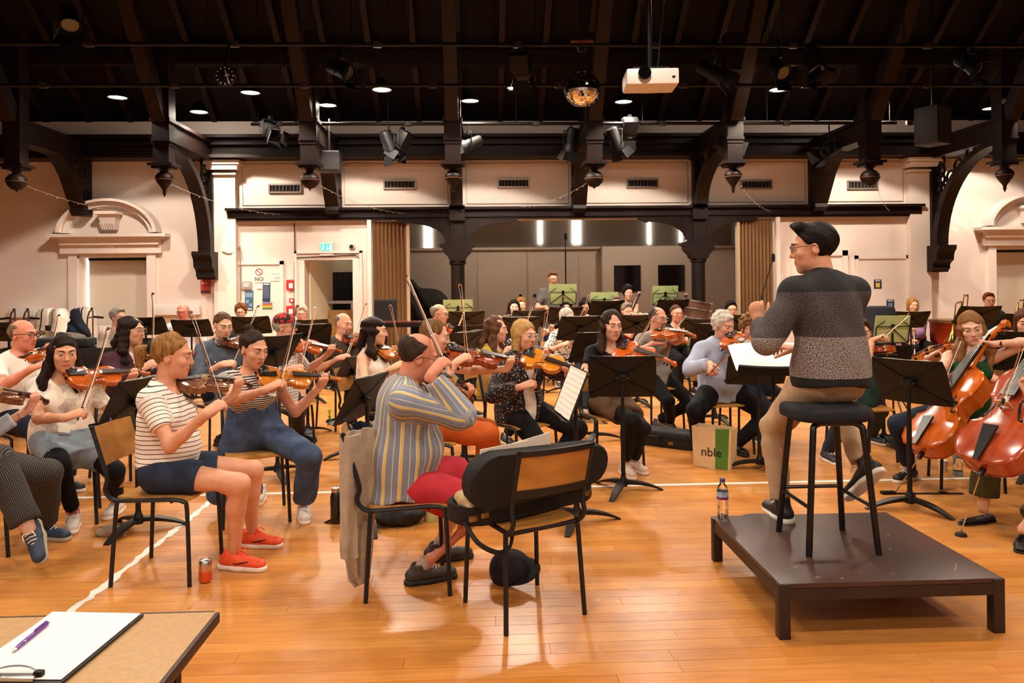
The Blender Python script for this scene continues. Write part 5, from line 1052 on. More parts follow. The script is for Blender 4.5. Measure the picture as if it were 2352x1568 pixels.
G_LACE = attr_mat('white_lace', lambda t, u, v, a: noisep(t, a, 90, 0.6, 'F1E6DE', 'DCC6BC'))
G_SKETCH = attr_mat('cream_sketch_print', lambda t, u, v, a: mixc(t, mth(t, 'MULTIPLY', mth(t, 'GREATER_THAN', _nz(t, a, 12), 0.52), stripe(t, _nz(t, a, 55), 0.045, 0.35)), 'EADCCB', '6E6068'))
G_DOTS = attr_mat('black_white_dots', lambda t, u, v, a: mixc(t, mth(t, 'MULTIPLY', stripe(t, u, 0.011, 0.28), stripe(t, v, 0.011, 0.28)), '141214', 'B9A99A'))
G_DENIM = cloth('3C4A60', 0.45); G_DENIML = cloth('8C99A6', 0.35); G_DENIMD = cloth('232C3E', 0.3); G_JEANB = cloth('4C5E7E', 0.45)
G_MARL = attr_mat('sweater_bands', lambda t, u, v, a: None) if False else None
def _sweater(t, u, v, a):
    n = nd(t, 'ShaderNodeTexNoise'); n.inputs['Scale'].default_value = 170; n.inputs['Detail'].default_value = 2; t.links.new(a, n.inputs['Vector'])
    n2 = mth(t, 'MULTIPLY', mth(t, 'SUBTRACT', n.outputs['Fac'], 0.36), 3.2); lt = mixc(t, n2, '3A3234', 'B3A8A4'); md = mixc(t, n2, '1C181B', '5C5455')
    s_ = nd(t, 'ShaderNodeSeparateXYZ'); tc = nd(t, 'ShaderNodeTexCoord'); t.links.new(tc.outputs['Object'], s_.inputs[0]); z = s_.outputs[2]
    c = mixc(t, mth(t, 'GREATER_THAN', z, 1.262), lt, md); c = mixc(t, mth(t, 'GREATER_THAN', z, 1.483), c, '141115'); return mixc(t, mth(t, 'LESS_THAN', z, 1.062), c, '0E0D0F')
G_SWEAT = attr_mat('banded_sweater', _sweater, bump=0.6, bscale=220)
G_CAPP = attr_mat('red_black_check_cap', lambda t, u, v, a: noisep(t, a, 22, 0.5, '161012', 'C0241C', 0))
def B_(c): return cloth(c)
BLK = cloth('131215', 0.25); NAVY = cloth('1C2233', 0.3)
def sh(c='2A2A2A', s_='D8D4CC', k='sneaker'): return (k, c, s_)
CHL = 'wooden stacking chair under '
def bowl(x): return 'violin bow in the hand of '+x
def vln(x, c='violin'): return c+' played by '+x
def dmean(p): return p
# ---- front, left to right
w1 = 'woman with blonde ponytail in black and white striped top and denim shorts'
V = hold_fiddle(0, (402, 884, 4.18), (580, 884), 1, (0.05, -0.45, 0.9), var_=V_DULL, label=vln('woman in white striped top')); b = hold_bow((514, 932, 3.92), (442, 714), 1, (1, 0.3, 0), bowl('woman in white striped top'))
BW1 = person(w1, (398, 817, 4.15), (97, 10, 4), 86, hair=('ponytail', 1), haircol='AC7F48', haircol2='6E4A26', skin='DFA182', fem=True, w=1.05, belly=0.035, bust=0.95, lean=(0.06, 0), top=dict(mat=G_STRIPE, sleeve=0.62, hem=0.03, scoop=0.02, wob=0.003, name='striped_top'), legs=dict(kind='shorts', mat=cloth('2F3A50', 0.4), end=0.50, loose=0.012, name='denim_shorts'), feet=[(552, 1306, 75), (592, 1255, 80)], shoes=sh('F25A2E', 'EFE6DE'), rh=b, lh=('neck', V), re=(0.25, 0.1, -1), seatobj=CHL+'the woman with striped top and orange trainers')
_sw = MB()
for s_ in (-1, 1): _sw.tube(smooth_path([(s_*0.0385, 0.006, 0.062), (s_*0.041, 0.020, 0.043), (s_*0.043, 0.045, 0.042), (s_*0.038, 0.105, 0.056)], 5), [0.003]*3+[0.0055]*6+[0.004]*4+[0.0025]*3, 6, flat=((1, 0, 0), 0.6))
_sw = _sw.mesh('tick_mark', mat('tick_black', '1A1414', 0.5), 60)
for c_ in list(BW1['obj'].children):
    if c_.name.startswith('shoe'): link_mesh('tick_mark', _sw, c_)
w2 = 'young woman with hair bun in fine striped crop top and wide blue jeans'
V = hold_fiddle(0, (592, 868, 4.95), (784, 872), 1, (0.15, -0.62, 0.75), var_=V_AMBER, label=vln('young woman in blue jeans')); b = hold_bow((646, 884, 4.72), (688, 701), 1, (1, 0, 0), bowl('young woman in blue jeans'))
BJ = person(w2, (583, 803, 5.05), (52, 16, 0), 20, hair=('bun',), haircol='3A2418', skin='DBA080', fem=True, w=1.08, bust=1.0, lean=(0.10, 0), top=dict(mat=G_STRIPE2, sleeve=0.35, length=0.0, hem=0.10, scoop=0.0, neck=0.06, name='striped_top'), legs=dict(kind='long', mat=G_JEANB, loose=0.022, flare=0.016, end=0.88, rise=0.17, name='jeans'), feet=[(596, 1150, 10), (699, 1190, 15)], knees=[(0.45, 0.75, 0.6), (0.25, 0.75, 0.6)], shoes=sh('E8E0D8', 'F0EAE2'), rh=b, lh=('neck', V), re=(0.7, 0.2, -0.7), seatobj=CHL+'the young woman in blue jeans')
w3 = 'woman with long dark curls in cream printed tee and pale denim skirt'
V = hold_fiddle(0, (152, 868, 4.98), (345, 858), 1, (0.1, -0.72, 0.62), var_=V_ORANGE, label=vln('woman in pale denim skirt')); b = hold_bow((189, 952, 4.75), (254, 752), 1, (1, 0, 0), bowl('woman in pale denim skirt'))
BS = person(w3, (147, 813, 5.05), (38, 6, 0), 24, hair=('long', 0.40), haircol='2A1A14', skin='D79A78', fem=True, w=1.08, bust=1.0, lean=(0.08, -0.02), top=dict(mat=G_SKETCH, sleeve=0.6, length=0.02, scoop=0.012, name='printed_tee'), legs=[dict(kind='skirt', mat=G_DENIML, end=0.72, loose=0.014, name='denim_skirt'), dict(kind='tights', mat=cloth('0F0E10', 0.2), loose=0.004, end=0.86, name='tights')], feet=[(168, 1212, 25), (264, 1180, 5)], knees=[(0.05, 0.75, 0.7), (-0.05, 0.75, 0.7)], shoes=sh('E4D8CA', 'EDE4DA'), socks=(cloth('C9607A'), 0.24), rh=b, lh=('neck', V), re=(0.6, 0.1, -0.8), seatobj=CHL+'the woman in pale denim skirt')
V = hold_fiddle(0, (58, 828, 5.85), (128, 800), 1, (0.0, -0.75, 0.6), var_=V_ORANGE, label=vln('bald man in white tee')); b = hold_bow((108, 838, 5.6), (140, 722), 1, (1, 0, 0), bowl('bald man in white tee'))
person('bald man with dark rectangular glasses in plain white tee', (54, 770, 5.9), (80, 4, 0), 62, hair=('bald',), haircol='8C7660', skin='DE8F74', w=1.12, lean=(0.06, 0), top=dict(mat=cloth('ECE4DA', 0.06), sleeve=0.7, length=0.05, scoop=0.012), legs=dict(kind='long', mat=NAVY, loose=0.015), glasses=('151518', 0.0026), rh=b, lh=('neck', V), seatobj=CHL+'the bald man in white tee')
V = hold_fiddle(0, (322, 815, 6.3), (395, 830), 1, (0.2, -0.6, 0.7), var_=V_BROWN, label=vln('long-haired man in maroon shirt')); b = hold_bow((352, 838, 6.0), (355, 672), 1, (1, 0, 0), bowl('long-haired man in maroon shirt'))
person('person with very long dark wavy hair, round glasses and open maroon shirt', (303, 760, 6.35), (80, 4, 0), 70, hair=('long', 0.46, 0.072), haircol='2A1B15', skin='D9A284', w=0.98, lean=(0.06, 0), inner=dict(mat=cloth('E8DFD6', 0.05), sleeve=0.4, length=0.04), top=dict(mat=cloth('4A2A34', 0.3), sleeve=1.9, length=0.06, open=0.05), legs=dict(kind='long', mat=cloth('3A3638'), loose=0.015), glasses=('B0A890', 0.0018), rh=b, lh=('neck', V), seatobj=CHL+'the long-haired player in maroon shirt')
V = hold_fiddle(0, (521, 790, 7.0), (592, 778), 1, (0.1, -0.6, 0.75), var_=V_BROWN, label=vln('player in grey denim shirt')); b = hold_bow((533, 838, 6.85), (597, 702), 1, (1, 0, 0), bowl('player in grey denim shirt'))
BP = person('young person with low blond-brown ponytail in grey chambray shirt', (513, 748, 7.1), (38, 16, 0), 40, hair=('tail',), haircol='6E4E32', skin='E2B092', w=0.98, lean=(0.06, 0), top=dict(mat=cloth('5C6674', 0.35), sleeve=1.6, length=0.06, scoop=0.02), collar=cloth('5C6674', 0.35), legs=dict(kind='shorts', mat=NAVY, end=0.95, loose=0.02), feet=[(540, 1010, 60), (515, 1025, 60)], socks=(BLK, 0.25), shoes=sh('151515', '222222'), rh=b, lh=('neck', V), seatobj=CHL+'the player in grey chambray shirt')
V = hold_fiddle(0, (660, 786, 6.95), (786, 808), 1, (0.1, -0.65, 0.72), var_=V_ORANGE, label=vln('old man in tartan cap')); b = hold_bow((691, 848, 6.7), (727, 705), 1, (1, 0, 0), bowl('old man in tartan cap'), True)
person('elderly man in red and black checked cap and checked shirt', (655, 752, 7.0), (88, 0, 0), 72, hair=('bald',), haircol='B9AEA2', skin='D49A7C', w=1.05, lean=(0.06, 0), top=dict(mat=G_CHECK, sleeve=0.9, length=0.06), collar=G_CHECK, legs=dict(kind='long', mat=cloth('2A2C36'), loose=0.02), feet=[(712, 1002, 70), (705, 975, 75)], shoes=sh('141414', '0F0F0F', 'leather'), cap=G_CAPP, glasses=('5A5048', 0.0016), rh=b, lh=('neck', V), seatobj=CHL+'the elderly man in checked cap')
V = hold_fiddle(0, (800, 785, 8.2), (850, 768), 1, (0.05, -0.7, 0.6), D=VIOLA, var_=V_RED, name='viola', label=vln('bald man in brown henley', 'viola')); b = hold_bow((797, 822, 8.0), (844, 697), 1, (1, 0, 0), bowl('bald man in brown henley'), True)
person('bald man with short grey beard in dark brown henley', (790, 745, 8.3), (52, 8, 0), 40, hair=('bald',), haircol='8C8074', skin='DDA284', w=1.08, lean=(0.07, 0), beard=('A09890', 'goatee'), top=dict(mat=cloth('4A4034', 0.3), sleeve=0.95, length=0.05, scoop=0.02), legs=dict(kind='long', mat=BLK, loose=0.015), rh=b, lh=('neck', V), seatobj=CHL+'the bald man in brown henley')
V = hold_fiddle(0, (868, 806, 6.65), (968, 812), 1, (0.1, -0.62, 0.72), var_=V_AMBER, label=vln('woman in white lace top')); b = hold_bow((926, 838, 6.4), (899, 699), 1, (1, 0, 0), bowl('woman in white lace top'), True)
person('woman with shoulder-length dark hair in sleeveless white lace top', (862, 761, 6.7), (88, 6, 0), 70, hair=('long', 0.28), haircol='2B1C16', skin='E0AC8C', fem=True, lean=(0.05, 0.02), bust=0.95, top=dict(mat=G_LACE, sleeve=0.0, length=0.03, strap=1, scoop=0.015, name='lace_top'), legs=dict(kind='long', mat=G_DENIM, loose=0.012), rh=b, lh=('neck', V), re=(0.5, 0.5, -0.5), seatobj=CHL+'the woman in white lace top')
V = hold_fiddle(0, (1000, 872, 3.92), (1083, 912), 1, (0.35, -0.4, 0.8), D=VIOLA, var_=V_BROWN, name='viola', label=vln('man in blue and yellow striped shirt', 'viola')); b = hold_bow((1024, 836, 3.78), (935, 632), 1, (0.9, 0.3, -0.3), bowl('man in blue and yellow striped shirt'))
person('balding man seen from behind in blue-grey shirt with yellow stripes', (962, 820, 3.95), (108, 18, 5), 98, hair=('bald',), haircol='4A382C', skin='D88E72', w=1.06, lean=(0.10, 0.02), belly=0.03, top=dict(mat=G_OLD, sleeve=1.92, length=0.15, loose=0.016, hemw=0.025, wob=0.006, wsc=18, name='striped_shirt'), collar=G_OLD, legs=dict(kind='shorts', mat=cloth('C23440'), end=0.85, loose=0.02, name='red_shorts'), feet=[(985, 1335, 110), (1025, 1285, 100)], knees=[(0.1, 0.75, 0.7), (0.1, 0.75, 0.7)], shoes=sh('3A3430', '1C1A18'), socks=(cloth('B9A99A'), 0.10), glasses=('5A2A20', 0.0022), rh=b, lh=('neck', V), re=(0.15, 0.8, -0.6), seatobj=CHL+'the man in blue and yellow striped shirt')
V = hold_fiddle(0, (1030, 812, 5.35), (1208, 838), 1, (0.05, -0.5, 0.85), D=VIOLA, var_=V_RED, name='viola', label=vln('girl in orange trousers', 'viola')); b = hold_bow((1076, 822, 5.15), (1060, 652), 1, (1, 0, 0), bowl('girl in orange trousers'), True)
person('girl with tied-back light brown hair and bright orange trousers', (1000, 773, 5.45), (92, 12, 0), 78, hair=('tail',), haircol='8A6238', skin='E2AC8E', fem=True, lean=(0.05, 0), bust=0.8, top=dict(mat=G_LACE, sleeve=0.5, length=0.05, scoop=0.012), legs=dict(kind='long', mat=cloth('C05A24', 0.25), loose=0.026, end=0.9, rise=0.15, name='orange_trousers'), feet=[(1120, 1140, 80), (1155, 1110, 80)], shoes=sh('2A2422', '1A1A1A'), rh=b, lh=('neck', V), re=(0.4, 0.6, -0.2), seatobj=CHL+'the girl in orange trousers')
V = hold_fiddle(0, (1203, 818, 5.85), (1352, 860), -1, (0.1, -0.74, 0.62), var_=varnish('varnish_golden', 'D98A1E', 'C0701A'), label=vln('blonde woman in black floral cardigan')); b = hold_bow((1226, 884, 5.65), (1259, 716), 1, (1, 0, 0), bowl('blonde woman in black floral cardigan'), True)
person('blonde woman with glasses and hairband in black floral cardigan', (1205, 771, 6.0), (42, 6, 0), 34, hair=('bob', 0.115), haircol='C9A064', haircol2='9C7440', skin='DFA488', fem=True, w=1.08, bust=1.0, lean=(0.08, 0), inner=dict(mat=cloth('E8E0D6', 0.05), sleeve=0, length=0.02), top=dict(mat=G_FLORAL, sleeve=1.85, length=0.14, open=0.045, loose=0.014, name='floral_cardigan'), legs=dict(kind='long', mat=BLK, loose=0.014, end=0.85), feet=[(1216, 1100, 10), (1266, 1096, 15)], knees=[(0.3, 0.75, 0.6), (0.3, 0.75, 0.6)], shoes=sh('141214', '0E0E0E', 'flat'), glasses=('C8C0C0', 0.0018), rh=b, lh=('neck', V), re=(0.7, 0.1, -0.8), seatobj=CHL+'the blonde woman in floral cardigan')
V = hold_fiddle(0, (1165, 797, 7.3), (1274, 808), 1, (0.1, -0.6, 0.7), var_=V_BROWN, label=vln('woman in yellow patterned top')); b = hold_bow((1189, 800, 7.15), (1224, 704), 1, (1, 0, 0), bowl('woman in yellow patterned top'), True)
person('woman with long brown hair in mustard patterned top', (1141, 757, 7.4), (76, 4, 0), 66, hair=('long', 0.30), haircol='6E4630', skin='E0A890', fem=True, lean=(0.05, 0), top=dict(mat=cloth('B49A3C', 0.4), sleeve=0.5, length=0.06, scoop=0.02), legs=dict(kind='long', mat=BLK), feet=[(1165, 1020, 20), (1200, 1000, 20)], rh=b, lh=('neck', V), seatobj=CHL+'the woman in mustard top')
V = hold_fiddle(0, (1028, 756, 8.95), (1098, 775), 1, (0.1, -0.65, 0.7), var_=V_ORANGE, label=vln('bald man behind the girl in orange')); b = hold_bow((1036, 790, 8.75), (1068, 718), 1, (1, 0, 0), bowl('bald man behind the girl in orange'), True)
person('bald man with thin glasses partly hidden behind the girl in orange', (1010, 722, 9.0), (72, 8, 0), 60, hair=('bald',), haircol='A08C78', skin='DFA284', w=1.05, top=dict(mat=cloth('6A6E74'), sleeve=0.6, length=0.05), legs=dict(kind='long', mat=NAVY), glasses=('4A4440', 0.0018), rh=b, lh=('neck', V))
V = hold_fiddle(0, (1298, 776, 9.1), (1366, 762), -1, (0.15, -0.7, 0.65), var_=V_RED, label=vln('grey-haired woman in leaf print')); b = hold_bow((1306, 790, 8.9), (1356, 678), 1, (1, 0, 0), bowl('grey-haired woman in leaf print'), True)
person('woman with short silver bob and dark glasses in leaf print blouse', (1303, 731, 9.3), (25, 6, 0), 28, hair=('bob', 0.045), haircol='C9C2B8', haircol2='9A938A', skin='E2B49C', fem=True, w=1.08, top=dict(mat=G_LEAF, sleeve=1.2, length=0.06, scoop=0.015, name='leaf_print_blouse'), legs=dict(kind='long', mat=NAVY), feet=[(1375, 975, 10), (1390, 985, 10)], glasses=('201A1A', 0.0034), rh=b, lh=('neck', V), re=(0.7, 0.1, -0.6), seatobj=CHL+'the woman with silver bob')
V = hold_fiddle(0, (1420, 803, 6.12), (1553, 836), -1, (0.05, -0.82, 0.5), D=VIOLA, var_=varnish('varnish_bright', 'D4601A', 'BE4A12'), name='viola', label=vln('young woman in black tee', 'viola')); b = hold_bow((1428, 848, 5.95), (1512, 713), 1, (1, 0, 0), bowl('young woman in black tee'), True)
person('young woman with shoulder-length brown hair in black tee and tights', (1405, 748, 6.3), (16, 8, 0), 12, hair=('long', 0.27), haircol='3A241A', skin='DCA488', fem=True, bust=0.95, lean=(0.07, 0), top=dict(mat=BLK, sleeve=0.6, length=0.03, scoop=0.03, name='black_tee'), legs=[dict(kind='skirt', mat=cloth('6A5038', 0.3), end=0.62, loose=0.014, name='brown_skirt'), dict(kind='tights', mat=cloth('17120F', 0.3), loose=0.004, end=0.9, name='tights')], feet=[(1440, 1092, 10), (1462, 1082, 20)], knees=[(-0.1, 0.75, 0.7), (-0.1, 0.75, 0.7)], shoes=sh('E3C9B4', 'E8DCCE'), rh=b, lh=('neck', V), re=(0.8, 0.0, -0.6), seatobj=CHL+'the young woman in black tee')
V = hold_fiddle(0, (1506, 766, 7.85), (1598, 772), -1, (0.1, -0.72, 0.62), D=VIOLA, var_=V_ORANGE, name='viola', label=vln('man in grey tee', 'viola')); b = hold_bow((1524, 790, 7.7), (1577, 725), 1, (1, 0, 0), bowl('man in grey tee'), True)
person('man with cropped grey hair and glasses in grey tee, legs crossed', (1512, 732, 8.0), (35, 8, 0), 22, hair=('receding',), haircol='4A4038', skin='D79A80', beard=('6A6058', 'goatee'), lean=(0.08, 0), top=dict(mat=cloth('8C8680', 0.2), sleeve=0.6, length=0.05), legs=dict(kind='long', mat=BLK, loose=0.012), feet=[(1542, 988, 0), (1518, 985, 30)], knees=[(0.5, 0.7, 0.6), (0.5, 0.7, 0.6)], shoes=sh('4A3A30', '2A2018', 'leather'), glasses=('8A8680', 0.0018), rh=b, lh=('neck', V), re=(0.8, 0.0, -0.5), seatobj=CHL+'the man in grey tee')
V = hold_fiddle(0, (1668, 778, 6.75), (1770, 815), -1, (-0.15, -0.75, 0.6), D=VIOLA, var_=V_ORANGE, name='viola', label=vln('white-haired man in pale blue shirt', 'viola')); b = hold_bow((1632, 856, 6.45), (1752, 742), -1, (0.5, 0.5, 0), bowl('white-haired man in pale blue shirt'), True)
person('white-haired man in pale blue shirt and black trousers', (1662, 750, 6.9), (28, 10, 0), 12, hair=('fluffy', 0.013), haircol='E4DCD0', haircol2='B9B0A4', skin='DA9C80', w=1.14, belly=0.03, lean=(0.08, 0), top=dict(mat=cloth('A3ABC2', 0.12), sleeve=1.9, length=0.08, loose=0.012, wob=0.005, name='blue_shirt'), collar=cloth('A3ABC2', 0.12), legs=dict(kind='long', mat=BLK, loose=0.02), feet=[(1606, 1046, -5), (1694, 1042, 15)], knees=[(0.6, 0.7, 0.5), (0.6, 0.7, 0.5)], shoes=sh('121212', '0C0C0C', 'leather'), rh=b, lh=('neck', V), re=(0.8, 0.0, -0.6), seatobj=CHL+'the white-haired man')
V = hold_fiddle(0, (1720, 795, 7.2), (1800, 800), -1, (0.0, -0.75, 0.6), var_=V_RED, label=vln('woman with ginger curls')); b = hold_bow((1716, 812, 7.0), (1752, 722), 1, (1, 0, 0), bowl('woman with ginger curls'))
person('woman with short ginger curls and glasses beside the conductor hand', (1722, 754, 7.3), (15, 12, 0), 8, hair=('curly', 0.020), haircol='8E6238', skin='D79A80', fem=True, top=dict(mat=NAVY, sleeve=1.5, length=0.06), legs=dict(kind='long', mat=NAVY, loose=0.02), feet=[(1735, 1012, 0), (1778, 1008, 10)], glasses=('6A5A4A', 0.0018), rh=b, lh=('neck', V), seatobj=CHL+'the woman with ginger curls')
# ---- the conductor, perched on a stool on the platform
Hcon = W(1866, 571, 3.92)
lhand = W(1738, 706, 4.05); rhand = W(1800, 800, 4.35)
BC = person('conductor with dark quiff in banded grey sweater and beige chinos on stool', (1866, 571, 3.92), (-112, 8, 0), -172, hair=('quiff',), haircol='1A120E', skin='DDA080', w=1.04, seat=0.925, twist=8, pel=(1.76, 3.78, 1.03), s=1.03, top=dict(mat=G_SWEAT, sleeve=1.75, length=0.10, hem=-0.025, loose=0.014, hemw=0.016, neck=0.062, wob=0.005, wsc=16, name='sweater'), legs=dict(kind='long', mat=cloth('C2A484', 0.15), loose=0.012, end=0.92, wob=0.005, wsc=34, name='chinos'), feet=[(np.array(W(1984, 1072, 4.02)), -165, np.array((-0.35, 0.62, -0.70))), (np.array((1.63, 4.12, 0.325)), -178, np.array((-0.1, 0.99, 0.0)))], knees=[(0.25, 0.8, 0.3), (0.2, 0.9, 0.3)], shoes=('hightop', '141215', 'E6DFD6'), glasses=('3A3430', 0.0018), beard=None, lh=('at', lhand, np.array((-0.15, 0.15, 0.95)), np.array((0.5, 0.8, 0)), (55, 60, 40)), rh=('at', rhand, np.array((-0.5, 0.8, 0.1)), np.array((0, 0, -1.)), (25, 35, 20)), le=('pt', W(1730, 850, 3.70)), re=(0.7, 0.2, -0.9), collar=None)
# ---- cellists on the other side
def cello_(low, top_px, sign, normal, var_, label, endpin):
    c = np.asarray(W(*low)); e = aim(c, top_px[0], top_px[1], CELLO['len'], sign) if not isinstance(top_px, np.ndarray) else c+nrm(top_px)*CELLO['len']; t, X, Y, Z = fiddle(CELLO, 'cello', c, e-c, normal, var_, label, 'cello', 'cellos', chinrest=False)
    MB().cyl((0, 0, 0), (0, -0.05, 0), 0.018).build('endpin_collar', M_EBONY, t); pin = np.asarray(endpin)-c; loc = np.array((pin@X, pin@Y, pin@Z)); MB().cyl((0, -0.04, 0), loc, 0.005, 0.004).build('endpin', M_STEEL, t)
    return dict(o=c, X=X, Y=Y, Z=Z, D=CELLO, obj=t)
ep = FL(2057, 1130); K1 = cello_((2118, 1040, 5.42), (2318, 742), 1, (-0.96, -0.22, 0.2), varnish('varnish_cello', 'CB6418', 'B04E0E'), 'orange cello held by the woman in green top', ep)
b = hold_bow((2150, 925, 5.2), (2198, 806), 1, (1, 0.2, 0), 'cello bow of the woman in green top', L=0.6)
G1 = K1['o']+K1['Y']*(CELLO['neckpos']-0.05)+K1['Z']*(CELLO['zt']+0.02)
person('smiling woman with long light brown hair in green strap top playing cello', (2232, 755, 5.72), (-28, 12, 10), -20, hair=('long', 0.36), haircol='9C6E42', haircol2='6E4A2A', skin='E2AE94', fem=True, bust=0.9, lean=(0.03, -0.05), top=dict(mat=cloth('1E4A2A', 0.3), sleeve=0, strap=1, length=0.03, scoop=0.045, name='green_top'), legs=dict(kind='long', mat=cloth('1D2738', 0.3), loose=0.022, end=0.86, name='jeans'), feet=[(2082, 1103, -60), (2250, 1075, -30)], knees=[(0.9, 0.6, 0.4), (0.9, 0.6, 0.4)], shoes=('hightop', '1A1618', 'E6DACC'), rh=b, lh=('at', G1, nrm(np.array((-0.75, 0.1, 0.2))), np.array((-0.2, -0.1, -1.)), (50, 60, 40)), le=(1, 0.1, 0.1), re=(0.6, 0.2, -0.7), seatobj=CHL+'the woman in green top')
ep2 = FL(2205, 1228); K2 = cello_((2258, 1078, 4.5), K1['Y']*1.0+np.array((0.0, 0.05, 0.02)), 1, (-0.92, -0.35, 0.2), varnish('varnish_cello_red', 'B4502A', '96381C'), 'reddish cello at the edge with round floor stop', ep2)
MB_ = tag(MB().lathe([(0.0, 0.018), (0.025, 0.018), (0.032, 0.010), (0.034, 0.0)], FL(2207, 1230), 18).build('endpin_stop', mat('black_rubber', '0E0E0E', 0.8)), 'round black rubber endpin stop under the reddish cello', 'endpin stop')
fr2 = W(2306, 925, 4.28); tp2 = W(2362, 770, 4.9); bow(fr2-nrm(tp2-fr2)*0.02, tp2, (1, 0.3, 0), 'pale cello bow at the edge of the picture', True)
G2 = K2['o']+K2['Y']*(CELLO['neckpos']-0.05)+K2['Z']*(CELLO['zt']+0.02)
person('cellist at the picture edge in olive trousers and black ballet flats', (np.array(W(2470, 770, 4.75)),), (-60, 10, 0), -45, hair=('bob', 0.1), haircol='4A3020', skin='E0A88C', fem=True, lean=(0.03, 0), top=dict(mat=cloth('3A3A3E'), sleeve=0.5, length=0.05), legs=dict(kind='long', mat=cloth('4A4420', 0.35), loose=0.03, flare=0.02, end=0.8, name='olive_trousers'), feet=[(2248, 1200, -75), (2345, 1255, -40)], knees=[(0.9, 0.6, 0.4), (0.9, 0.6, 0.4)], shoes=('flat', '121012', '0C0A0A'), rh=('bow', fr2, tp2), lh=('at', G2, nrm(np.array((-0.75, 0.1, 0.2))), np.array((-0.2, -0.1, -1.)), (50, 60, 40)), le=(1, 0.1, 0.1), seatobj=CHL+'the cellist at the picture edge')
person('cellist with reddish-brown hair and olive tee cut by the picture edge', (2356, 742, 6.6), (-30, 10, 0), -20, hair=('bob', 0.08), haircol='6A3A24', skin='E0A88C', fem=True, top=dict(mat=cloth('5C5A44', 0.2), sleeve=0.6, length=0.05), legs=dict(kind='long', mat=BLK), seatobj='wooden stacking chair under the cellist in olive tee')
V = hold_fiddle(0, (2170, 800, 7.0), (2090, 830), 1, (-0.2, -0.6, 0.7), D=VIOLA, var_=V_ORANGE, name='viola', label='viola of the player hidden behind the green-top cellist'); b = hold_bow((2128, 815, 6.75), (2200, 786), 1, (0, 0, -1), 'bow of the player hidden behind the green-top cellist')
person('player mostly hidden behind the cellist in green top', (2222, 762, 7.2), (-30, 6, 0), -40, hair=('short',), haircol='3A2A20', skin='E0AA8E', top=dict(mat=BLK, sleeve=0.5, length=0.05), legs=dict(kind='long', mat=NAVY), rh=b, lh=None, seatobj='wooden stacking chair under the hidden player')
V = hold_fiddle(0, (2030, 800, 6.5), (1990, 830), 1, (-0.2, -0.6, 0.7), D=VIOLA, var_=V_ORANGE, name='viola', label='viola peeking out behind the conductor back'); b = hold_bow((2030, 775, 6.4), (2088, 724), 1, (0, 0, -1), 'blurred bow rising behind the conductor back', True)
person('player hidden behind the conductor with only knees and arm showing', (1978, 765, 6.6), (-20, 6, 0), 5, hair=('short',), haircol='4A3A2C', skin='DDA486', lean=(0.05, 0), top=dict(mat=cloth('27423A'), sleeve=0.6, length=0.05), legs=dict(kind='long', mat=cloth('2C3648'), loose=0.018), feet=[(1905, 1060, 0), (2010, 1010, 10)], shoes=sh('2A3040', 'D8D0C4'), rh=b, lh=('neck', V), seatobj='wooden stacking chair under the player behind conductor')
# ---- the player cut by the frame on the near side: crossed legs, dotted trousers
Vc = W(-75, 905, 4.3); Ve = aim(Vc, 112, 922, VIOLIN['len'], 1); t_, X_, Y_, Z_ = fiddle(VIOLIN, 'violin', Vc, Ve-Vc, (0.1, -0.5, 0.8), V_BROWN, 'violin whose scroll enters at the picture edge', 'violin', 'violins and violas being played'); V = dict(o=Vc, X=X_, Y=Y_, Z=Z_, D=VIOLIN)
person('player cut by the picture edge in dotted trousers and blue trainers', (np.array(W(-120, 830, 4.3)),), (70, 6, 0), 62, hair=('bob', 0.06), haircol='B0A89C', skin='DFA088', fem=True, lean=(0.04, 0), top=dict(mat=cloth('C4CAD6', 0.2), sleeve=1.6, length=0.05), legs=dict(kind='long', mat=G_DOTS, loose=0.028, flare=0.012, end=0.9, name='dotted_trousers'), feet=[(np.array(W(66, 1215, 4.12)), 60, np.array((0.45, -0.55, -0.6))), (112, 1238, 75)], knees=[(-0.3, 0.8, 0.5), (0.2, 0.75, 0.6)], shoes=sh('2C3E58', 'A9A48C'), socks=(cloth('E0B4A4'), 0.12), lh=('neck', V), seatobj='wooden stacking chair under the player in dotted trousers')
# ---- wind, brass and percussion at the back
def name_tag(B, px_, py_):
    q = B['C']+B['fwd']*0.16; p = W(px_, py_, float((q-CAM)@Fv)); Z = nrm(B['fwd']*0.95+np.array((0, 0, 0.3))); X = nrm(np.cross((0, 0, 1.), Z)); Y = np.cross(Z, X); o = MB().box((0, 0, 0), (0.07, 0.042, 0.002), np.stack([nrm(X*0.97-Y*0.25), nrm(Y*0.97+X*0.25), Z], 1)).build('name_tag', M_PAPER, B['obj'], smooth=0, loc=p-B['org'])
name_tag(BJ, 622, 901); name_tag(BS, 148, 985); name_tag(BP, 502, 828)
_w, _e = BC['arms']['L'][2], BC['arms']['L'][1]; _d = nrm(_w-_e); _u = nrm(np.cross(_d, (0, 0, 1.))); _v = np.cross(_d, _u); MB().tube([_w-_d*0.012+(_u*math.cos(a)+_v*math.sin(a))*0.031-BC['org'] for a in np.linspace(0, 2*PI, 15)], 0.011, 6, cap=False, flat=(_d, 1.0)).build('wristwatch', M_BLACK, BC['obj'])
def seated(label, head, yaw, **k): return person(label, head, (k.pop('fy', yaw), k.pop('pitch', 4), 0), yaw, **k)
MET = mat('silver_plate', 'D8D4CE', 0.2, metal=1.0); BRASS = mat('brass_lacquer', 'C99A4A', 0.2, metal=1.0); MAROON = mat('bassoon_maple', '3A0E0C', 0.25, coat=0.5)
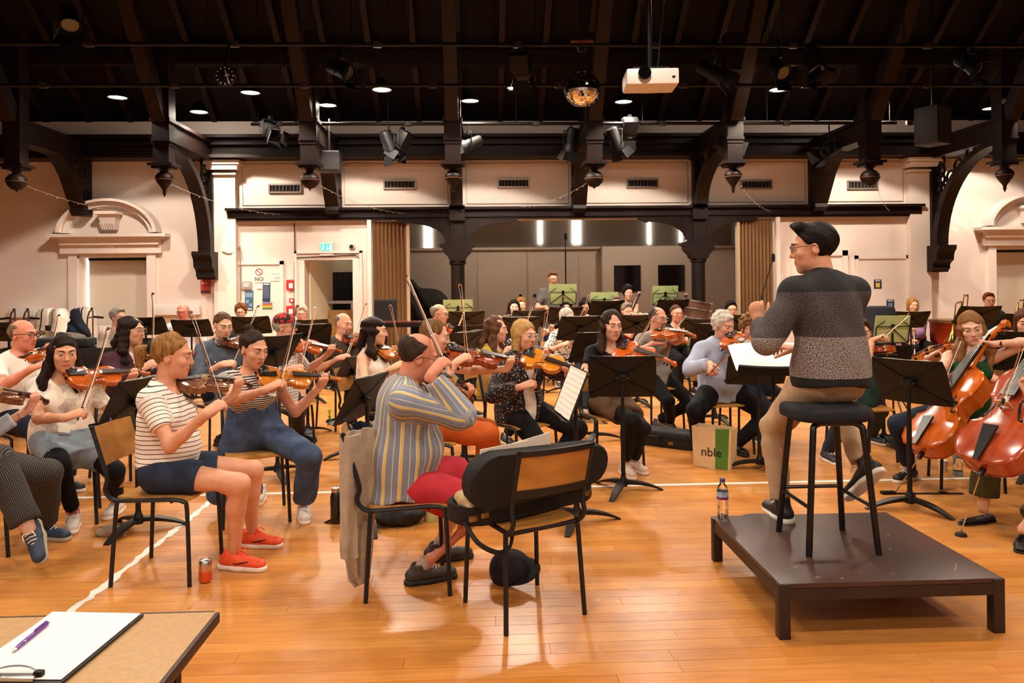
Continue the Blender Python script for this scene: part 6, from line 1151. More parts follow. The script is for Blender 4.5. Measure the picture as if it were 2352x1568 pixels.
def flute(a, b_, label):
    a = np.asarray(a); b_ = np.asarray(b_); t = thing('flute', label, 'flute', a, 0, 'flutes'); v = b_-a; MB().cyl((0, 0, 0), v, 0.010, n=8).build('tube', MET, t)
    for i in range(7): p = v*(0.25+0.08*i); MB().cyl(p+np.array((0, 0, 0.008)), p+np.array((0, -0.004, 0.015)), 0.009, n=8).build('key', MET, t)
    MB().cyl(v*0.86+np.array((0, -.006, 0.006)), v*0.90+np.array((0, -.006, 0.006)), 0.013, n=8).build('lip_plate', MET, t)
def pair(a, b_, sd=1): return None
def hands_on(p, q, up_=(0, 0, -1)):
    x = nrm(np.array((0.2, -0.2, 0.9)));  return ('at', np.asarray(p), x, np.array((0, -1., 0.2)), (55, 50, 30)), ('at', np.asarray(q), x, np.array((0, -1., 0.2)), (55, 50, 30))
fa, fb = W(1095, 739, 11.5), W(1192, 719, 11.6); flute(fa, fb, 'silver flute of the dark-haired girl pointing left'); r_, l_ = hands_on(fa+(fb-fa)*0.30, fa+(fb-fa)*0.55)
seated('flautist with long straight dark hair facing the camera', (1181, 706, 11.75), 5, hair=('long', 0.40), haircol='241612', skin='E2B49C', fem=True, top=dict(mat=cloth('2A2024'), sleeve=1.0, length=0.05), legs=dict(kind='long', mat=BLK), rh=r_, lh=l_, seatobj='wooden stacking chair under the long-haired flautist')
seated('blond child peering from behind the flautist', (1198, 701, 12.4), 5, hair=('fluffy', 0.012), haircol='B0783C', skin='E2B090', s=0.92, top=dict(mat=cloth('5A4A4A'), sleeve=0.6, length=0.05), legs=dict(kind='long', mat=NAVY), seatobj='wooden stacking chair under the blond child')
fa, fb = W(1232, 765, 11.2), W(1292, 738, 11.5); flute(fa, fb, 'silver flute held low by the girl below the green folder'); r_, l_ = hands_on(fa+(fb-fa)*0.3, fa+(fb-fa)*0.6)
seated('dark-haired girl with glasses playing flute below the green folder', (1300, 707, 11.7), -5, hair=('long', 0.25), haircol='1E1412', skin='D8A488', fem=True, top=dict(mat=BLK, sleeve=0.6, length=0.05), legs=dict(kind='long', mat=BLK), glasses=('201818', 0.003), rh=r_, lh=l_, seatobj='wooden stacking chair under the girl with flute and glasses')
person('standing percussionist with ginger hair, glasses and grey tee', (1270, 640, 12.35), (2, 14, 0), 4, hair=('short', 0.010), haircol='7A4E2C', skin='DC9C80', stand_up=True, pel=(1.17, 12.32, 0.96), lean=(0, 0), top=dict(mat=cloth('5A5652', 0.2), sleeve=0.75, length=0.12, hemw=0.02), legs=dict(kind='long', mat=NAVY), feet=[((1.06, 12.25, 0.085), 0, (0, -1, 0)), ((1.28, 12.3, 0.085), 0, (0, -1, 0))], knees=[(0, 1, 0), (0, 1, 0)], glasses=('201818', 0.003), rh=('at', W(1259, 716, 12.0), np.array((0.2, -0.4, -0.8)), np.array((1., 0, 0)), (60, 60, 40)))
seated('player in navy with head bowed beside the percussionist', (1343, 703, 12.1), -5, pitch=28, hair=('long', 0.2), haircol='1C1210', skin='D8A488', fem=True, top=dict(mat=NAVY, sleeve=0.6, length=0.05), legs=dict(kind='long', mat=NAVY), rh=('at', W(1350, 725, 11.85), np.array((0, 0, 1.)), np.array((0, 1., 0)), (50, 50, 30)), seatobj='wooden stacking chair under the bowed player in navy')
seated('man with short grey hair half hidden behind the wind stands', (1415, 698, 11.6), 0, hair=('short', 0.008), haircol='8A8078', skin='D89C84', top=dict(mat=cloth('8A5A54'), sleeve=0.6, length=0.05), legs=dict(kind='long', mat=NAVY), seatobj='wooden stacking chair under the half-hidden grey-haired man')
fa, fb = W(1430, 722, 10.5), W(1488, 721, 10.6); flute(fa, fb, 'bright flute across the face of the grey-haired flautist'); r_, l_ = hands_on(fa+(fb-fa)*0.7, fa+(fb-fa)*0.4)
seated('grey-haired flautist whose face is crossed by a bright flute', (1441, 716, 10.75), 8, hair=('short', 0.014), haircol='8C8074', skin='DCA088', fem=True, top=dict(mat=cloth('7A2430'), sleeve=0.6, length=0.05), legs=dict(kind='long', mat=BLK), rh=r_, lh=l_, seatobj='wooden stacking chair under the grey-haired flautist')
def bassoon(low, top_, label):
    a, c = np.asarray(low), np.asarray(top_); t = thing('bassoon', label, 'bassoon', a, 0, 'bassoons'); v = c-a; MB().tube([v*0, v*0.5, v*0.93], [0.034, 0.030, 0.022], 12).build('body', MAROON, t); MB().tube([v*0.93, v*0.97, v], [0.022, 0.028, 0.026], 12).build('bell', MAROON, t); u = nrm(v); MB().tube([v-u*0.004, v+u*0.006], 0.029, 14).build('bell_ring', mat('ivory_ring', 'E8DCC0', 0.4), t)
    sd = nrm(np.cross(u, (0, 1, 0))); MB().tube([sd*0.045, v*0.5+sd*0.04, v*0.6+sd*0.03], 0.018, 10).build('wing_joint', MAROON, t); MB().tube(smooth_path([v*0.6+sd*0.03, v*0.66+sd*0.06, v*0.62+sd*0.13+np.array((0, -0.05, 0))], 4), 0.005, 6).build('crook', MET, t)
    for i in range(5): MB().sphere(v*(0.25+0.1*i)+np.array((0, -0.034, 0)), (0.012, 0.006, 0.012), 8, 6).build('key', MET, t)
ba, bb = W(1436, 745, 12.3), W(1469, 672, 12.45); bassoon(ba+(ba-bb)*0.5, bb, 'dark red bassoon held by the curly-haired woman'); r_, l_ = hands_on(ba, ba+(bb-ba)*0.4)
seated('bassoonist with dark curly hair in sleeveless dark dress', (1443, 673, 12.75), 2, seat=0.56, s=1.0, hair=('curly', 0.028), haircol='1E1210', skin='E2B09A', fem=True, top=dict(mat=NAVY, sleeve=0, strap=1, length=0.05, scoop=0.02), legs=dict(kind='long', mat=NAVY), rh=r_, lh=l_, seatobj='wooden stacking chair under the curly-haired bassoonist')
ba, bb = W(1560, 745, 12.3), W(1576, 676, 12.4); bassoon(ba+(ba-bb)*0.6, bb, 'second bassoon rising beside the bass drum'); r_, l_ = hands_on(ba, ba+(bb-ba)*0.3)
seated('grey-haired bassoonist almost hidden behind the green folder', (1534, 697, 12.6), 3, hair=('fluffy', 0.014), haircol='8A8078', skin='DCA088', fem=True, top=dict(mat=BLK, sleeve=1.0, length=0.05), legs=dict(kind='long', mat=BLK), rh=r_, lh=l_, seatobj='wooden stacking chair under the grey-haired bassoonist')
def clarinet(a, c, label, m_, name='clarinet'):
    a, c = np.asarray(a), np.asarray(c); t = thing(name, label, name, a, 0, 'reed instruments'); v = c-a; MB().tube([v*0, v*0.12, v*0.85, v*0.9, v], [0.006, 0.010, 0.0125, 0.016, 0.028], 10).build('body', m_, t); MB().tube([v*0.10, v*0.14], 0.013, 10).build('barrel_ring', MET, t)
    for i in range(6): MB().cyl(v*(0.25+0.1*i)+np.array((0, -0.012, 0)), v*(0.25+0.1*i)+np.array((0, -0.018, 0)), 0.010, n=8).build('key', MET, t)
mo = W(1560, 737, 10.55); en = W(1566, 772, 10.2); clarinet(mo, mo+nrm(en-mo)*0.6, 'black oboe of the woman with tied-back hair', M_EBONY, 'oboe'); r_, l_ = hands_on(mo+(en-mo)*0.9, mo+(en-mo)*0.55)
seated('oboist with tied-back brown hair and thin glasses in black', (1554, 720, 10.7), 12, hair=('tail',), haircol='5A3E2C', skin='DCA088', fem=True, top=dict(mat=BLK, sleeve=0.6, length=0.05, scoop=0.015), legs=dict(kind='long', mat=BLK), glasses=('6A5A54', 0.002), rh=r_, lh=l_, seatobj='wooden stacking chair under the oboist in black')
mo = W(1681, 725, 11.3); en = W(1682, 775, 10.95); clarinet(mo, mo+nrm(en-mo)*0.62, 'brass-keyed oboe of the player in white tee', mat('oboe_brown', '5A3018', 0.3), 'oboe'); r_, l_ = hands_on(mo+(en-mo)*0.8, mo+(en-mo)*0.45)
seated('oboist with short black hair and glasses in white tee', (1680, 711, 11.45), 0, hair=('short', 0.016), haircol='120E0E', skin='E0B08C', top=dict(mat=cloth('E6DFD6', 0.05), sleeve=0.7, length=0.05), legs=dict(kind='long', mat=BLK), glasses=('181414', 0.003), rh=r_, lh=l_, seatobj='wooden stacking chair under the oboist in white tee')
mo = W(2098, 712, 11.75); en = W(2101, 800, 11.5); clarinet(mo, mo+nrm(en-mo)*0.75, 'silver soprano saxophone of the blonde woman', MET, 'saxophone'); r_, l_ = hands_on(mo+(en-mo)*0.8, mo+(en-mo)*0.5)
seated('blonde woman in lilac sweater behind the stand near the wall', (2097, 702, 11.9), -5, hair=('bob', 0.08), haircol='C08A3C', skin='E2B090', fem=True, w=1.1, top=dict(mat=cloth('A67AA0', 0.2), sleeve=1.7, length=0.08, loose=0.02), legs=dict(kind='long', mat=BLK), rh=r_, lh=l_, seatobj='wooden stacking chair under the blonde woman in lilac')
seated('ginger man with glasses behind the trombone near the window', (2272, 690, 12.0), -15, hair=('short', 0.012), haircol='7A3418', skin='DC9A80', top=dict(mat=cloth('1E2A2C'), sleeve=0.7, length=0.05), legs=dict(kind='long', mat=NAVY), glasses=('201818', 0.003), seatobj='wooden stacking chair under the ginger man')
seated('grey-haired person with glasses near the radiator', (272, 729, 10.0), 65, hair=('short', 0.014), haircol='A89E90', skin='DCA088', top=dict(mat=cloth('B09A8A', 0.3), sleeve=0.6, length=0.05), legs=dict(kind='long', mat=BLK), glasses=('3A302C', 0.002), seatobj='wooden stacking chair under the person near the radiator')
seated('bald red-faced man with glasses in white shirt at the back', (420, 717, 10.9), 8, pitch=8, hair=('bald',), haircol='B0A090', skin='D9806A', top=dict(mat=cloth('E4E2E6', 0.06), sleeve=1.0, length=0.05), collar=cloth('E4E2E6', 0.06), legs=dict(kind='long', mat=NAVY), glasses=('302A28', 0.002), seatobj='wooden stacking chair under the red-faced man')
seated('ginger-haired boy with glasses behind a black stand', (553, 718, 10.9), 12, pitch=6, hair=('fluffy', 0.016), haircol='8C5828', skin='E2AC90', s=0.97, top=dict(mat=cloth('4A4A50'), sleeve=0.6, length=0.05), legs=dict(kind='long', mat=NAVY), glasses=('302420', 0.0024), seatobj='wooden stacking chair under the ginger-haired boy')
person('trumpeter with white curly hair beside the doorway', (693, 722, 11.1), (8, 4, 0), 10, hair=('curly', 0.022), haircol='C4B8A8', haircol2='948878', skin='DC9C84', fem=True, top=dict(mat=cloth('D08468', 0.2), sleeve=1.0, length=0.05), legs=dict(kind='long', mat=NAVY), glasses=('403632', 0.002), rh=('at', W(697, 738, 10.75), np.array((-0.3, -0.3, 0.8)), np.array((0.3, -0.9, 0)), (55, 55, 30)), lh=('at', W(703, 740, 10.75), np.array((-0.3, -0.3, 0.8)), np.array((-0.6, -0.6, 0)), (55, 55, 30)), seatobj='wooden stacking chair under the white-haired trumpeter')
# ================================================================ STANDS, FURNITURE AND THINGS ON THE FLOOR
def st_px(base, top_c, yaw, tilt, label, sheet=None, rot=0.0, d=None, dz=0.0):
    """base: pixel on the floor, or None with depth d; top_c: pixel of the desk centre"""
    if d is None: p = FL(*base)
    else: p = W(top_c[0], top_c[1], d)
    dd = float((np.array((p[0], p[1], 0))-CAM)@Fv) if d is None else d
    q = W(top_c[0], top_c[1], dd); return stand(p[0], p[1], q[2]+dz, yaw, tilt, label, sheet=sheet, rot=rot)
st_px((318, 1216), (290, 925), -100, 28, 'black stand turned edge-on between the two front desk violinists', True, 0.3)
st_px((846, 1205), (782, 918), -108, 28, 'black stand beside the man in blue striped shirt', True, 0.8)
st_px((1325, 1200), (1308, 905), -84, 22, 'stand with bright music in front of the blonde woman', True, 0.2)
st_px((1432, 1128), (1431, 868), 172, 20, 'black stand seen from behind before the young woman in black', True, 0.05)
st_px((1745, 1077), (1716, 846), 178, 24, 'black stand between white-haired man and conductor', None, 0.9)
T5, o5, X5, Y5, Z5 = st_px(None, (1775, 838), -8, 66, 'conductor stand holding the open score', None, 0.3, d=4.75)
st_px((2030, 1018), (2048, 832), 165, 22, 'black stand just behind the conductor back', None, 0.4)
st_px((2090, 1168), (2104, 880), 122, 24, 'black stand with cream folder in front of the green-top cellist', True, 1.0)
st_px((1368, 1012), (1335, 800), -150, 26, 'tilted black stand between blonde woman and young woman in black', True, 0.1)
for (cx, cy, d, yaw, tl, lab, sh_) in ((440, 757, 10.2, 185, 15, 'black stand in front of the red-faced man', None), (577, 750, 10.2, 185, 15, 'black stand in front of the ginger-haired boy', None), (712, 757, 10.2, 185, 15, 'black stand in front of the white-haired trumpeter', None), (705, 778, 7.9, 200, 25, 'black stand behind the man in checked cap', True), (635, 812, 6.2, -120, 25, 'black stand right in front of the man in checked cap', None), (335, 752, 10.0, 185, 12, 'black stand near the radiator', None),
                               (815, 855, 6.9, -110, 20, 'black stand beside the bald man in brown', None), (1070, 738, 10.2, 190, 14, 'black stand behind the girl in orange, with rounded corners', None), (1062, 800, 6.5, -120, 30, 'black stand between girl in orange and blonde woman', True), (1080, 780, 7.7, -140, 25, 'black stand left of the woman in mustard top', None), (1217, 735, 10.7, 182, 12, 'black stand below the percussionist hand', None), (1195, 752, 9.9, 185, 30, 'flat-tilted black stand behind the blonde woman', True), (1300, 727, 10.8, 180, 10, 'black stand behind the silver-haired woman', None), (1334, 757, 8.5, 190, 25, 'black stand right of the silver-haired woman', True), (1462, 748, 9.6, 182, 16, 'black stand in front of the grey-haired flautist', None), (1545, 708, 11.9, 182, 15, 'black stand below the green folder near the drum', None), (1607, 756, 9.8, 185, 15, 'black stand left of the white-haired man', None), (1640, 775, 8.4, 190, 18, 'low black stand behind the white-haired man', True), (1690, 745, 10.4, 180, 15, 'black stand in front of the oboist in white', None), (2092, 737, 10.9, 175, 12, 'black stand in front of the blonde woman in lilac', None), (2247, 728, 9.6, 170, 15, 'black stand in front of the ginger man', None), (2345, 742, 11.0, 170, 15, 'black stand at the far picture edge', None), (2372, 810, 5.9, 160, 10, 'black stand cut by the picture edge', None), (20, 765, 9.2, 185, 10, 'black stand behind the bald man in white', None), (1395, 712, 11.0, 180, 12, 'black stand in front of the half-hidden grey-haired man', None)):
    st_px(None, (cx, cy), yaw, max(tl, 44) if d > 9 else tl+10, lab, sh_, (cx*0.37) % 2.0, d=d)
# the score on the conductor's stand
rows = [[(-0.25+0.5*j/14, 0.01+0.31*i/5, 0.012+0.018*abs(math.sin(PI*j/14*2))*(1 if j != 7 else 0.2)) for j in range(15)] for i in range(6)]
sc_ = bpy.data.objects.new('open_score', MB().sheet(rows, 0.008).mesh('open_score', [mat('score_paper', 'F6F1E8', 0.8)], 50)); COL.objects.link(sc_); set_frame(sc_, o5, X5, Y5, Z5); tag(sc_, 'large open score on the conductor stand', 'score')
for (cx, cy, d, lab, fl_, w_) in ((1293, 682, 11.6, 'folding wire stand beside the percussionist', 'green folder beside the standing percussionist', 0.42), (1528, 684, 12.3, 'folding wire stand behind the grey-haired bassoonist', 'green folder above the grey-haired bassoonist', 0.42), (1388, 698, 12.6, 'folding wire stand near the triangle', 'green folder near the triangle stand', 0.46), (1052, 718, 11.4, 'folding wire stand left of the column', 'green folder behind the bald violinist', 0.44), (2050, 765, 8.4, 'folding wire stand behind the conductor shoulder', 'pale green folder with dark oval near the conductor', 0.40)):
    p = W(cx, cy, d); wire_stand(p[0], p[1], p[2], 182, lab, fl_, w=w_)
# ---- conductor's platform, stool, bottle
M_PLAT = mat('platform_laminate', '4A322C', 0.35, var=0.35, vscale=3, bump=0.1, bscale=8); M_PFR = mat('platform_frame', '2A1A14', 0.5, var=0.3, vscale=12)
pf = thing('conductor_platform', 'square dark brown conductor platform on short legs', 'platform', (1.765, 3.72, 0)); MB().box((0, 0, 0.228), (0.985, 0.965, 0.022), bev=0.003).build('deck', M_PLAT, pf)
for s_ in (-1, 1):
    MB().box((s_*0.475, 0, 0.192), (0.04, 0.93, 0.05)).build('rail', M_PFR, pf, smooth=0); MB().box((0, s_*0.465, 0.192), (0.95, 0.04, 0.05)).build('rail', M_PFR, pf, smooth=0)
    for t_ in (-1, 1): MB().box((s_*0.473, t_*0.462, 0.118), (0.05, 0.05, 0.236), bev=0.003).build('leg', M_PFR, pf)
ch_ = MB()
for (x, y, l, a) in ((0.36, -0.36, 0.05, 0.8), (0.385, -0.32, 0.04, 0.9), (-0.3, -0.42, 0.02, 0), (-0.2, -0.44, 0.015, 0.3), (0.05, -0.4, 0.012, 0), (-0.35, -0.3, 0.012, 0.4), (0.2, -0.1, 0.015, 0.2), (-0.12, -0.2, 0.01, 0), (0.3, 0.1, 0.014, 0.6), (-0.4, 0.2, 0.012, 0.2), (0.0, 0.1, 0.01, 0)): ch_.box((x, y, 0.2395), (l, 0.004, 0.0006), rotz(math.degrees(a)))
ch_.build('chipped_marks', mat('chipped_wood', 'B9956A', 0.8), pf, smooth=0)
stl = thing('bar_stool', 'tall black tubular stool with navy padded seat on platform', 'stool', (1.705, 3.735, 0.239)); M_SEATP = mat('navy_pad', '14161F', 0.9, var=0.2, vscale=40, bump=0.3, bscale=200)
sp_ = MB(); pts = rounded(0.40, 0.36, 0.12, 6); n = len(pts)
V = []; prof = [(0.90, 0.620), (0.985, 0.628), (1.0, 0.645), (0.995, 0.668), (0.95, 0.682), (0.7, 0.690), (0.0, 0.692)]
for (k, z) in prof: V += [(p[0]*k, p[1]*k, z) for p in pts]
sp_.add(V, [(r*n+i, r*n+(i+1) % n, (r+1)*n+(i+1) % n, (r+1)*n+i) for r in range(len(prof)-1) for i in range(n)]+[tuple(range(n-1, -1, -1))]); sp_.build('seat', M_SEATP, stl, smooth=60)
M_STL = mat('stool_tube', '08080A', 0.3, spec=0.5)
for sx in (-1, 1):
    for sy in (-1, 1): MB().tube(smooth_path([(sx*0.168, sy*0.182, 0.0), (sx*0.145, sy*0.160, 0.30), (sx*0.124, sy*0.140, 0.555), (sx*0.112, sy*0.128, 0.602), (sx*0.07, sy*0.118, 0.618)], 4), 0.0155, 10).build('leg', M_STL, stl)
for sx in (-1, 1): MB().cyl((sx*0.152, -0.166, 0.22), (sx*0.152, 0.166, 0.22), 0.0095, n=8).build('foot_rail', M_STL, stl)
MB().cyl((-0.15, 0.164, 0.235), (0.15, 0.164, 0.235), 0.0095, n=8).build('foot_rail', M_STL, stl)
for sy in (-1, 1): MB().cyl((-0.1, sy*0.12, 0.615), (0.1, sy*0.12, 0.615), 0.0155, n=8).build('seat_rail', M_STL, stl)
def water_bottle(loc, label, h=0.215, label_cols=('4C7EB0', '7A2C74'), capc='43308A'):
    t = thing('water_bottle', label, 'bottle', loc, 0, 'plastic water bottles'); k = h/0.215; M_PET = mat('clear_pet', 'FFFFFF', 0.05, trans=1.0, spec=0.4)
    MB().lathe([(0.0, 0.002), (0.026*k, 0.0), (0.030*k, 0.006*k), (0.0295*k, 0.04*k), (0.031*k, 0.05*k), (0.0295*k, 0.06*k), (0.031*k, 0.075*k), (0.031*k, 0.145*k), (0.026*k, 0.168*k), (0.014*k, 0.188*k), (0.0125*k, 0.196*k)], n=18).build('bottle_body', M_PET, t)
    MB().lathe([(0.0135*k, 0.196*k), (0.0145*k, 0.198*k), (0.0145*k, 0.213*k), (0.013*k, 0.215*k), (0.0, 0.215*k)], n=14).build('cap', mat('cap_'+capc, capc, 0.4), t)
    MB().lathe([(0.0315*k, 0.118*k), (0.0315*k, 0.145*k)], n=18).build('label_band', mat('label_blue', label_cols[0], 0.5, var=0.6, vscale=60, col2='C9D6E0'), t); MB().lathe([(0.0316*k, 0.103*k), (0.0316*k, 0.118*k)], n=18).build('label_band', mat('label_purple', label_cols[1], 0.5), t)
water_bottle((FL(1660, 1188, 0.239)[0], FL(1660, 1188, 0.239)[1], 0.2395), 'water bottle with purple cap on the platform corner')
p = FL(1541, 982); water_bottle((p[0], p[1], 0), 'water bottle on the floor near crossed legs of the grey-tee man', 0.23)
# ---- chair with the open violin case, cap under it
def cap_dir(a, b_): v = b_-a; return v
cf1, cb1, cb2 = FL(1062, 1383), FL(1167, 1467), FL(1345, 1408); ctr = (cf1+cb2)/2; fdir = nrm(cf1-cb1+ (cf1-cb1)*0); yawc = math.degrees(math.atan2(fdir[0], -fdir[1])); chair(ctr[0], ctr[1], yawc, 'empty banded chair in front carrying the open viola case', 'stacking chairs of the players', banded=True)
M_CASE = mat('case_black', '0D0C0D', 0.75, bump=0.2, bscale=150); M_VELV = mat('case_velvet', '1F3A38', 0.95, sheen=0.4)
def case_outline(L, w0, w1, n=10):
    pts = []
    for a in np.linspace(-90, 90, n): pts.append((L/2-w1/2+w1/2*math.cos(math.radians(a)), w1/2*math.sin(math.radians(a))))
    for a in np.linspace(90, 270, n): pts.append((-L/2+w0/2+w0/2*math.cos(math.radians(a)), w0/2*math.sin(math.radians(a))))
    return pts
def shell(m_, pts, z0, z1, th, X, Y, Z, o, floor_z):
    n = len(pts); P = lambda x, y, z: o+X*x+Y*y+Z*z; c = 0.94
    rings = [(1.0*0.97, z0), (1.0, z0+0.012), (1.0, z1), (c, z1), (c, z0+th)]; V = [P(p[0]*k, p[1]*k, z) for (k, z) in rings for p in pts]
    m_.add(V, [(r*n+i, r*n+(i+1) % n, (r+1)*n+(i+1) % n, (r+1)*n+i) for r in range(4) for i in range(n)]+[tuple(range(n)), tuple(range(4*n, 5*n))]); return m_
X_ = nrm(cb2-cb1); Yf = nrm(np.cross((0, 0, 1.), X_)); up3 = np.array((0, 0, 1.)); pts = case_outline(0.80, 0.26, 0.20)
seat_c = np.array((ctr[0], ctr[1], 0.462))+X_*0.03+Yf*0.03; vc = thing('viola_case', 'open black viola case with dark lid raised on the front chair', 'instrument case', seat_c)
m_ = shell(MB(), pts, 0.0, 0.085, 0.01, X_, Yf, up3, np.zeros(3), 0); m_.build('tray', M_CASE, vc, smooth=40); MB().add([X_*p[0]*0.9+Yf*p[1]*0.9+up3*0.05 for p in pts], [tuple(range(len(pts)))]).build('velvet_lining', M_VELV, vc, smooth=0)
lidY = nrm(up3*0.97-Yf*0.16); lidZ = -np.cross(X_, lidY); lo_ = -Yf*0.115+up3*0.205
m_ = shell(MB(), pts, -0.06, 0.02, 0.008, X_, lidY, lidZ, lo_, 0); m_.build('lid', M_CASE, vc, smooth=40)
for (a, z) in ((-0.36, 0.045), (-0.30, 0.05), (0.3, 0.05)): MB().box(X_*a-Yf*0.125+up3*z, (0.04, 0.015, 0.025), np.stack([X_, Yf, up3], 1), bev=0.003).build('latch', mat('brass_latch', 'A08858', 0.35, metal=1.0), vc)
MB().tube(smooth_path([X_*-0.37-Yf*0.05+up3*0.03, X_*-0.36-Yf*0.16-up3*0.05, X_*-0.28-Yf*0.2-up3*0.10, X_*-0.20-Yf*0.18-up3*0.09, X_*-0.16-Yf*0.14+up3*0.0], 6), 0.011, 6, flat=(Yf, 0.4)).build('strap', M_CASE, vc)
for k, (dx, dz, a) in enumerate(((-0.19, 0.255, 0.03), (-0.05, 0.268, 0.13))):
    Rm = np.stack([nrm(X_*math.cos(a)+lidY*math.sin(a)), lidZ, nrm(lidY*math.cos(a)-X_*math.sin(a))], 1); o = MB().box((0, 0, 0), (0.26, 0.003, 0.19), Rm).build('loose_music_sheet', M_PAPER, None, smooth=0, loc=seat_c+X_*dx-Yf*0.115+up3*dz+lidZ*0.0); tag(o, ['cream music part tucked into the raised case lid, lower', 'cream music part slanting out of the raised case lid, upper'][k], 'sheet music', 'music parts in the case lid')
tw = thing('crumpled_towel', 'beige and teal cloth bundled in the open viola case', 'cloth', seat_c+X_*-0.30-Yf*0.02+up3*0.05); V_, Q_ = sdf_mesh([Ell((0, 0, 0.035), (0.075, 0.085, 0.05), None, 0.02), Ell((-0.03, -0.02, 0.06), (0.05, 0.04, 0.03), None, 0.02)], 0.009, wob=0.006, wsc=50, seed=3); o = mesh_obj('cloth_fold', V_, Q_, cloth('CDB58C', 0.3), (0, 0, 0), tw); V_, Q_ = sdf_mesh([Ell((0.055, -0.01, 0.03), (0.06, 0.08, 0.04), None, 0.02)], 0.009, wob=0.005, wsc=50, seed=4); mesh_obj('cloth_fold', V_, Q_, cloth('27504E', 0.3), (0, 0, 0), tw)
# baseball cap on the floor under the chair
cp = FL(1185, 1335); bc = thing('baseball_cap', 'black baseball cap lying on edge under the front chair', 'cap', (cp[0], cp[1], 0)); bc.scale = (1.2, 1.2, 1.2); M_CAPB = mat('cap_navy_black', '0E0D14', 0.85, bump=0.2, bscale=120)
Zc = nrm((-0.45, -0.3, 0.75)); _b = np.array((0.8, -0.35, -0.3)); _b = nrm(_b-Zc*(_b@Zc)); Rc = np.stack([np.cross(-_b, Zc), -_b, Zc], 1)
pr = [Ell((-0.02, 0, 0.048), (0.088, 0.098, 0.095), Rc, 0.0), Cut(np.array((-0.02, 0, 0.048))+Zc*0.0, -Zc), Ell(np.array((-0.02, 0, 0.048))-Zc*0.004, (0.080, 0.090, 0.086), Rc, 0.0, 's'), Cut((0, 0, 0.001), (0, 0, -1))]; V_, Q_ = sdf_mesh(pr, 0.0065); mesh_obj('crown', V_, Q_, M_CAPB, (0, 0, 0), bc)
rows = [[np.array((-0.02, 0, 0.048))+Rc@np.array((0.085*math.sin(a)*(1-0.1*t), -0.085*math.cos(a)-0.075*t*math.cos(a*0.8), -0.02*t*0+0.006*math.cos(a))) for a in np.linspace(-1.25, 1.25, 11)] for t in np.linspace(0, 1, 5)]; MB().sheet(rows, 0.004).build('peak', M_CAPB, bc, smooth=60)
# ---- cardigan hung over the near upright of the striped-shirt man's chair
cb_ = FL(847, 1362); cg = thing('cardigan', 'beige knitted cardigan with navy jacket hung over a chair back', 'cardigan', (cb_[0], cb_[1], 0)); M_KNIT = cloth('B9A996', 0.25)
CO = np.array((cb_[0], cb_[1], 0.0))
def drape(pl, d0, folds, amp, name, m__, seed, thick=0.012):
    """hanging cloth: pl = [(py, px left, px right)] rows from top to hem at depth d0"""
    rr = random.Random(seed); ph = rr.uniform(0, 6); rows = []; n = 22; L = len(pl)
    for i in range(4*(L-1)+1):
        a = i/4; k = min(int(a), L-2); f = a-k; y = pl[k][0]*(1-f)+pl[k+1][0]*f; xl = pl[k][1]*(1-f)+pl[k+1][1]*f; xr = pl[k][2]*(1-f)+pl[k+1][2]*f; row = []
        for j in range(n+1):
            u = j/n; row.append(W(xl+(xr-xl)*u, y+3*math.sin(5*u+ph), d0-amp*(0.4+0.6*a/L)*math.sin(folds*2*PI*u+ph+0.25*a)-0.04*math.sin(PI*u))-CO)
        rows.append(row)
    return MB().sheet(rows, thick).build(name, m__, cg, smooth=80)
drape([(985, 800, 862), (1020, 782, 868), (1090, 780, 866), (1180, 786, 862), (1270, 790, 856), (1325, 800, 850), (1342, 818, 846)], 3.84, 2.2, 0.022, 'knit_body', M_KNIT, 1)
drape([(1000, 778, 830), (1050, 779, 826), (1120, 780, 824), (1200, 781, 820), (1262, 780, 822), (1284, 782, 822)], 3.74, 0.9, 0.03, 'knit_sleeve', M_KNIT, 2)
drape([(970, 806, 842), (1000, 822, 862), (1060, 838, 868), (1118, 848, 872)], 3.90, 1.5, 0.02, 'navy_jacket', NAVY, 3)
# ---- bottles, mug, bag, can, pouch
def on_floor(px, py): p = FL(px, py); return (p[0], p[1], 0)
t = thing('flask', 'black metal flask with steel cap behind the cardigan', 'flask', on_floor(772, 1200)); MB().lathe([(0, 0.0), (0.034, 0.0), (0.036, 0.006), (0.036, 0.17), (0.028, 0.195), (0.026, 0.20)], n=18).build('body', mat('flask_black', '100C0C', 0.35, coat=0.3), t); MB().lathe([(0.027, 0.20), (0.028, 0.202), (0.028, 0.228), (0.0, 0.23)], n=16).build('cap', M_STEEL, t)
t = thing('mug', 'pale green mug on the floor beneath the front chair', 'mug', on_floor(988, 1196)); MB().lathe([(0, 0.0), (0.038, 0.0), (0.042, 0.01), (0.042, 0.095), (0.039, 0.095), (0.038, 0.012), (0, 0.01)], n=20).build('cup', mat('mug_green', 'B9C08E', 0.4), t); MB().tube(smooth_path([(0.042, 0, 0.075), (0.068, 0, 0.07), (0.068, 0, 0.035), (0.042, 0, 0.025)], 4), 0.005, 6).build('handle', MATS['mug_green'], t)
t = thing('drawstring_bag', 'soft black bag slumped on the floor under the chair', 'bag', on_floor(905, 1205)); V_, Q_ = sdf_mesh([Ell((0, 0, 0.055), (0.16, 0.10, 0.06), None, 0.03), Ell((0.10, 0.02, 0.05), (0.10, 0.08, 0.055), None, 0.04), Cut((0, 0, 0.002), (0, 0, -1))], 0.012, wob=0.009, wsc=40, seed=2); mesh_obj('bag_body', V_, Q_, mat('bag_black', '121013', 0.7, bump=0.2), (0, 0, 0), t); MB().tube(smooth_path([(-0.1, 0, 0.1), (-0.02, -0.05, 0.13), (0.08, -0.03, 0.11)], 5), 0.006, 5).build('cord', M_BLACK, t)
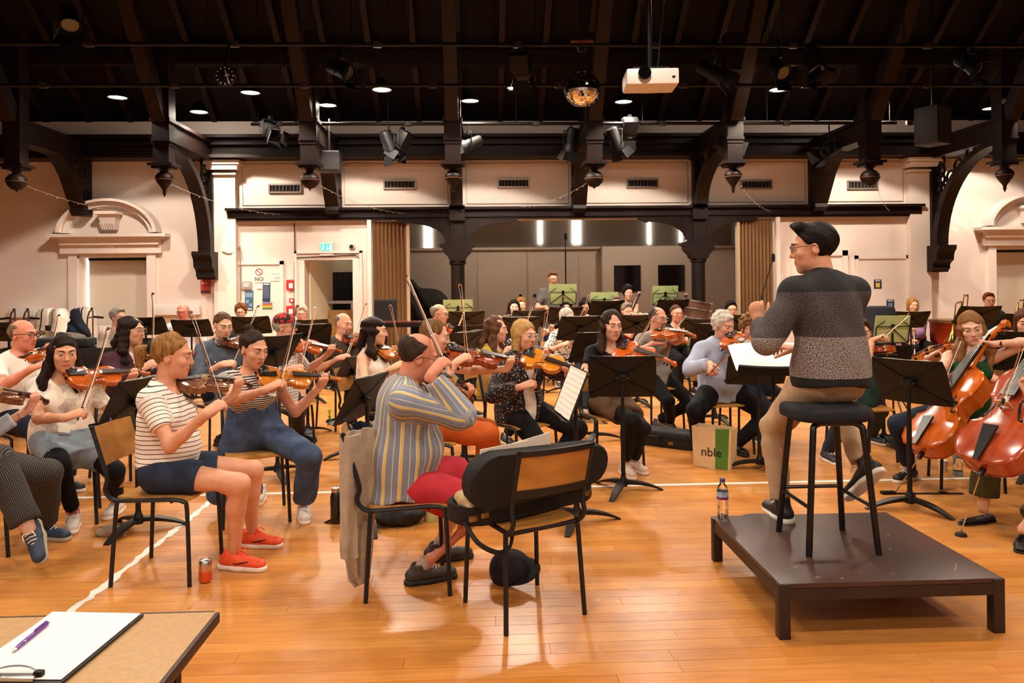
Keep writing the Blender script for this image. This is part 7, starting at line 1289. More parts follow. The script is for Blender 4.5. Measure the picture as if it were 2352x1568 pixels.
t = thing('drink_can', 'orange drink can beside the orange trainers', 'can', on_floor(472, 1336)); MB().lathe([(0, 0.004), (0.022, 0.0), (0.026, 0.002), (0.033, 0.012), (0.033, 0.062)], n=20).build('can_body', mat('can_orange', 'E0602E', 0.3, metal=0.4), t); MB().lathe([(0.033, 0.062), (0.033, 0.090)], n=20).build('can_band', mat('can_silver_print', 'C8B8A8', 0.3, metal=0.7, var=0.4, vscale=70, col2='E08A5A'), t); MB().lathe([(0.033, 0.090), (0.033, 0.104), (0.027, 0.114), (0.026, 0.116), (0.0245, 0.113), (0, 0.112)], n=20).build('can_top', M_STEEL, t); MB().box((0.006, 0, 0.114), (0.018, 0.012, 0.002), bev=0.001).build('ring_pull', M_STEEL, t)
t = thing('fabric_pouch', 'small patchwork fabric pouch lying on the floor', 'pouch', on_floor(253, 1228)); V_, Q_ = sdf_mesh([Ell((0, 0, 0.025), (0.085, 0.055, 0.032), None, 0.02), Ell((0.05, -0.02, 0.02), (0.05, 0.04, 0.024), None, 0.02), Cut((0, 0, 0.001), (0, 0, -1))], 0.008, wob=0.006, wsc=60, seed=5); mesh_obj('pouch_body', V_, Q_, mat('patchwork', '7C8A78', 0.9, var=1, vscale=22, col2='B0705A'), (0, 0, 0), t); MB().tube([(-0.06, -0.01, 0.052), (0.0, 0.01, 0.058), (0.05, -0.01, 0.045)], 0.004, 5).build('zip', mat('zip_green', '2E6A52', 0.7), t)
# ---- tote bag with print, violin case on the floor
tb = on_floor(1642, 1070); t = thing('tote_bag', 'jute shopping bag with green stripe and printed letters nble', 'bag', tb, 0.12); M_JUTE = mat('jute', 'D8B98C', 0.9, var=0.12, vscale=6, bump=0.3, bscale=220); M_GRN = mat('jute_green', '4E7A2A', 0.9, bump=0.3, bscale=220)
w_, dp, hh_ = 0.30, 0.17, 0.33; Ra = rotz(-42)
def TB(x, y, z): return Ra@np.array((x*(1+0.10*z/hh_), y*(1-0.1*z/hh_), z))
for (nm, q, m__) in (('front_panel', ((-w_/2, -dp/2), (0.03, -dp/2)), M_JUTE), ('green_stripe', ((0.03, -dp/2), (0.135, -dp/2)), M_GRN), ('front_panel', ((0.135, -dp/2), (w_/2, -dp/2)), M_JUTE), ('side_panel', ((w_/2, -dp/2), (w_/2, dp/2)), M_JUTE), ('back_panel', ((w_/2, dp/2), (-w_/2, dp/2)), M_JUTE), ('side_panel', ((-w_/2, dp/2), (-w_/2, -dp/2)), M_JUTE)):
    rows = [[TB(q[0][0]+(q[1][0]-q[0][0])*j/4, q[0][1]+(q[1][1]-q[0][1])*j/4, hh_*i/5+0.004*math.sin(i*2+j)) for j in range(5)] for i in range(6)]; MB().sheet(rows, 0.004).build(nm, m__, t, smooth=60)
MB().add([TB(sx*w_/2, sy*dp/2, 0.004) for sx, sy in ((-1, -1), (1, -1), (1, 1), (-1, 1))], [(0, 1, 2, 3)]).build('base', M_JUTE, t, smooth=0)
MB().add([TB(-0.115, -dp/2-0.003, 0.02), TB(-0.095, -dp/2-0.003, 0.02), TB(-0.09, -dp/2-0.003, 0.31), TB(-0.105, -dp/2-0.003, 0.31)], [(0, 1, 2, 3)]).build('orange_print', mat('print_orange', 'D8562A', 0.9), t, smooth=0)
def text(body, loc, size, R_, m__, parent):
    o = bpy.data.objects.new('lettering', TEXTM[body]); COL.objects.link(o); o.data.materials.append(m__); o.parent = parent; R_ = np.asarray(R_); set_frame(o, loc, R_[:, 0], R_[:, 1], R_[:, 2], size); return o
M_INK = mat('black_ink', '120E0C', 0.8); Rt = np.stack([Ra@np.array((1., 0, 0)), np.array((0, 0, 1.)), Ra@np.array((0, -1., 0))], 1); text('nble', TB(0.0, -dp/2-0.008, 0.13), 0.105, Rt, M_INK, t); text('c', TB(w_/2+0.008, 0.06, 0.145), 0.05, np.stack([Ra@np.array((0, 1., 0)), np.array((0, 0, 1.)), Ra@np.array((1., 0, 0))], 1), M_INK, t)
a = FL(1470, 1010); c = FL(1590, 1045); mid = (a+c)/2; Xc = nrm(c-a); Yc = np.cross((0, 0, 1.), Xc); t = thing('violin_case', 'black violin case closed on the floor beside the jute bag', 'instrument case', (mid[0], mid[1]+0.12, 0)); Xc = nrm(np.array((0.78, -0.62, 0))); Yc = np.cross((0, 0, 1.), Xc)
pts = [(-0.40, -0.08), (-0.36, -0.12), (0.30, -0.125), (0.38, -0.10), (0.39, 0.10), (0.31, 0.125), (-0.36, 0.12), (-0.40, 0.08)]; m_ = MB(); n = len(pts); V = [Xc*p[0]*k+Yc*p[1]*k+np.array((0, 0, z)) for (k, z) in ((0.96, 0.0), (1, 0.02), (1, 0.115), (0.97, 0.14), (0.9, 0.15)) for p in pts]; m_.add(V, [(r*n+i, r*n+(i+1) % n, (r+1)*n+(i+1) % n, (r+1)*n+i) for r in range(4) for i in range(n)]+[tuple(range(n)), tuple(range(4*n, 5*n))]); m_.build('case_shell', M_CASE, t, smooth=35)
m_ = MB(); V = [Xc*p[0]*1.005+Yc*p[1]*1.005+np.array((0, 0, z)) for z in (0.085, 0.093) for p in pts]; m_.add(V, [(i, (i+1) % n, n+(i+1) % n, n+i) for i in range(n)]); m_.build('zip_seam', M_BLACK, t); MB().box(Xc*0.15-Yc*0.127+np.array((0, 0, 0.05)), (0.05, 0.012, 0.03), np.stack([Xc, Yc, up3], 1), bev=0.003).build('badge', MATS['brass_latch'], t)
MB().tube(smooth_path([Xc*-0.08-Yc*0.125+up3*0.09, Xc*-0.05-Yc*0.16+up3*0.1, Xc*0.03-Yc*0.16+up3*0.1, Xc*0.06-Yc*0.125+up3*0.09], 4), 0.009, 6).build('handle', M_BLACK, t)
# cello endpin strap on the floor, beakers
t = thing('endpin_strap', 'flat black endpin strap stretched along the floor', 'strap', on_floor(2130, 1134)); pa, pb = FL(2040, 1134)-FL(2130, 1134), FL(2212, 1134)-FL(2130, 1134); MB().bar(pa+up3*0.004, pb+up3*0.004, 0.03, 0.004).build('webbing', M_BLACK, t, smooth=0); MB().box(pa+up3*0.01, (0.10, 0.045, 0.02), bev=0.004).build('anchor_plate', M_BLACK, t); MB().box((0.12, 0, 0.008), (0.05, 0.045, 0.01), bev=0.002).build('buckle', M_BLACK, t)
t = thing('paper_cup', 'white paper cup on the floor behind the cello', 'cup', on_floor(2166, 1082)); MB().lathe([(0, 0.002), (0.03, 0.0), (0.038, 0.085), (0.036, 0.085), (0.028, 0.006), (0, 0.006)], n=16).build('cup_body', mat('cup_white', 'E2D4C4', 0.8), t); MB().lathe([(0.0375, 0.082), (0.040, 0.084), (0.040, 0.090), (0.037, 0.090)], n=16).build('rim', mat('cup_rim', 'D8CABA', 0.7), t)
t = thing('glass_jar', 'clear jar with grey-blue base and lid behind the cello', 'jar', on_floor(2200, 1092)); MB().lathe([(0, 0), (0.036, 0), (0.038, 0.04), (0, 0.04)], n=16).build('base', mat('jar_blue', '7E94A0', 0.6), t); MB().lathe([(0.035, 0.04), (0.035, 0.14)], n=16).build('glass', mat('jar_glass', 'FFFFFF', 0.05, trans=1.0), t); MB().lathe([(0.038, 0.14), (0.038, 0.17), (0, 0.172)], n=16).build('lid', MATS['jar_blue'], t)
# ---- table with clipboard, pen
p0 = FL(500, 1402, 0.75); M_TAB = mat('table_laminate', 'B68E5C', 0.5, var=0.15, vscale=60); tx0, ty1 = -1.95, p0[1]; tb = thing('folding_table', 'brown laminate table corner in the foreground with dark edge', 'table', ((tx0+p0[0])/2, ty1-0.37, 0)); hw = (p0[0]-tx0)/2
o = MB().box((0, 0, 0.737), (2*hw, 0.74, 0.024), bev=0.006).build('tabletop', M_TAB, tb); MB().box((hw+0.001, 0, 0.736), (0.012, 0.735, 0.026), bev=0.004).build('edge_band', mat('table_edge', '33190E', 0.5), tb); MB().box((0, 0.372, 0.736), (2*hw-0.02, 0.008, 0.024)).build('edge_band', MATS['table_edge'], tb, smooth=0)
for sx in (-1, 1):
    for sy in (-1, 1): MB().box((sx*(hw-0.05), sy*0.24-0.02, 0.36), (0.028, 0.028, 0.72)).build('leg', M_BLACK, tb, smooth=0)
c1, c2 = FL(313, 1409, 0.757), FL(168, 1560, 0.757); c0 = FL(117, 1408, 0.757); Ux = nrm(c1-c0); Uy = nrm(c1-c2); Uy = nrm(Uy-Ux*(Uy@Ux)*0.0); wcl = 0.225; org_ = c1-Ux*wcl/2-Uy*0.16; cl = thing('clipboard', 'black clipboard with white paper on the foreground table', 'clipboard', (org_[0], org_[1], 0.7495)); Rcl = np.stack([Ux, nrm(np.cross(up3, Ux)), up3], 1)
ang = math.atan2(Ux[1], Ux[0]); cl.rotation_euler = (0, 0, ang)
MB().box((0, 0, 0.0045), (wcl, 0.32, 0.007), bev=0.002).build('board', mat('clip_black', '15141A', 0.5), cl); rows = [[(-0.108+0.216*j/8, -0.152+0.306*i/8, 0.0095+0.003*max(0, (i-6)/2)*(1-j/8)) for j in range(9)] for i in range(9)]; MB().sheet(rows, 0.0014).build('paper', mat('white_form', 'EFE6E6', 0.8, var=0.03, vscale=30), cl); pr_ = MB()
for (x0, y0, x1) in ((-0.03, -0.08, 0.03), (-0.02, -0.09, 0.05), (-0.035, -0.10, 0.02), (0.0, -0.07, 0.06), (-0.05, -0.06, -0.02)): pr_.box(((x0+x1)/2, y0, 0.0101), (x1-x0, 0.0016, 0.0004))
pr_.build('faint_writing', mat('pencil_grey', 'B9AEB0', 0.8), cl, smooth=0); cm_ = MB().box((0, -0.148, 0.012), (0.11, 0.022, 0.008), bev=0.002); cm_.tube(smooth_path([(-0.055, -0.14, 0.016), (-0.03, -0.126, 0.02), (0.0, -0.122, 0.022), (0.03, -0.126, 0.02), (0.055, -0.14, 0.016)], 4), 0.0022, 6); cm_.build('clip', M_STEEL, cl)
for sx in (-1, 1): MB().box((sx*0.055, -0.14, 0.016), (0.018, 0.014, 0.012), bev=0.003).build('clip_end', M_BLACK, cl)
pa, pb = FL(27, 1497, 0.765), FL(125, 1418, 0.765); pn = thing('ballpoint_pen', 'purple ballpoint pen lying on the clipboard', 'pen', pa); v = pb-pa; k = 0.142/np.linalg.norm(v); v = v*k; M_PUR = mat('pen_purple', '5A1A86', 0.25, coat=0.4); MB().tube([v*0.09, v*0.3, v*0.95], [0.0042, 0.0052, 0.005], 10).build('barrel', M_PUR, pn); MB().tube([v*0.0, v*0.09], [0.0008, 0.0042], 10).build('tip', M_STEEL, pn); MB().tube([v*0.95, v*1.0], 0.0032, 8).build('button', M_PUR, pn); MB().bar(v*0.62+up3*0.0065, v*0.96+up3*0.0065, 0.004, 0.002).build('pocket_clip', M_PUR, pn); MB().tube([v*0.30, v*0.315], 0.0055, 10).build('ring', M_STEEL, pn)
# ---- clothes pegs holding the music
for (px_, py_, d_, c_, lab) in ((250, 948, 4.72, '8A7CC8', 'lilac clothes peg on the stand beside the striped woman'), (2143, 850, 5.1, 'B8CC3A', 'lime clothes peg on the stand of the green-top cellist'), (757, 958, 4.78, 'A8C84A', 'lime clothes peg low on the stand by the blue jeans')):
    p = W(px_, py_, d_); t = thing('clothes_peg', lab, 'peg', p, 0.4, 'clothes pegs on the stands'); mp_ = mat('peg_'+c_, c_, 0.4)
    for s_ in (-1, 1): MB().prism([(-0.012*s_, -0.006, 0.05), (-0.004*s_, -0.006, 0.05), (0.004*s_, -0.006, -0.05), (0.016*s_, -0.006, -0.05), (0.006*s_, -0.006, 0)], (0, 0, 0), (0, 0.012, 0)).build('peg_half', mp_, t, smooth=0)
    MB().cyl((0, -0.008, 0.004), (0, 0.008, 0.004), 0.007, n=8).build('spring', M_STEEL, t)
# ================================================================ LAMPS AND STAGE GEAR UNDER THE ROOF
M_BULB = mat('lamp_glow', 'FFFFFF', 0.4, emit='FFF0D8', estr=40.0)
vis_l = [(270, 225), (457, 258), (753, 243), (877, 207), (1080, 233), (1187, 203), (1432, 235), (1789, 207), (2008, 243), (2277, 250), (2347, 220), (575, 214), (1490, 210)]
wh = ['above the arched window', 'above the corbel arch', 'above the exit sign', 'left of the recess', 'above the recess column', 'nearest the mirror ball on its left', 'between mirror ball and projector', 'above the conductor', 'near the right pilaster', 'near the far right truss', 'at the picture edge', 'behind the ceiling clock', 'hidden behind the projector']
for (px_, py_), w_ in zip(vis_l, wh):
    p = FL(px_, py_, 4.2); t = thing('floodlight', 'round ceiling floodlight '+w_, 'ceiling light', p, 0, 'floodlights hung under the roof')
    MB().lathe([(0.03, 0.16), (0.05, 0.15), (0.13, 0.03), (0.14, 0.0), (0.13, 0.0), (0.045, 0.12)], n=16).build('shade', M_BLACK, t); MB().lathe([(0.0, 0.012), (0.12, 0.012), (0.12, 0.02), (0.0, 0.02)], n=16).build('diffuser', M_BULB, t)
    zr = 4.28+(13.3-p[1])*0.8-4.2-0.1
    for sx in (-1, 1): MB().cyl((sx*0.05, 0, 0.15), (sx*0.05, 0, max(0.3, zr)), 0.004, n=5).build('hanger', M_STEEL, t)
    o = lamp(p[0], p[1], 4.19, LAMP_W*1.35, 0.24, 126, 0.1)
    if px_ in (457, 877, 1187, 1789, 2008): sl_ = bpy.data.lights.new('frieze_fill', 'POINT'); sl_.energy = 22; sl_.color = LAMP_COL; sl_.shadow_soft_size = 0.1; so_ = bpy.data.objects.new('frieze_fill', sl_); COL.objects.link(so_); so_.location = (p[0], p[1], 4.12)  # extra point lights added under some floodlights to lift frieze and roof
def pipe(y, pyl, x0, x1, label, pc=1200):
    z = WALL(pc, pyl, y)[2]; t = thing('lighting_bar', label, 'lighting bar', ((x0+x1)/2, y, z), 0, 'lighting bars'); L = x1-x0; MB().cyl((-L/2, 0, 0), (L/2, 0, 0), 0.025, n=10).build('pipe', M_BLACK, t); n = int(L/1.6)
    for i in range(n+1):
        x = -L/2+0.1+(L-0.2)*i/n; zr = max(0.2, 4.28+(13.3-y)*0.8-z-0.15); MB().cyl((x, 0, 0), (x, 0, zr), 0.006, n=5).build('hanger', M_BLACK, t); MB().box((x+0.3, 0, 0.0), (0.10, 0.06, 0.07), bev=0.008).build('socket_box', mat('socket_dark', '2A201A', 0.6), t)
    return z
zA = pipe(9.0, 103, -6.5, 8.5, 'long black lighting bar near the top of the picture'); zC = pipe(11.3, 284, -3.3, 6.3, 'black lighting bar in front of the wall plate'); zB = pipe(9.9, 196, -7.5, 9, 'dim lighting bar between the other two')
def spot_proto(kind):
    D = {}; M_CAN = mat('lantern_black', '0A090A', 0.55, spec=0.25)
    if kind == 'can': D['housing'] = MB().lathe([(0.0, -0.20), (0.07, -0.20), (0.085, -0.17), (0.085, 0.05), (0.10, 0.07), (0.10, 0.14), (0.088, 0.14), (0.085, 0.10)], n=16).mesh('housing', M_CAN, 40)
    else: D['housing'] = MB().box((0, 0, -0.05), (0.22, 0.17, 0.22), bev=0.02).box((0, 0, 0.08), (0.18, 0.15, 0.06), bev=0.01).mesh('housing', M_CAN, 40)
    D['lens'] = MB().lathe([(0, 0.108), (0.08, 0.105), (0.08, 0.11)], n=16).mesh('lens', mat('lantern_lens', '5A6058', 0.1, spec=0.8), 40)
    bd = MB()
    for (dx, dy) in ((1, 0), (-1, 0), (0, 1), (0, -1)):
        c = np.array((dx*0.10, dy*0.10, 0.14)); o = np.array((dx*0.055, dy*0.055, 0.13)); s_ = np.array((-dy, dx, 0))*0.085; bd.add([c-s_, c+s_, c+o+s_*1.2, c+o-s_*1.2, c-s_+0.002, c+s_+0.002, c+o+s_*1.2+0.002, c+o-s_*1.2+0.002], [(0, 1, 2, 3), (7, 6, 5, 4), (0, 4, 5, 1), (2, 6, 7, 3)])
    D['barn_doors'] = bd.mesh('barn_doors', M_CAN, 30)
    return D
SPC, SPB = spot_proto('can'), spot_proto('box')
YOKE = MB().tube(smooth_path([(-0.12, 0, -0.16), (-0.12, 0, 0.02), (-0.10, 0, 0.05), (0.10, 0, 0.05), (0.12, 0, 0.02), (0.12, 0, -0.16)], 3), 0.010, 6).box((0, 0, 0.075), (0.05, 0.05, 0.07)).mesh('yoke', M_BLACK, 40)
def spotlight(px_, py_, y, zbar, aimv, kind, label, barn=True, sc=1.0):
    p = WALL(px_, py_, y); t = thing('stage_spotlight', label, 'spotlight', (p[0], p[1], p[2]), 0, 'stage spotlights on the bars'); Z = nrm(aimv); X = nrm(np.cross((0, 0, 1.), Z)); Y = np.cross(Z, X); D = SPC if kind == 'can' else SPB
    h = bpy.data.objects.new('housing', D['housing']); COL.objects.link(h); h.parent = t; set_frame(h, (0, 0, 0), X, Y, Z, sc); link_mesh('lens', D['lens'], h)
    if barn: link_mesh('barn_doors', D['barn_doors'], h)
    yk = link_mesh('yoke', YOKE, t); yk.rotation_euler = (0, 0, math.atan2(X[1], X[0])); yk.location = (0, 0, 0.10); 
    if zbar-p[2] > 0.25: MB().cyl((0, 0, 0.2), (0, 0, zbar-p[2]), 0.012, n=6).build('drop_arm', M_BLACK, t)
for a in ((622, 300, 11.2, zC, (0.5, -0.5, -0.5), 'box', 'boxy spotlight with white side near the left truss'), (893, 332, 11.3, zC, (0.3, 0.3, -0.8), 'can', 'round spotlight pointing down beside a square one'), (925, 325, 11.3, zC, (-0.4, 0.2, -0.7), 'box', 'square spotlight tilted left above the partition'), (1078, 332, 11.3, zC, (-0.8, -0.2, -0.35), 'can', 'long spotlight slanting left by the recess column'), (1312, 325, 11.3, zC, (-0.1, 0.3, -0.9), 'can', 'round spotlight left of the round pendant by the recess'), (1415, 322, 11.3, zC, (0.4, 0.3, -0.7), 'can', 'reddish-lens spotlight right of the round pendant'), (1447, 296, 11.3, zC, (0, 0.5, -0.6), 'box', 'small square spotlight just under the bar'), (1668, 332, 11.3, zC, (0.8, 0, -0.3), 'box', 'square spotlight beside the pointed pendant'), (1905, 345, 11.3, zC, (-0.8, -0.2, -0.4), 'can', 'long spotlight on the right bracket truss'), (785, 162, 9.0, zA, (0.7, -0.5, -0.4), 'can', 'dim spotlight under the top bar near the left'), (1195, 152, 9.0, zA, (0.1, 0.4, -0.6), 'box', 'dim boxy spotlight under the top bar left of mirror ball'), (1640, 168, 9.0, zA, (0.7, -0.3, -0.5), 'can', 'dim spotlight right of the projector'), (1790, 160, 9.0, zA, (0.1, -0.7, -0.5), 'can', 'round coppery spotlight above the conductor'), (1870, 142, 9.0, zA, (0.2, -0.3, -0.8), 'box', 'boxy spotlight with open flaps above the conductor'), (2228, 150, 9.0, zA, (0.2, -0.6, -0.5), 'can', 'dim spotlight near the top right corner'), (160, 45, 8.0, zA+0.5, (0.3, -0.5, -0.6), 'can', 'spotlight at the top left with a bright edge')): spotlight(*a)
# mirror ball
p = W(1337, 204, 9.3); mb_ = thing('mirror_ball', 'mirrored disco ball hanging from a wooden block', 'mirror ball', p); r = 42*9.3/F_PX; m_ = MB(); nl = 20
for j in range(nl):
    ph = -PI/2+PI*(j+0.5)/nl; n = max(4, int(2*nl*math.cos(ph))); dp = PI/nl*0.48
    for i in range(n):
        a = 2*PI*i/n; da = PI/n*0.94; q = [(ph-dp, a-da), (ph-dp, a+da), (ph+dp, a+da), (ph+dp, a-da)]; m_.add([(r*math.cos(u)*math.cos(v), r*math.cos(u)*math.sin(v), r*math.sin(u)) for u, v in q], [(0, 1, 2, 3)])
o = m_.build('mirror_tiles', mat('mirror_tile', 'E8E4DC', 0.04, metal=1.0), mb_, smooth=0); o['kind'] = 'stuff'; MB().sphere((0, 0, 0), r*0.985, 20, 14).build('core', mat('ball_core', '3A3430', 0.6), mb_); zt_ = W(1337, 103, 9.3)[2]-p[2]; MB().cyl((0, 0, r), (0, 0, zt_), 0.004, n=5).build('cord', M_BLACK, mb_); MB().lathe([(0.0, zt_-0.1), (0.05, zt_-0.08), (0.07, zt_)], n=12).build('motor', M_BLACK, mb_); MB().box((0, 0, zt_+0.02), (0.26, 0.16, 0.03)).build('wooden_block', mat('block_wood', '8A4A22', 0.6), mb_, smooth=0); MB().cyl((0, 0.05, zt_), (0, 0.05, 3.6), 0.015, n=6).build('drop_rod', M_BLACK, mb_)
# projector
p = W(1493, 186, 6.3); pj = thing('projector', 'white ceiling projector with black round lens', 'projector', p, math.radians(-4)); MB().box((0, 0, 0), (0.42, 0.32, 0.13), bev=0.02).build('body', mat('projector_white', 'E8E2DC', 0.4), pj); MB().lathe([(0.0, 0.02), (0.045, 0.02), (0.048, 0.0), (0.052, 0.0), (0.052, 0.03), (0.045, 0.03)], (-0.07, -0.165, 0.02), 18, R=((1, 0, 0), (0, 0, -1), (0, 1, 0))).build('lens', mat('lens_black', '08080A', 0.1), pj); MB().box((0.165, -0.162, -0.01), (0.025, 0.006, 0.016)).build('sensor', M_BLACK, pj, smooth=0); MB().box((0, 0.0, 0.08), (0.30, 0.16, 0.03)).build('mount', M_BLACK, pj, smooth=0); MB().cyl((0, 0, 0.08), (0, 0, 3.2), 0.02, n=8).build('pole', M_BLACK, pj); MB().cyl((0.06, 0.0, 0.08), (0.5, 1.2, 3.0), 0.008, n=6).build('stay', M_BLACK, pj)
# ceiling clock, loudspeakers
p = WALL(518, 175, 8.8); ck = thing('ceiling_clock', 'black clock face with pale hands hung from the lighting bar', 'clock', p); MB().lathe([(0.0, 0.02), (0.11, 0.02), (0.12, 0.0), (0.11, -0.03), (0, -0.03)], n=24, R=((1, 0, 0), (0, 0, -1), (0, 1, 0))).build('face', M_BLACK, ck); m_ = MB()
for i in range(12): a = 2*PI*i/12; m_.bar((0.085*math.sin(a), -0.023, 0.085*math.cos(a)), (0.10*math.sin(a), -0.023, 0.10*math.cos(a)), 0.012, 0.004, up=(0, 1, 0))
m_.build('hour_marks', mat('clock_pale', 'D8DCD8', 0.5), ck, smooth=0); MB().bar((0.005, -0.026, 0.06), (0.045, -0.026, -0.085), 0.008, 0.004, up=(0, 1, 0)).build('minute_hand', MATS['clock_pale'], ck, smooth=0); MB().bar((0, -0.026, 0), (0.05, -0.026, 0.01), 0.010, 0.004, up=(0, 1, 0)).build('hour_hand', MATS['clock_pale'], ck, smooth=0); MB().cyl((0, 0, 0.12), (0, 0.15, zA-p[2]), 0.012, n=6).build('hanger', M_BLACK, ck)
def loudspeaker(px_, py_, y, size, label, col, rz=0.0, hang=2.6):
    p = WALL(px_, py_, y); t = thing('loudspeaker', label, 'loudspeaker', p, rz, 'loudspeakers'); MB().box((0, 0, 0), size, bev=0.015).build('cabinet', mat('speaker_'+col, col, 0.6), t); MB().box((0, -size[1]/2-0.004, 0), (size[0]*0.88, 0.01, size[2]*0.88)).build('grille', mat('grille_'+col, col, 0.9, bump=0.3, bscale=400), t, smooth=0)
    if hang: MB().cyl((0, 0, size[2]/2), (0, 0, size[2]/2+hang), 0.015, n=6).build('bracket', M_BLACK, t)
    return t
loudspeaker(757, 372, 11.6, (0.33, 0.28, 0.30), 'small grey loudspeaker fixed on the left bracket truss', '2E2C2E', 0, 0.5); loudspeaker(2142, 290, 10.4, (0.34, 0.34, 0.52), 'tall dark loudspeaker hung near the right corbel arch', '191516', 0.5)
t = loudspeaker(886, 717, 11.9, (0.32, 0.3, 0.40), 'black loudspeaker on a pole beside the folding partition', '121214', 0, False); zz = t.location[2]; MB().cyl((0, 0, -0.2), (0, 0, -zz+0.02), 0.02, n=8).build('pole', M_BLACK, t); MB().lathe([(0.0, -zz+0.03), (0.2, -zz+0.015), (0.2, -zz), (0.0, -zz)], n=16).build('base', M_BLACK, t)
# cables swagged between the pendants, with tiny bulbs
def swag(a, b_, sag, label, n=14):
    a, b_ = np.asarray(a), np.asarray(b_); pts = [a+(b_-a)*i/n-np.array((0, 0, sag*4*(i/n)*(1-i/n))) for i in range(n+1)]; t = thing('string_light', label, 'string light', a, 0, 'string lights on the trusses'); MB().tube([p_-a for p_ in pts], 0.0022, 4).build('wire', mat('wire_clear', 'B9AFA0', 0.5), t); m_ = MB()
    for p_ in pts[1:-1]: m_.sphere(p_-a-np.array((0, 0, 0.015)), 0.006, 6, 4)
    m_.build('bulb', mat('tiny_bulb', 'F2E6D0', 0.3), t)
PX = [(-4.47+2.05*k, 11.0, 3.06) for k in range(-1, 7)]
for k in (0, 1, 2, 4, 5, 6): swag(PX[k], (PX[k][0]+1.2, 12.75, 2.72) if k not in (4,) else (PX[k][0]-1.0, 12.75, 2.82), 0.10, ['string light falling from the far left round pendant', 'string light falling from the left pointed pendant', 'string light falling from the round pendant over the door', '', 'string light falling from the round pendant over the recess', 'string light falling from the pendant above the conductor', 'string light falling from the right round pendant'][k])
# ================================================================ WALL NOTICES, SIGNS, BACKGROUND THINGS
def plate(px_, py_, w_, h_, name, label, m__, cat, rz=0.0, y=12.965, grp=None, th=0.006):
    p = WALL(px_, py_, y); k = y/F_PX*1.0; t = MB().box((0, 0, 0), (w_*k, th, h_*k), bev=0.001).build(name, m__, None, loc=p); t.rotation_euler = (0, rz, 0); tag(t, label, cat, grp); return t, w_*k, h_*k
RXZ = np.stack([np.array((1., 0, 0)), np.array((0, 0, 1.)), np.array((0, -1., 0))], 1); M_RED = mat('sign_red', 'C8202A', 0.5); M_BLU = mat('notice_blue', '2A3F5E', 0.6); M_NOTE = mat('notice_paper', 'E9E0D6', 0.8)
def lines(t, w_, h_, rows_, m__, y0=-0.004):
    m_ = MB()
    for (fx, fz, fw, fh) in rows_: m_.box((fx*w_, y0, fz*h_), (fw*w_, 0.002, fh*h_))
    m_.build('print', m__, t, smooth=0)
t, a, b_ = plate(472, 658, 22, 31, 'red_poster', 'red poster on the pilaster below the corbel', mat('poster_red', 'C8414A', 0.7), 'poster'); lines(t, a, b_, ((-0.1, 0.3, 0.6, 0.06), (-0.1, 0.2, 0.5, 0.05)), M_NOTE); lines(t, a, b_, ((0, -0.38, 0.9, 0.16),), mat('poster_dark', '3A2A30', 0.7), -0.0045)
for k, (px_, lab) in enumerate(((496, 'white notice with dark heading beside the red poster'), (520, 'white notice with circular text right of the red poster'))):
    t, a, b_ = plate(px_, 658, 21, 31, 'paper_notice', lab, M_NOTE, 'notice', grp='paper notices'); lines(t, a, b_, ((0, 0.34, 0.7, 0.08),) if k == 0 else ((0, 0.3, 0.4, 0.02),), mat('notice_grey', '7A706A', 0.8)); lines(t, a, b_, tuple((0, 0.15-0.1*i, 0.7, 0.02) for i in range(5)), mat('notice_pale', 'B9AFA6', 0.8), -0.0045)
t, a, b_ = plate(567, 655, 22, 18, 'wall_control_box', 'grey control box on the closed door', mat('control_grey', 'A89E9A', 0.5), 'control box', th=0.05); MB().box((0, -0.028, 0), (a*0.5, 0.01, b_*0.5)).build('display', mat('control_pale', 'CFC6C0', 0.4), t, smooth=0)
plate(596, 658, 10, 10, 'light_switch', 'small white switch on the closed door', M_WHITE, 'switch', th=0.02)
t, a, b_ = plate(572, 690, 19, 45, 'blue_poster', 'blue poster with pictures low on the closed door', mat('poster_steel_blue', '3F5E80', 0.7), 'poster', 0.02); lines(t, a, b_, ((0, 0.28, 0.85, 0.22), (-0.2, -0.05, 0.35, 0.16), (0.22, -0.22, 0.35, 0.14)), mat('poster_pale_blue', '7F9AB4', 0.7)); lines(t, a, b_, ((0, -0.42, 0.7, 0.06),), M_NOTE, -0.0045)
t, a, b_ = plate(612, 671, 17, 43, 'blue_poster', 'dark blue poster of text lines on the closed door', M_BLU, 'poster', 0.03); lines(t, a, b_, tuple((0, 0.28-0.07*i, 0.75, 0.02) for i in range(9)), mat('poster_line', '8494A8', 0.7)); lines(t, a, b_, ((0, 0.42, 0.8, 0.06),), M_NOTE, -0.0045)
t, a, b_ = plate(614, 702, 22, 15, 'rainbow_sign', 'small rainbow striped sign on the closed door', mat('rb_blue', '5A7AA8', 0.6), 'sign')
for i, c in enumerate(('D84A38', 'E08A38', 'D8C438', '4A8A5A')): MB().box((0, -0.004, b_*(0.22-0.19*i)), (a*0.98, 0.003, b_*0.18)).build('stripe', mat('rb_'+c, c, 0.6), t, smooth=0)
t, a, b_ = plate(595, 632, 20, 34, 'no_smoking_sign', 'white NO sign with red crossed circle on the closed door', M_NOTE, 'sign'); rr_ = a*0.36; cz = b_*0.22; MB().tube([(rr_*math.cos(u), -0.005, cz+rr_*math.sin(u)) for u in np.linspace(0, 2*PI, 20)], 0.006, 5, cap=False).bar((-rr_*0.7, -0.005, cz+rr_*0.7), (rr_*0.7, -0.005, cz-rr_*0.7), 0.010, 0.004, up=(0, 1, 0)).build('red_ring', M_RED, t); text('NO', (0, -0.006, -b_*0.26), a*0.62, RXZ, M_INK, t)
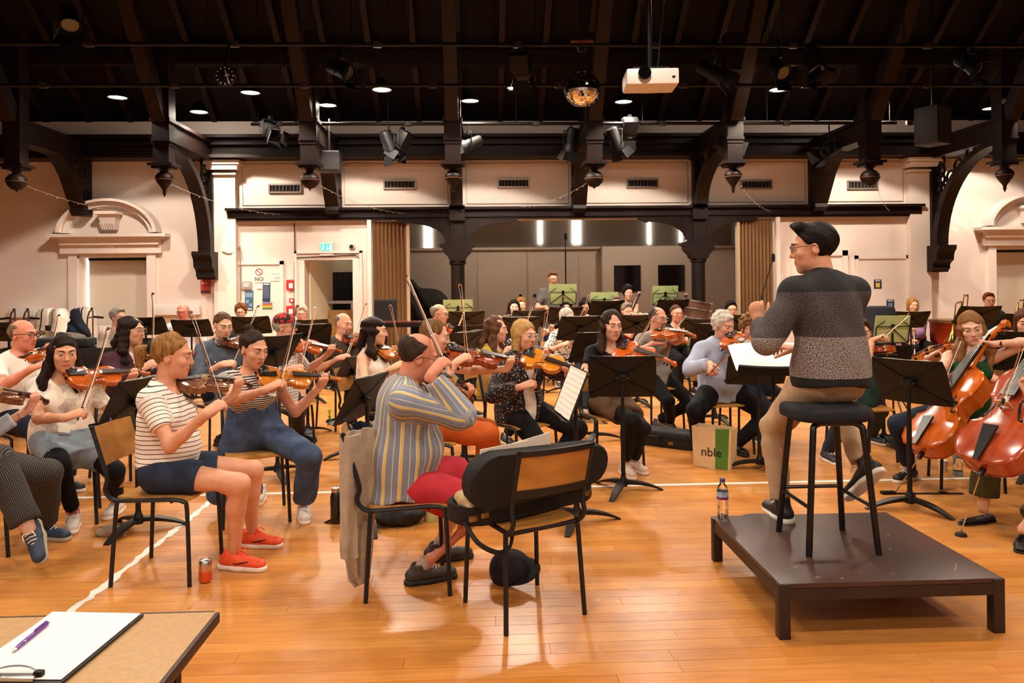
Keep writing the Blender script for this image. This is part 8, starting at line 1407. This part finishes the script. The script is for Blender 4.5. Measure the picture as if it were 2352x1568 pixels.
t, a, b_ = plate(634, 635, 26, 20, 'paper_notice', 'wide white notice at the top right of the closed door', M_NOTE, 'notice', grp='paper notices'); lines(t, a, b_, ((0, 0.28, 0.75, 0.04), (0.1, -0.1, 0.5, 0.03), (0.1, -0.2, 0.5, 0.03)), MATS['notice_grey'])
for k, (px_, py_, w_, h_, lab) in enumerate(((668, 654, 20, 23, 'red fire blanket sign left of the doorway'), (670, 690, 11, 10, 'small red call point left of the doorway'), (668, 713, 20, 22, 'red fire action sign lowest left of the doorway'))):
    t, a, b_ = plate(px_, py_, w_, h_, 'fire_sign', lab, M_RED, 'sign', grp='red fire signs'); MB().box((0, -0.004, b_*(-0.08 if k != 1 else 0)), (a*0.45, 0.003, b_*0.5)).build('pictogram', M_WHITE, t, smooth=0)
t, a, b_ = plate(751, 572, 32, 30, 'exit_sign', 'illuminated green exit sign with running man above the doorway', M_WHITE, 'exit sign', th=0.07); g = MB().box((0, -0.037, b_*0.12), (a*0.84, 0.006, b_*0.55)).build('lit_panel', mat('exit_green', '2FD0B0', 0.5, emit='30D8B8', estr=0.9), t, smooth=0); m_ = MB(); m_.box((a*0.27, -0.041, b_*0.12), (a*0.16, 0.003, b_*0.45)); m_.bar((0.01, -0.041, b_*0.30), (0.01, -0.041, b_*-0.02), 0.012, 0.003, up=(0, 1, 0)); m_.bar((-0.01, -0.041, b_*0.05), (0.01, -0.041, b_*-0.05), 0.01, 0.003, up=(0, 1, 0)); m_.bar((0.03, -0.041, b_*0.05), (0.01, -0.041, b_*-0.05), 0.01, 0.003, up=(0, 1, 0)); m_.sphere((-a*0.2, -0.041, b_*0.30), (0.013, 0.003, 0.013), 8, 6)
for (x0, z0, x1, z1) in ((-0.22, 0.24, -0.26, 0.08), (-0.22, 0.2, -0.12, 0.12), (-0.22, 0.2, -0.32, 0.16), (-0.26, 0.08, -0.18, -0.04), (-0.26, 0.08, -0.34, -0.06)): m_.bar((a*x0, -0.041, b_*z0), (a*x1, -0.041, b_*z1), 0.012, 0.003, up=(0, 1, 0))
m_.build('running_man', mat('exit_white', 'FFFFFF', 0.5, emit='FFFFFF', estr=0.9), t, smooth=0)
p = WALL(807, 566, 12.9); t = thing('security_camera', 'white dome security camera right of the exit sign', 'camera', p); MB().sphere((0, 0.04, 0), 0.055, 14, 8).build('dome_housing', mat('cctv_white', 'CFC6C0', 0.4), t); MB().sphere((0, 0.0, 0.0), 0.036, 12, 8).build('lens_dome', mat('cctv_dark', '1A1820', 0.1), t); MB().box((0, 0.075, 0), (0.09, 0.05, 0.09), bev=0.01).build('base', MATS['cctv_white'], t)
for k, (px_, py_, c, lab) in enumerate(((2016, 652, 'D8C04A', 'blue notice with yellow picture right of the conductor'), (2045, 698, '6A8AA8', 'blue notice with pale picture low by the right door'))):
    t, a, b_ = plate(px_, py_, 18, 21, 'blue_notice', lab, mat('notice_navy', '1E2A48', 0.6), 'notice', grp='blue notices'); MB().box((0, -0.004, -b_*0.12), (a*0.55, 0.003, b_*0.5)).build('picture', mat('pic_'+c, c, 0.6), t, smooth=0); lines(t, a, b_, ((0, 0.36, 0.7, 0.10),), M_NOTE)
# door frame cable
m_ = MB(); pts = [WALL(677, 730, 12.93), WALL(676, 600, 12.93), WALL(680, 592, 12.93), WALL(815, 586, 12.93), WALL(826, 590, 12.93), WALL(830, 740, 12.93)]; tag(m_.tube(pts, 0.008, 6).build('wall_cable', M_BLACK), 'black cable run around the doorway architrave', 'cable'); tag(MB().tube([WALL(676, 512, 12.985), WALL(677, 600, 12.985)], 0.008, 6).build('wall_cable', mat('cable_brown', '6A4A3A', 0.6)), 'thin vertical cable above the doorway corner', 'cable'); tag(MB().tube(smooth_path([WALL(510, 577, 12.85), WALL(530, 582, 12.85), WALL(548, 569, 12.95), WALL(552, 580, 12.95), WALL(553, 690, 12.95)], 4), 0.009, 6).build('wall_cable', mat('cable_grey', '8A7C70', 0.6)), 'grey cable dropping from the corbel by the door', 'cable')
# trunking, radiator, cases, frames near the left window
for (x0, x1, py_, lab) in ((24, 94, 718, 'white wall trunking left of the window'), (355, 460, 712, 'white wall trunking right of the window')):
    a, b_ = WALL(x0, py_, 12.95), WALL(x1, py_, 12.95); t = tag(MB().box((0, 0, 0), (b_[0]-a[0], 0.09, 0.16), bev=0.008).build('wall_trunking', M_WHITE, None, loc=((a+b_)/2)), lab, 'trunking', 'wall trunking'); MB().box((0.1, -0.048, 0), (0.15, 0.01, 0.09)).build('socket', M_WHITE, t, smooth=0)
a, b_ = WALL(192, 740, 12.85), WALL(258, 740, 12.85); t = thing('radiator', 'white column radiator below the window', 'radiator', ((a[0]+b_[0])/2, 12.86, 0)); n = 9
for i in range(n): MB().box(((b_[0]-a[0])*(i/(n-1)-0.5), 0, 0.55), (0.045, 0.12, 0.74), bev=0.02).build('column', M_WHITE, t)
MB().cyl((-(b_[0]-a[0])/2, 0, 0.2), ((b_[0]-a[0])/2, 0, 0.2), 0.02, n=8).build('pipe', M_WHITE, t); MB().cyl((-(b_[0]-a[0])/2, 0, 0.86), ((b_[0]-a[0])/2, 0, 0.86), 0.02, n=8).build('pipe', M_WHITE, t)
for k in (-1, 1): MB().box((k*0.2, 0, 0.1), (0.05, 0.1, 0.2)).build('foot', M_WHITE, t, smooth=0)
def cello_case(px_, d, rz, label, flip=1):
    p = W(px_, 760, d); t = thing('cello_case', label, 'instrument case', (p[0], p[1], 0), rz, 'hard cello cases'); out = [(x*2.3, y*2.35) for (x, y) in HALF]; out = [(0.26*min(1, x/0.24)+0.02 if 0.28 < y < 0.6 else x+0.02, y) for (x, y) in out]; out += [(0.13, 0.9), (0.10, 1.05), (0.095, 1.18), (0.06, 1.23), (0, 1.24)]; poly = out+[(-x, y) for (x, y) in reversed(out[1:-1])]
    for s_, nm in ((1, 'front_shell'), (-1, 'back_shell')):
        m_ = MB(); n = len(poly); V = [(x*k, s_*y_, z if k == 1 else 0.6+(z-0.6)*k) for (k, y_) in ((1, 0.006), (1, 0.09), (0.93, 0.13), (0.75, 0.15)) for (x, z) in poly]; m_.add(V, [(r*n+i, r*n+(i+1) % n, (r+1)*n+(i+1) % n, (r+1)*n+i) for r in range(3) for i in range(n)]+[tuple(range(3*n, 4*n))]); m_.build(nm, mat('case_white', 'E6DACC', 0.35, coat=0.3), t, smooth=45)
    m_ = MB(); n = len(poly); V = [(x*1.01, y_, z) for y_ in (-0.012, 0.012) for (x, z) in poly]; m_.add(V, [(i, (i+1) % n, n+(i+1) % n, n+i) for i in range(n)]); m_.build('seam', M_BLACK, t)
    for z in (0.45, 0.95): MB().box((0.16*flip, 0, z), (0.05, 0.07, 0.08), bev=0.01).build('latch', M_BLACK, t)
    return t
cello_case(108, 11.9, 1.25, 'white hard cello case seen from the side near the window'); cello_case(136, 11.6, 0.9, 'second white cello case turned towards the window', -1); cello_case(197, 12.4, 1.4, 'white cello case against the bright window edge')
def walker(px_, py_, d, label):
    p = W(px_, py_, d); t = thing('walking_frame', label, 'walking frame', (p[0], p[1], 0), 0, 'walking frames'); z = p[2]
    for s_ in (-1, 1):
        MB().tube(smooth_path([(s_*0.10-0.16, 0.2, 0.0), (s_*0.10-0.10, 0.1, z-0.25), (s_*0.10-0.02, 0, z-0.03), (s_*0.10, 0, z), (s_*0.10+0.05, -0.02, z-0.03), (s_*0.10+0.12, -0.2, 0.02)], 4), 0.012, 7).build('frame_tube', mat('frame_bronze', '5A4A40', 0.35, metal=0.7), t); MB().tube([(s_*0.30, 0, z-0.10), (s_*0.15, 0, z-0.085)], 0.016, 8).build('grip', M_BLACK, t); MB().tube([(s_*0.15, 0, z-0.085), (s_*0.08, 0, z-0.10)], 0.010, 6).build('handlebar', MATS['frame_bronze'], t)
walker(44, 717, 11.6, 'folded walking frame by the left trunking'); walker(192, 715, 11.9, 'folded walking frame by the radiator')
p = W(175, 770, 11.0); t = thing('draped_jacket', 'dark jacket draped over a stand near the window', 'jacket', (p[0], p[1], 0)); V_, Q_ = sdf_mesh([Cone((0, 0, 1.18), (0.02, 0, 0.86), 0.07, 0.16, 0.05, flat=(np.array((0, 1., 0)), 1.6)), Cone((0.02, 0, 0.86), (0.06, 0, 0.6), 0.16, 0.18, 0.05, flat=(np.array((0, 1., 0)), 1.8))], 0.02, wob=0.01, wsc=25); mesh_obj('jacket_body', V_, Q_, NAVY, (0, 0, 0), t); MB().cyl((0, 0, 0), (0, 0, 1.15), 0.015, n=6).build('stand_pole', M_BLACK, t); MB().lathe([(0, 0.02), (0.18, 0.01), (0.18, 0), (0, 0)], n=12).build('stand_base', M_BLACK, t)
# grand piano with bags on the closed lid
p = W(205, 800, 8.6); M_PNO = mat('piano_black', '08080A', 0.12, coat=0.6); gp = thing('grand_piano', 'black grand piano behind the front desk violinists', 'piano', (p[0], p[1], 0), math.radians(12)); po = [(-0.75, -0.6), (0.75, -0.6), (0.75, 0.2), (0.6, 0.75), (0.25, 0.95), (-0.1, 1.1), (-0.45, 1.2), (-0.75, 1.0)]; MB().prism([(x, y, 0) for x, y in po], (0, 0, 0.62), (0, 0, 0.88)).build('rim', M_PNO, gp, smooth=30); MB().prism([(x*1.02, y*1.02, 0) for x, y in po], (0, 0, 0.885), (0, 0, 0.91)).build('lid', M_PNO, gp, smooth=30); MB().box((0, -0.72, 0.66), (1.4, 0.26, 0.1), bev=0.01).build('keyboard', M_PNO, gp); MB().box((0, -0.62, 0.80), (1.4, 0.03, 0.18)).build('fallboard', M_PNO, gp, smooth=0)
for (x, y) in ((-0.6, -0.45), (0.6, -0.45), (-0.2, 0.85)): MB().tube([(x, y, 0), (x, y, 0.12), (x, y, 0.62)], [0.035, 0.04, 0.07], 8).build('leg', M_PNO, gp)
zl = 0.912; R_ = rotz(12)
def on_piano(x, y): q = R_@np.array((x, y, 0)); return (p[0]+q[0], p[1]+q[1], zl)
t = thing('grey_bag', 'crumpled grey bag lying on the piano lid', 'bag', on_piano(-0.3, 0.2)); V_, Q_ = sdf_mesh([Ell((0, 0, 0.055), (0.22, 0.13, 0.06), None, 0.03), Cut((0, 0, 0.002), (0, 0, -1))], 0.018, wob=0.012, wsc=30, seed=4); mesh_obj('bag_body', V_, Q_, cloth('6E6258', 0.3), (0, 0, 0), t); MB().tube(smooth_path([(-0.1, -0.05, 0.1), (0, -0.1, 0.13), (0.1, -0.05, 0.1)], 4), 0.01, 6).build('handle', cloth('6E6258', 0.3), t)
t = thing('slim_case', 'flat black instrument case on the piano lid', 'instrument case', on_piano(-0.25, -0.25)); MB().box((0, 0, 0.045), (0.75, 0.22, 0.09), bev=0.02).build('case_shell', M_CASE, t); MB().box((0, -0.112, 0.045), (0.1, 0.01, 0.02)).build('latch', M_STEEL, t, smooth=0)
# ---- percussion
WOODS = mat('drum_shell', '6A4436', 0.3, var=0.3, vscale=5, stretch=(1, 1, 8), coat=0.3); p = W(1588, 722, 12.2); t = thing('bass_drum', 'wooden bass drum with chrome hoops beside the second bassoon', 'drum', (p[0], p[1], p[2]), 0); Rd = head_frame(0, -10, 0); r_ = 0.30; Rt_ = np.array(((0.985, 0, 0.17), (0, 1, 0), (-0.17, 0, 0.985)))
MB().lathe([(r_, -0.28), (r_, 0.22)], n=28, R=Rt_).build('shell', WOODS, t)
for z in (-0.28, -0.05, 0.10, 0.215): MB().lathe([(r_*1.0, z-0.012), (r_*1.035, z-0.012), (r_*1.035, z+0.012), (r_*1.0, z+0.012)], n=28, R=Rt_).build('hoop', M_STEEL, t)
MB().lathe([(0, 0.218), (r_, 0.218), (r_, 0.224), (0, 0.224)], n=28, R=Rt_).build('drum_head', mat('calf_head', 'D8A86A', 0.6), t)
for i in range(8): a = 2*PI*i/8; MB().cyl(Rt_@np.array((r_*1.03*math.cos(a), r_*1.03*math.sin(a), -0.27)), Rt_@np.array((r_*1.03*math.cos(a), r_*1.03*math.sin(a), 0.22)), 0.006, n=6).build('tension_rod', M_STEEL, t)
for s_ in (-1, 1): MB().tube([(s_*0.25, 0.2*s_, -0.25), (s_*0.32, -0.2*s_, -p[2])], 0.016, 6).build('stand_leg', M_BLACK, t); MB().tube([(s_*0.25, -0.2*s_, -0.25), (s_*0.32, 0.2*s_, -p[2])], 0.016, 6).build('stand_leg', M_BLACK, t)
COP = mat('copper_kettle', '8A3A26', 0.25, metal=0.9); p = W(2192, 735, 11.4); t = thing('timpani', 'copper kettledrum behind the trombone', 'drum', (p[0], p[1], 0)); MB().lathe([(0.0, 0.30), (0.12, 0.32), (0.26, 0.45), (0.32, 0.62), (0.33, p[2])], n=24).build('kettle', COP, t); MB().lathe([(0.33, p[2]-0.03), (0.345, p[2]-0.03), (0.345, p[2]+0.01), (0.33, p[2]+0.01)], n=24).build('hoop', mat('hoop_brass', 'A8865A', 0.3, metal=1.0), t); MB().lathe([(0, p[2]), (0.335, p[2]+0.004), (0, p[2]+0.006)], n=24).build('drum_head', mat('white_head', 'E2D8CC', 0.6), t)
for i in range(3): a = 2*PI*i/3; MB().tube([(0.3*math.cos(a), 0.3*math.sin(a), 0.6), (0.36*math.cos(a), 0.36*math.sin(a), 0.0)], 0.015, 6).build('leg', M_BLACK, t)
def trombone(bell_px, top_px, d, label):
    a, c = W(*bell_px, d), W(*top_px, d); t = thing('trombone', label, 'trombone', a, 0, 'trombones'); v = c-a; u = nrm(v); sd = np.array((1., 0, 0)); L = np.linalg.norm(v)
    MB().lathe([(0.10, 0.0), (0.06, 0.05), (0.03, 0.14), (0.012, 0.30), (0.009, L*0.75)], n=16, R=np.stack([np.cross(np.array((0, 1., 0)), u), np.array((0, 1., 0)), u], 1)).build('bell', BRASS, t); MB().tube(smooth_path([u*L*0.75, u*L*0.97, u*L+sd*0.04, u*L*0.97+sd*0.08, u*L*0.3+sd*0.08], 5), 0.009, 7).build('tuning_slide', BRASS, t); MB().tube(smooth_path([u*L*0.2+sd*0.1, u*L*1.12+sd*0.1, u*L*1.16+sd*0.13, u*L*1.12+sd*0.16, u*L*0.1+sd*0.16], 5), 0.008, 7).build('hand_slide', BRASS, t)
    for k in (0.5, 0.65): MB().tube([u*L*k, u*L*k+sd*0.16], 0.006, 6).build('brace', BRASS, t)
    MB().tube([u*0.02, np.array((0, 0, -a[2]))], 0.014, 6).build('stand_peg', M_BLACK, t); MB().lathe([(0, 0.02), (0.16, 0.01), (0.16, 0), (0, 0)], np.array((0, 0, -a[2])), 12).build('stand_base', M_BLACK, t)
trombone((2186, 785), (2196, 695), 10.6, 'brass trombone resting upright behind the cellist'); trombone((2330, 745), (2340, 690), 11.2, 'brass trombone at the far picture edge')
p = W(1192, 707, 13.6); chair(p[0]-0.25, p[1]-0.6, 5, 'empty chair at the back by the recess column', 'stacking chairs of the players')
p = W(925, 745, 10.6); t = thing('xylophone', 'dark xylophone frame left of the column', 'xylophone', (p[0], p[1], 0)); z = p[2]
for s_ in (-1, 1): MB().box((0, s_*0.22, z), (1.1, 0.03, 0.05)).build('rail', M_BLACK, t, smooth=0); MB().tube([(s_*0.5, 0, z), (s_*0.5, 0, 0)], 0.02, 6).build('leg', M_BLACK, t)
for i in range(16): MB().box((-0.5+i*0.066, 0, z+0.035), (0.05, 0.42-0.012*i, 0.02), bev=0.003).build('bar', mat('rosewood', '5A241C', 0.35), t)
def mic(base, top_, boom, label):
    b0 = FL(*base[:2]) if len(base) == 2 else np.asarray(base); t = thing('microphone_stand', label, 'microphone stand', (b0[0], b0[1], 0), 0, 'microphone stands'); d = float((b0-CAM)@Fv); q = W(top_[0], top_[1], d)-np.array((b0[0], b0[1], 0)); e = W(boom[0], boom[1], d)-np.array((b0[0], b0[1], 0)); MB().cyl((0, 0, 0), (0, 0, q[2]), 0.012, n=6).build('pole', M_BLACK, t); MB().tube([(0, 0, q[2]), e], 0.008, 6).build('boom', M_BLACK, t); MB().lathe([(0.025, -0.06), (0.03, 0.0), (0.025, 0.06), (0, 0.07)], e, 10).build('microphone', M_BLACK, t)
    for k in range(3): a = 2*PI*k/3; MB().tube([(0, 0, 0.12), (0.3*math.cos(a), 0.3*math.sin(a), 0.01)], 0.009, 5).build('leg', M_BLACK, t)
mic(tuple(W(1750, 700, 12.0)*np.array((1, 1, 0))), (1752, 680), (1776, 592), 'microphone on a boom in front of the folding partition'); mic(tuple(W(1299, 600, 14.5)*np.array((1, 1, 0))), (1299, 575), (1299, 543), 'microphone on a tall straight stand inside the recess')
p = W(2020, 722, 12.2); t = thing('soft_case', 'dark soft case standing against the wall right of conductor', 'instrument case', (p[0], p[1], 0)); MB().box((0, 0, 0.56), (0.42, 0.3, 1.12), bev=0.08).build('case_shell', mat('soft_navy', '1A202C', 0.85), t); MB().tube([(-0.1, -0.16, 0.95), (0.1, -0.16, 0.95)], 0.014, 6).build('handle', M_BLACK, t)
p = W(968, 690, 15.2); t = thing('stacked_furniture', 'dark heap of stacked furniture under a cover in the recess', 'furniture', (p[0], p[1], 0)); V_, Q_ = sdf_mesh([Ell((0, 0, 0.7), (0.55, 0.4, 0.7), None, 0.1), Ell((0.2, 0, 1.2), (0.35, 0.3, 0.22), None, 0.1), Ell((-0.3, 0, 1.35), (0.2, 0.25, 0.3), None, 0.1), Cut((0, 0, 0.0), (0, 0, -1))], 0.035, wob=0.03, wsc=11); mesh_obj('cover', V_, Q_, mat('dark_cover', '16110F', 0.8, var=0.4, vscale=4), (0, 0, 0), t); MB().tube([(0.5, -0.3, 1.25), (0.6, -0.3, 0.7)], 0.02, 6).build('protruding_leg', M_BLACK, t)
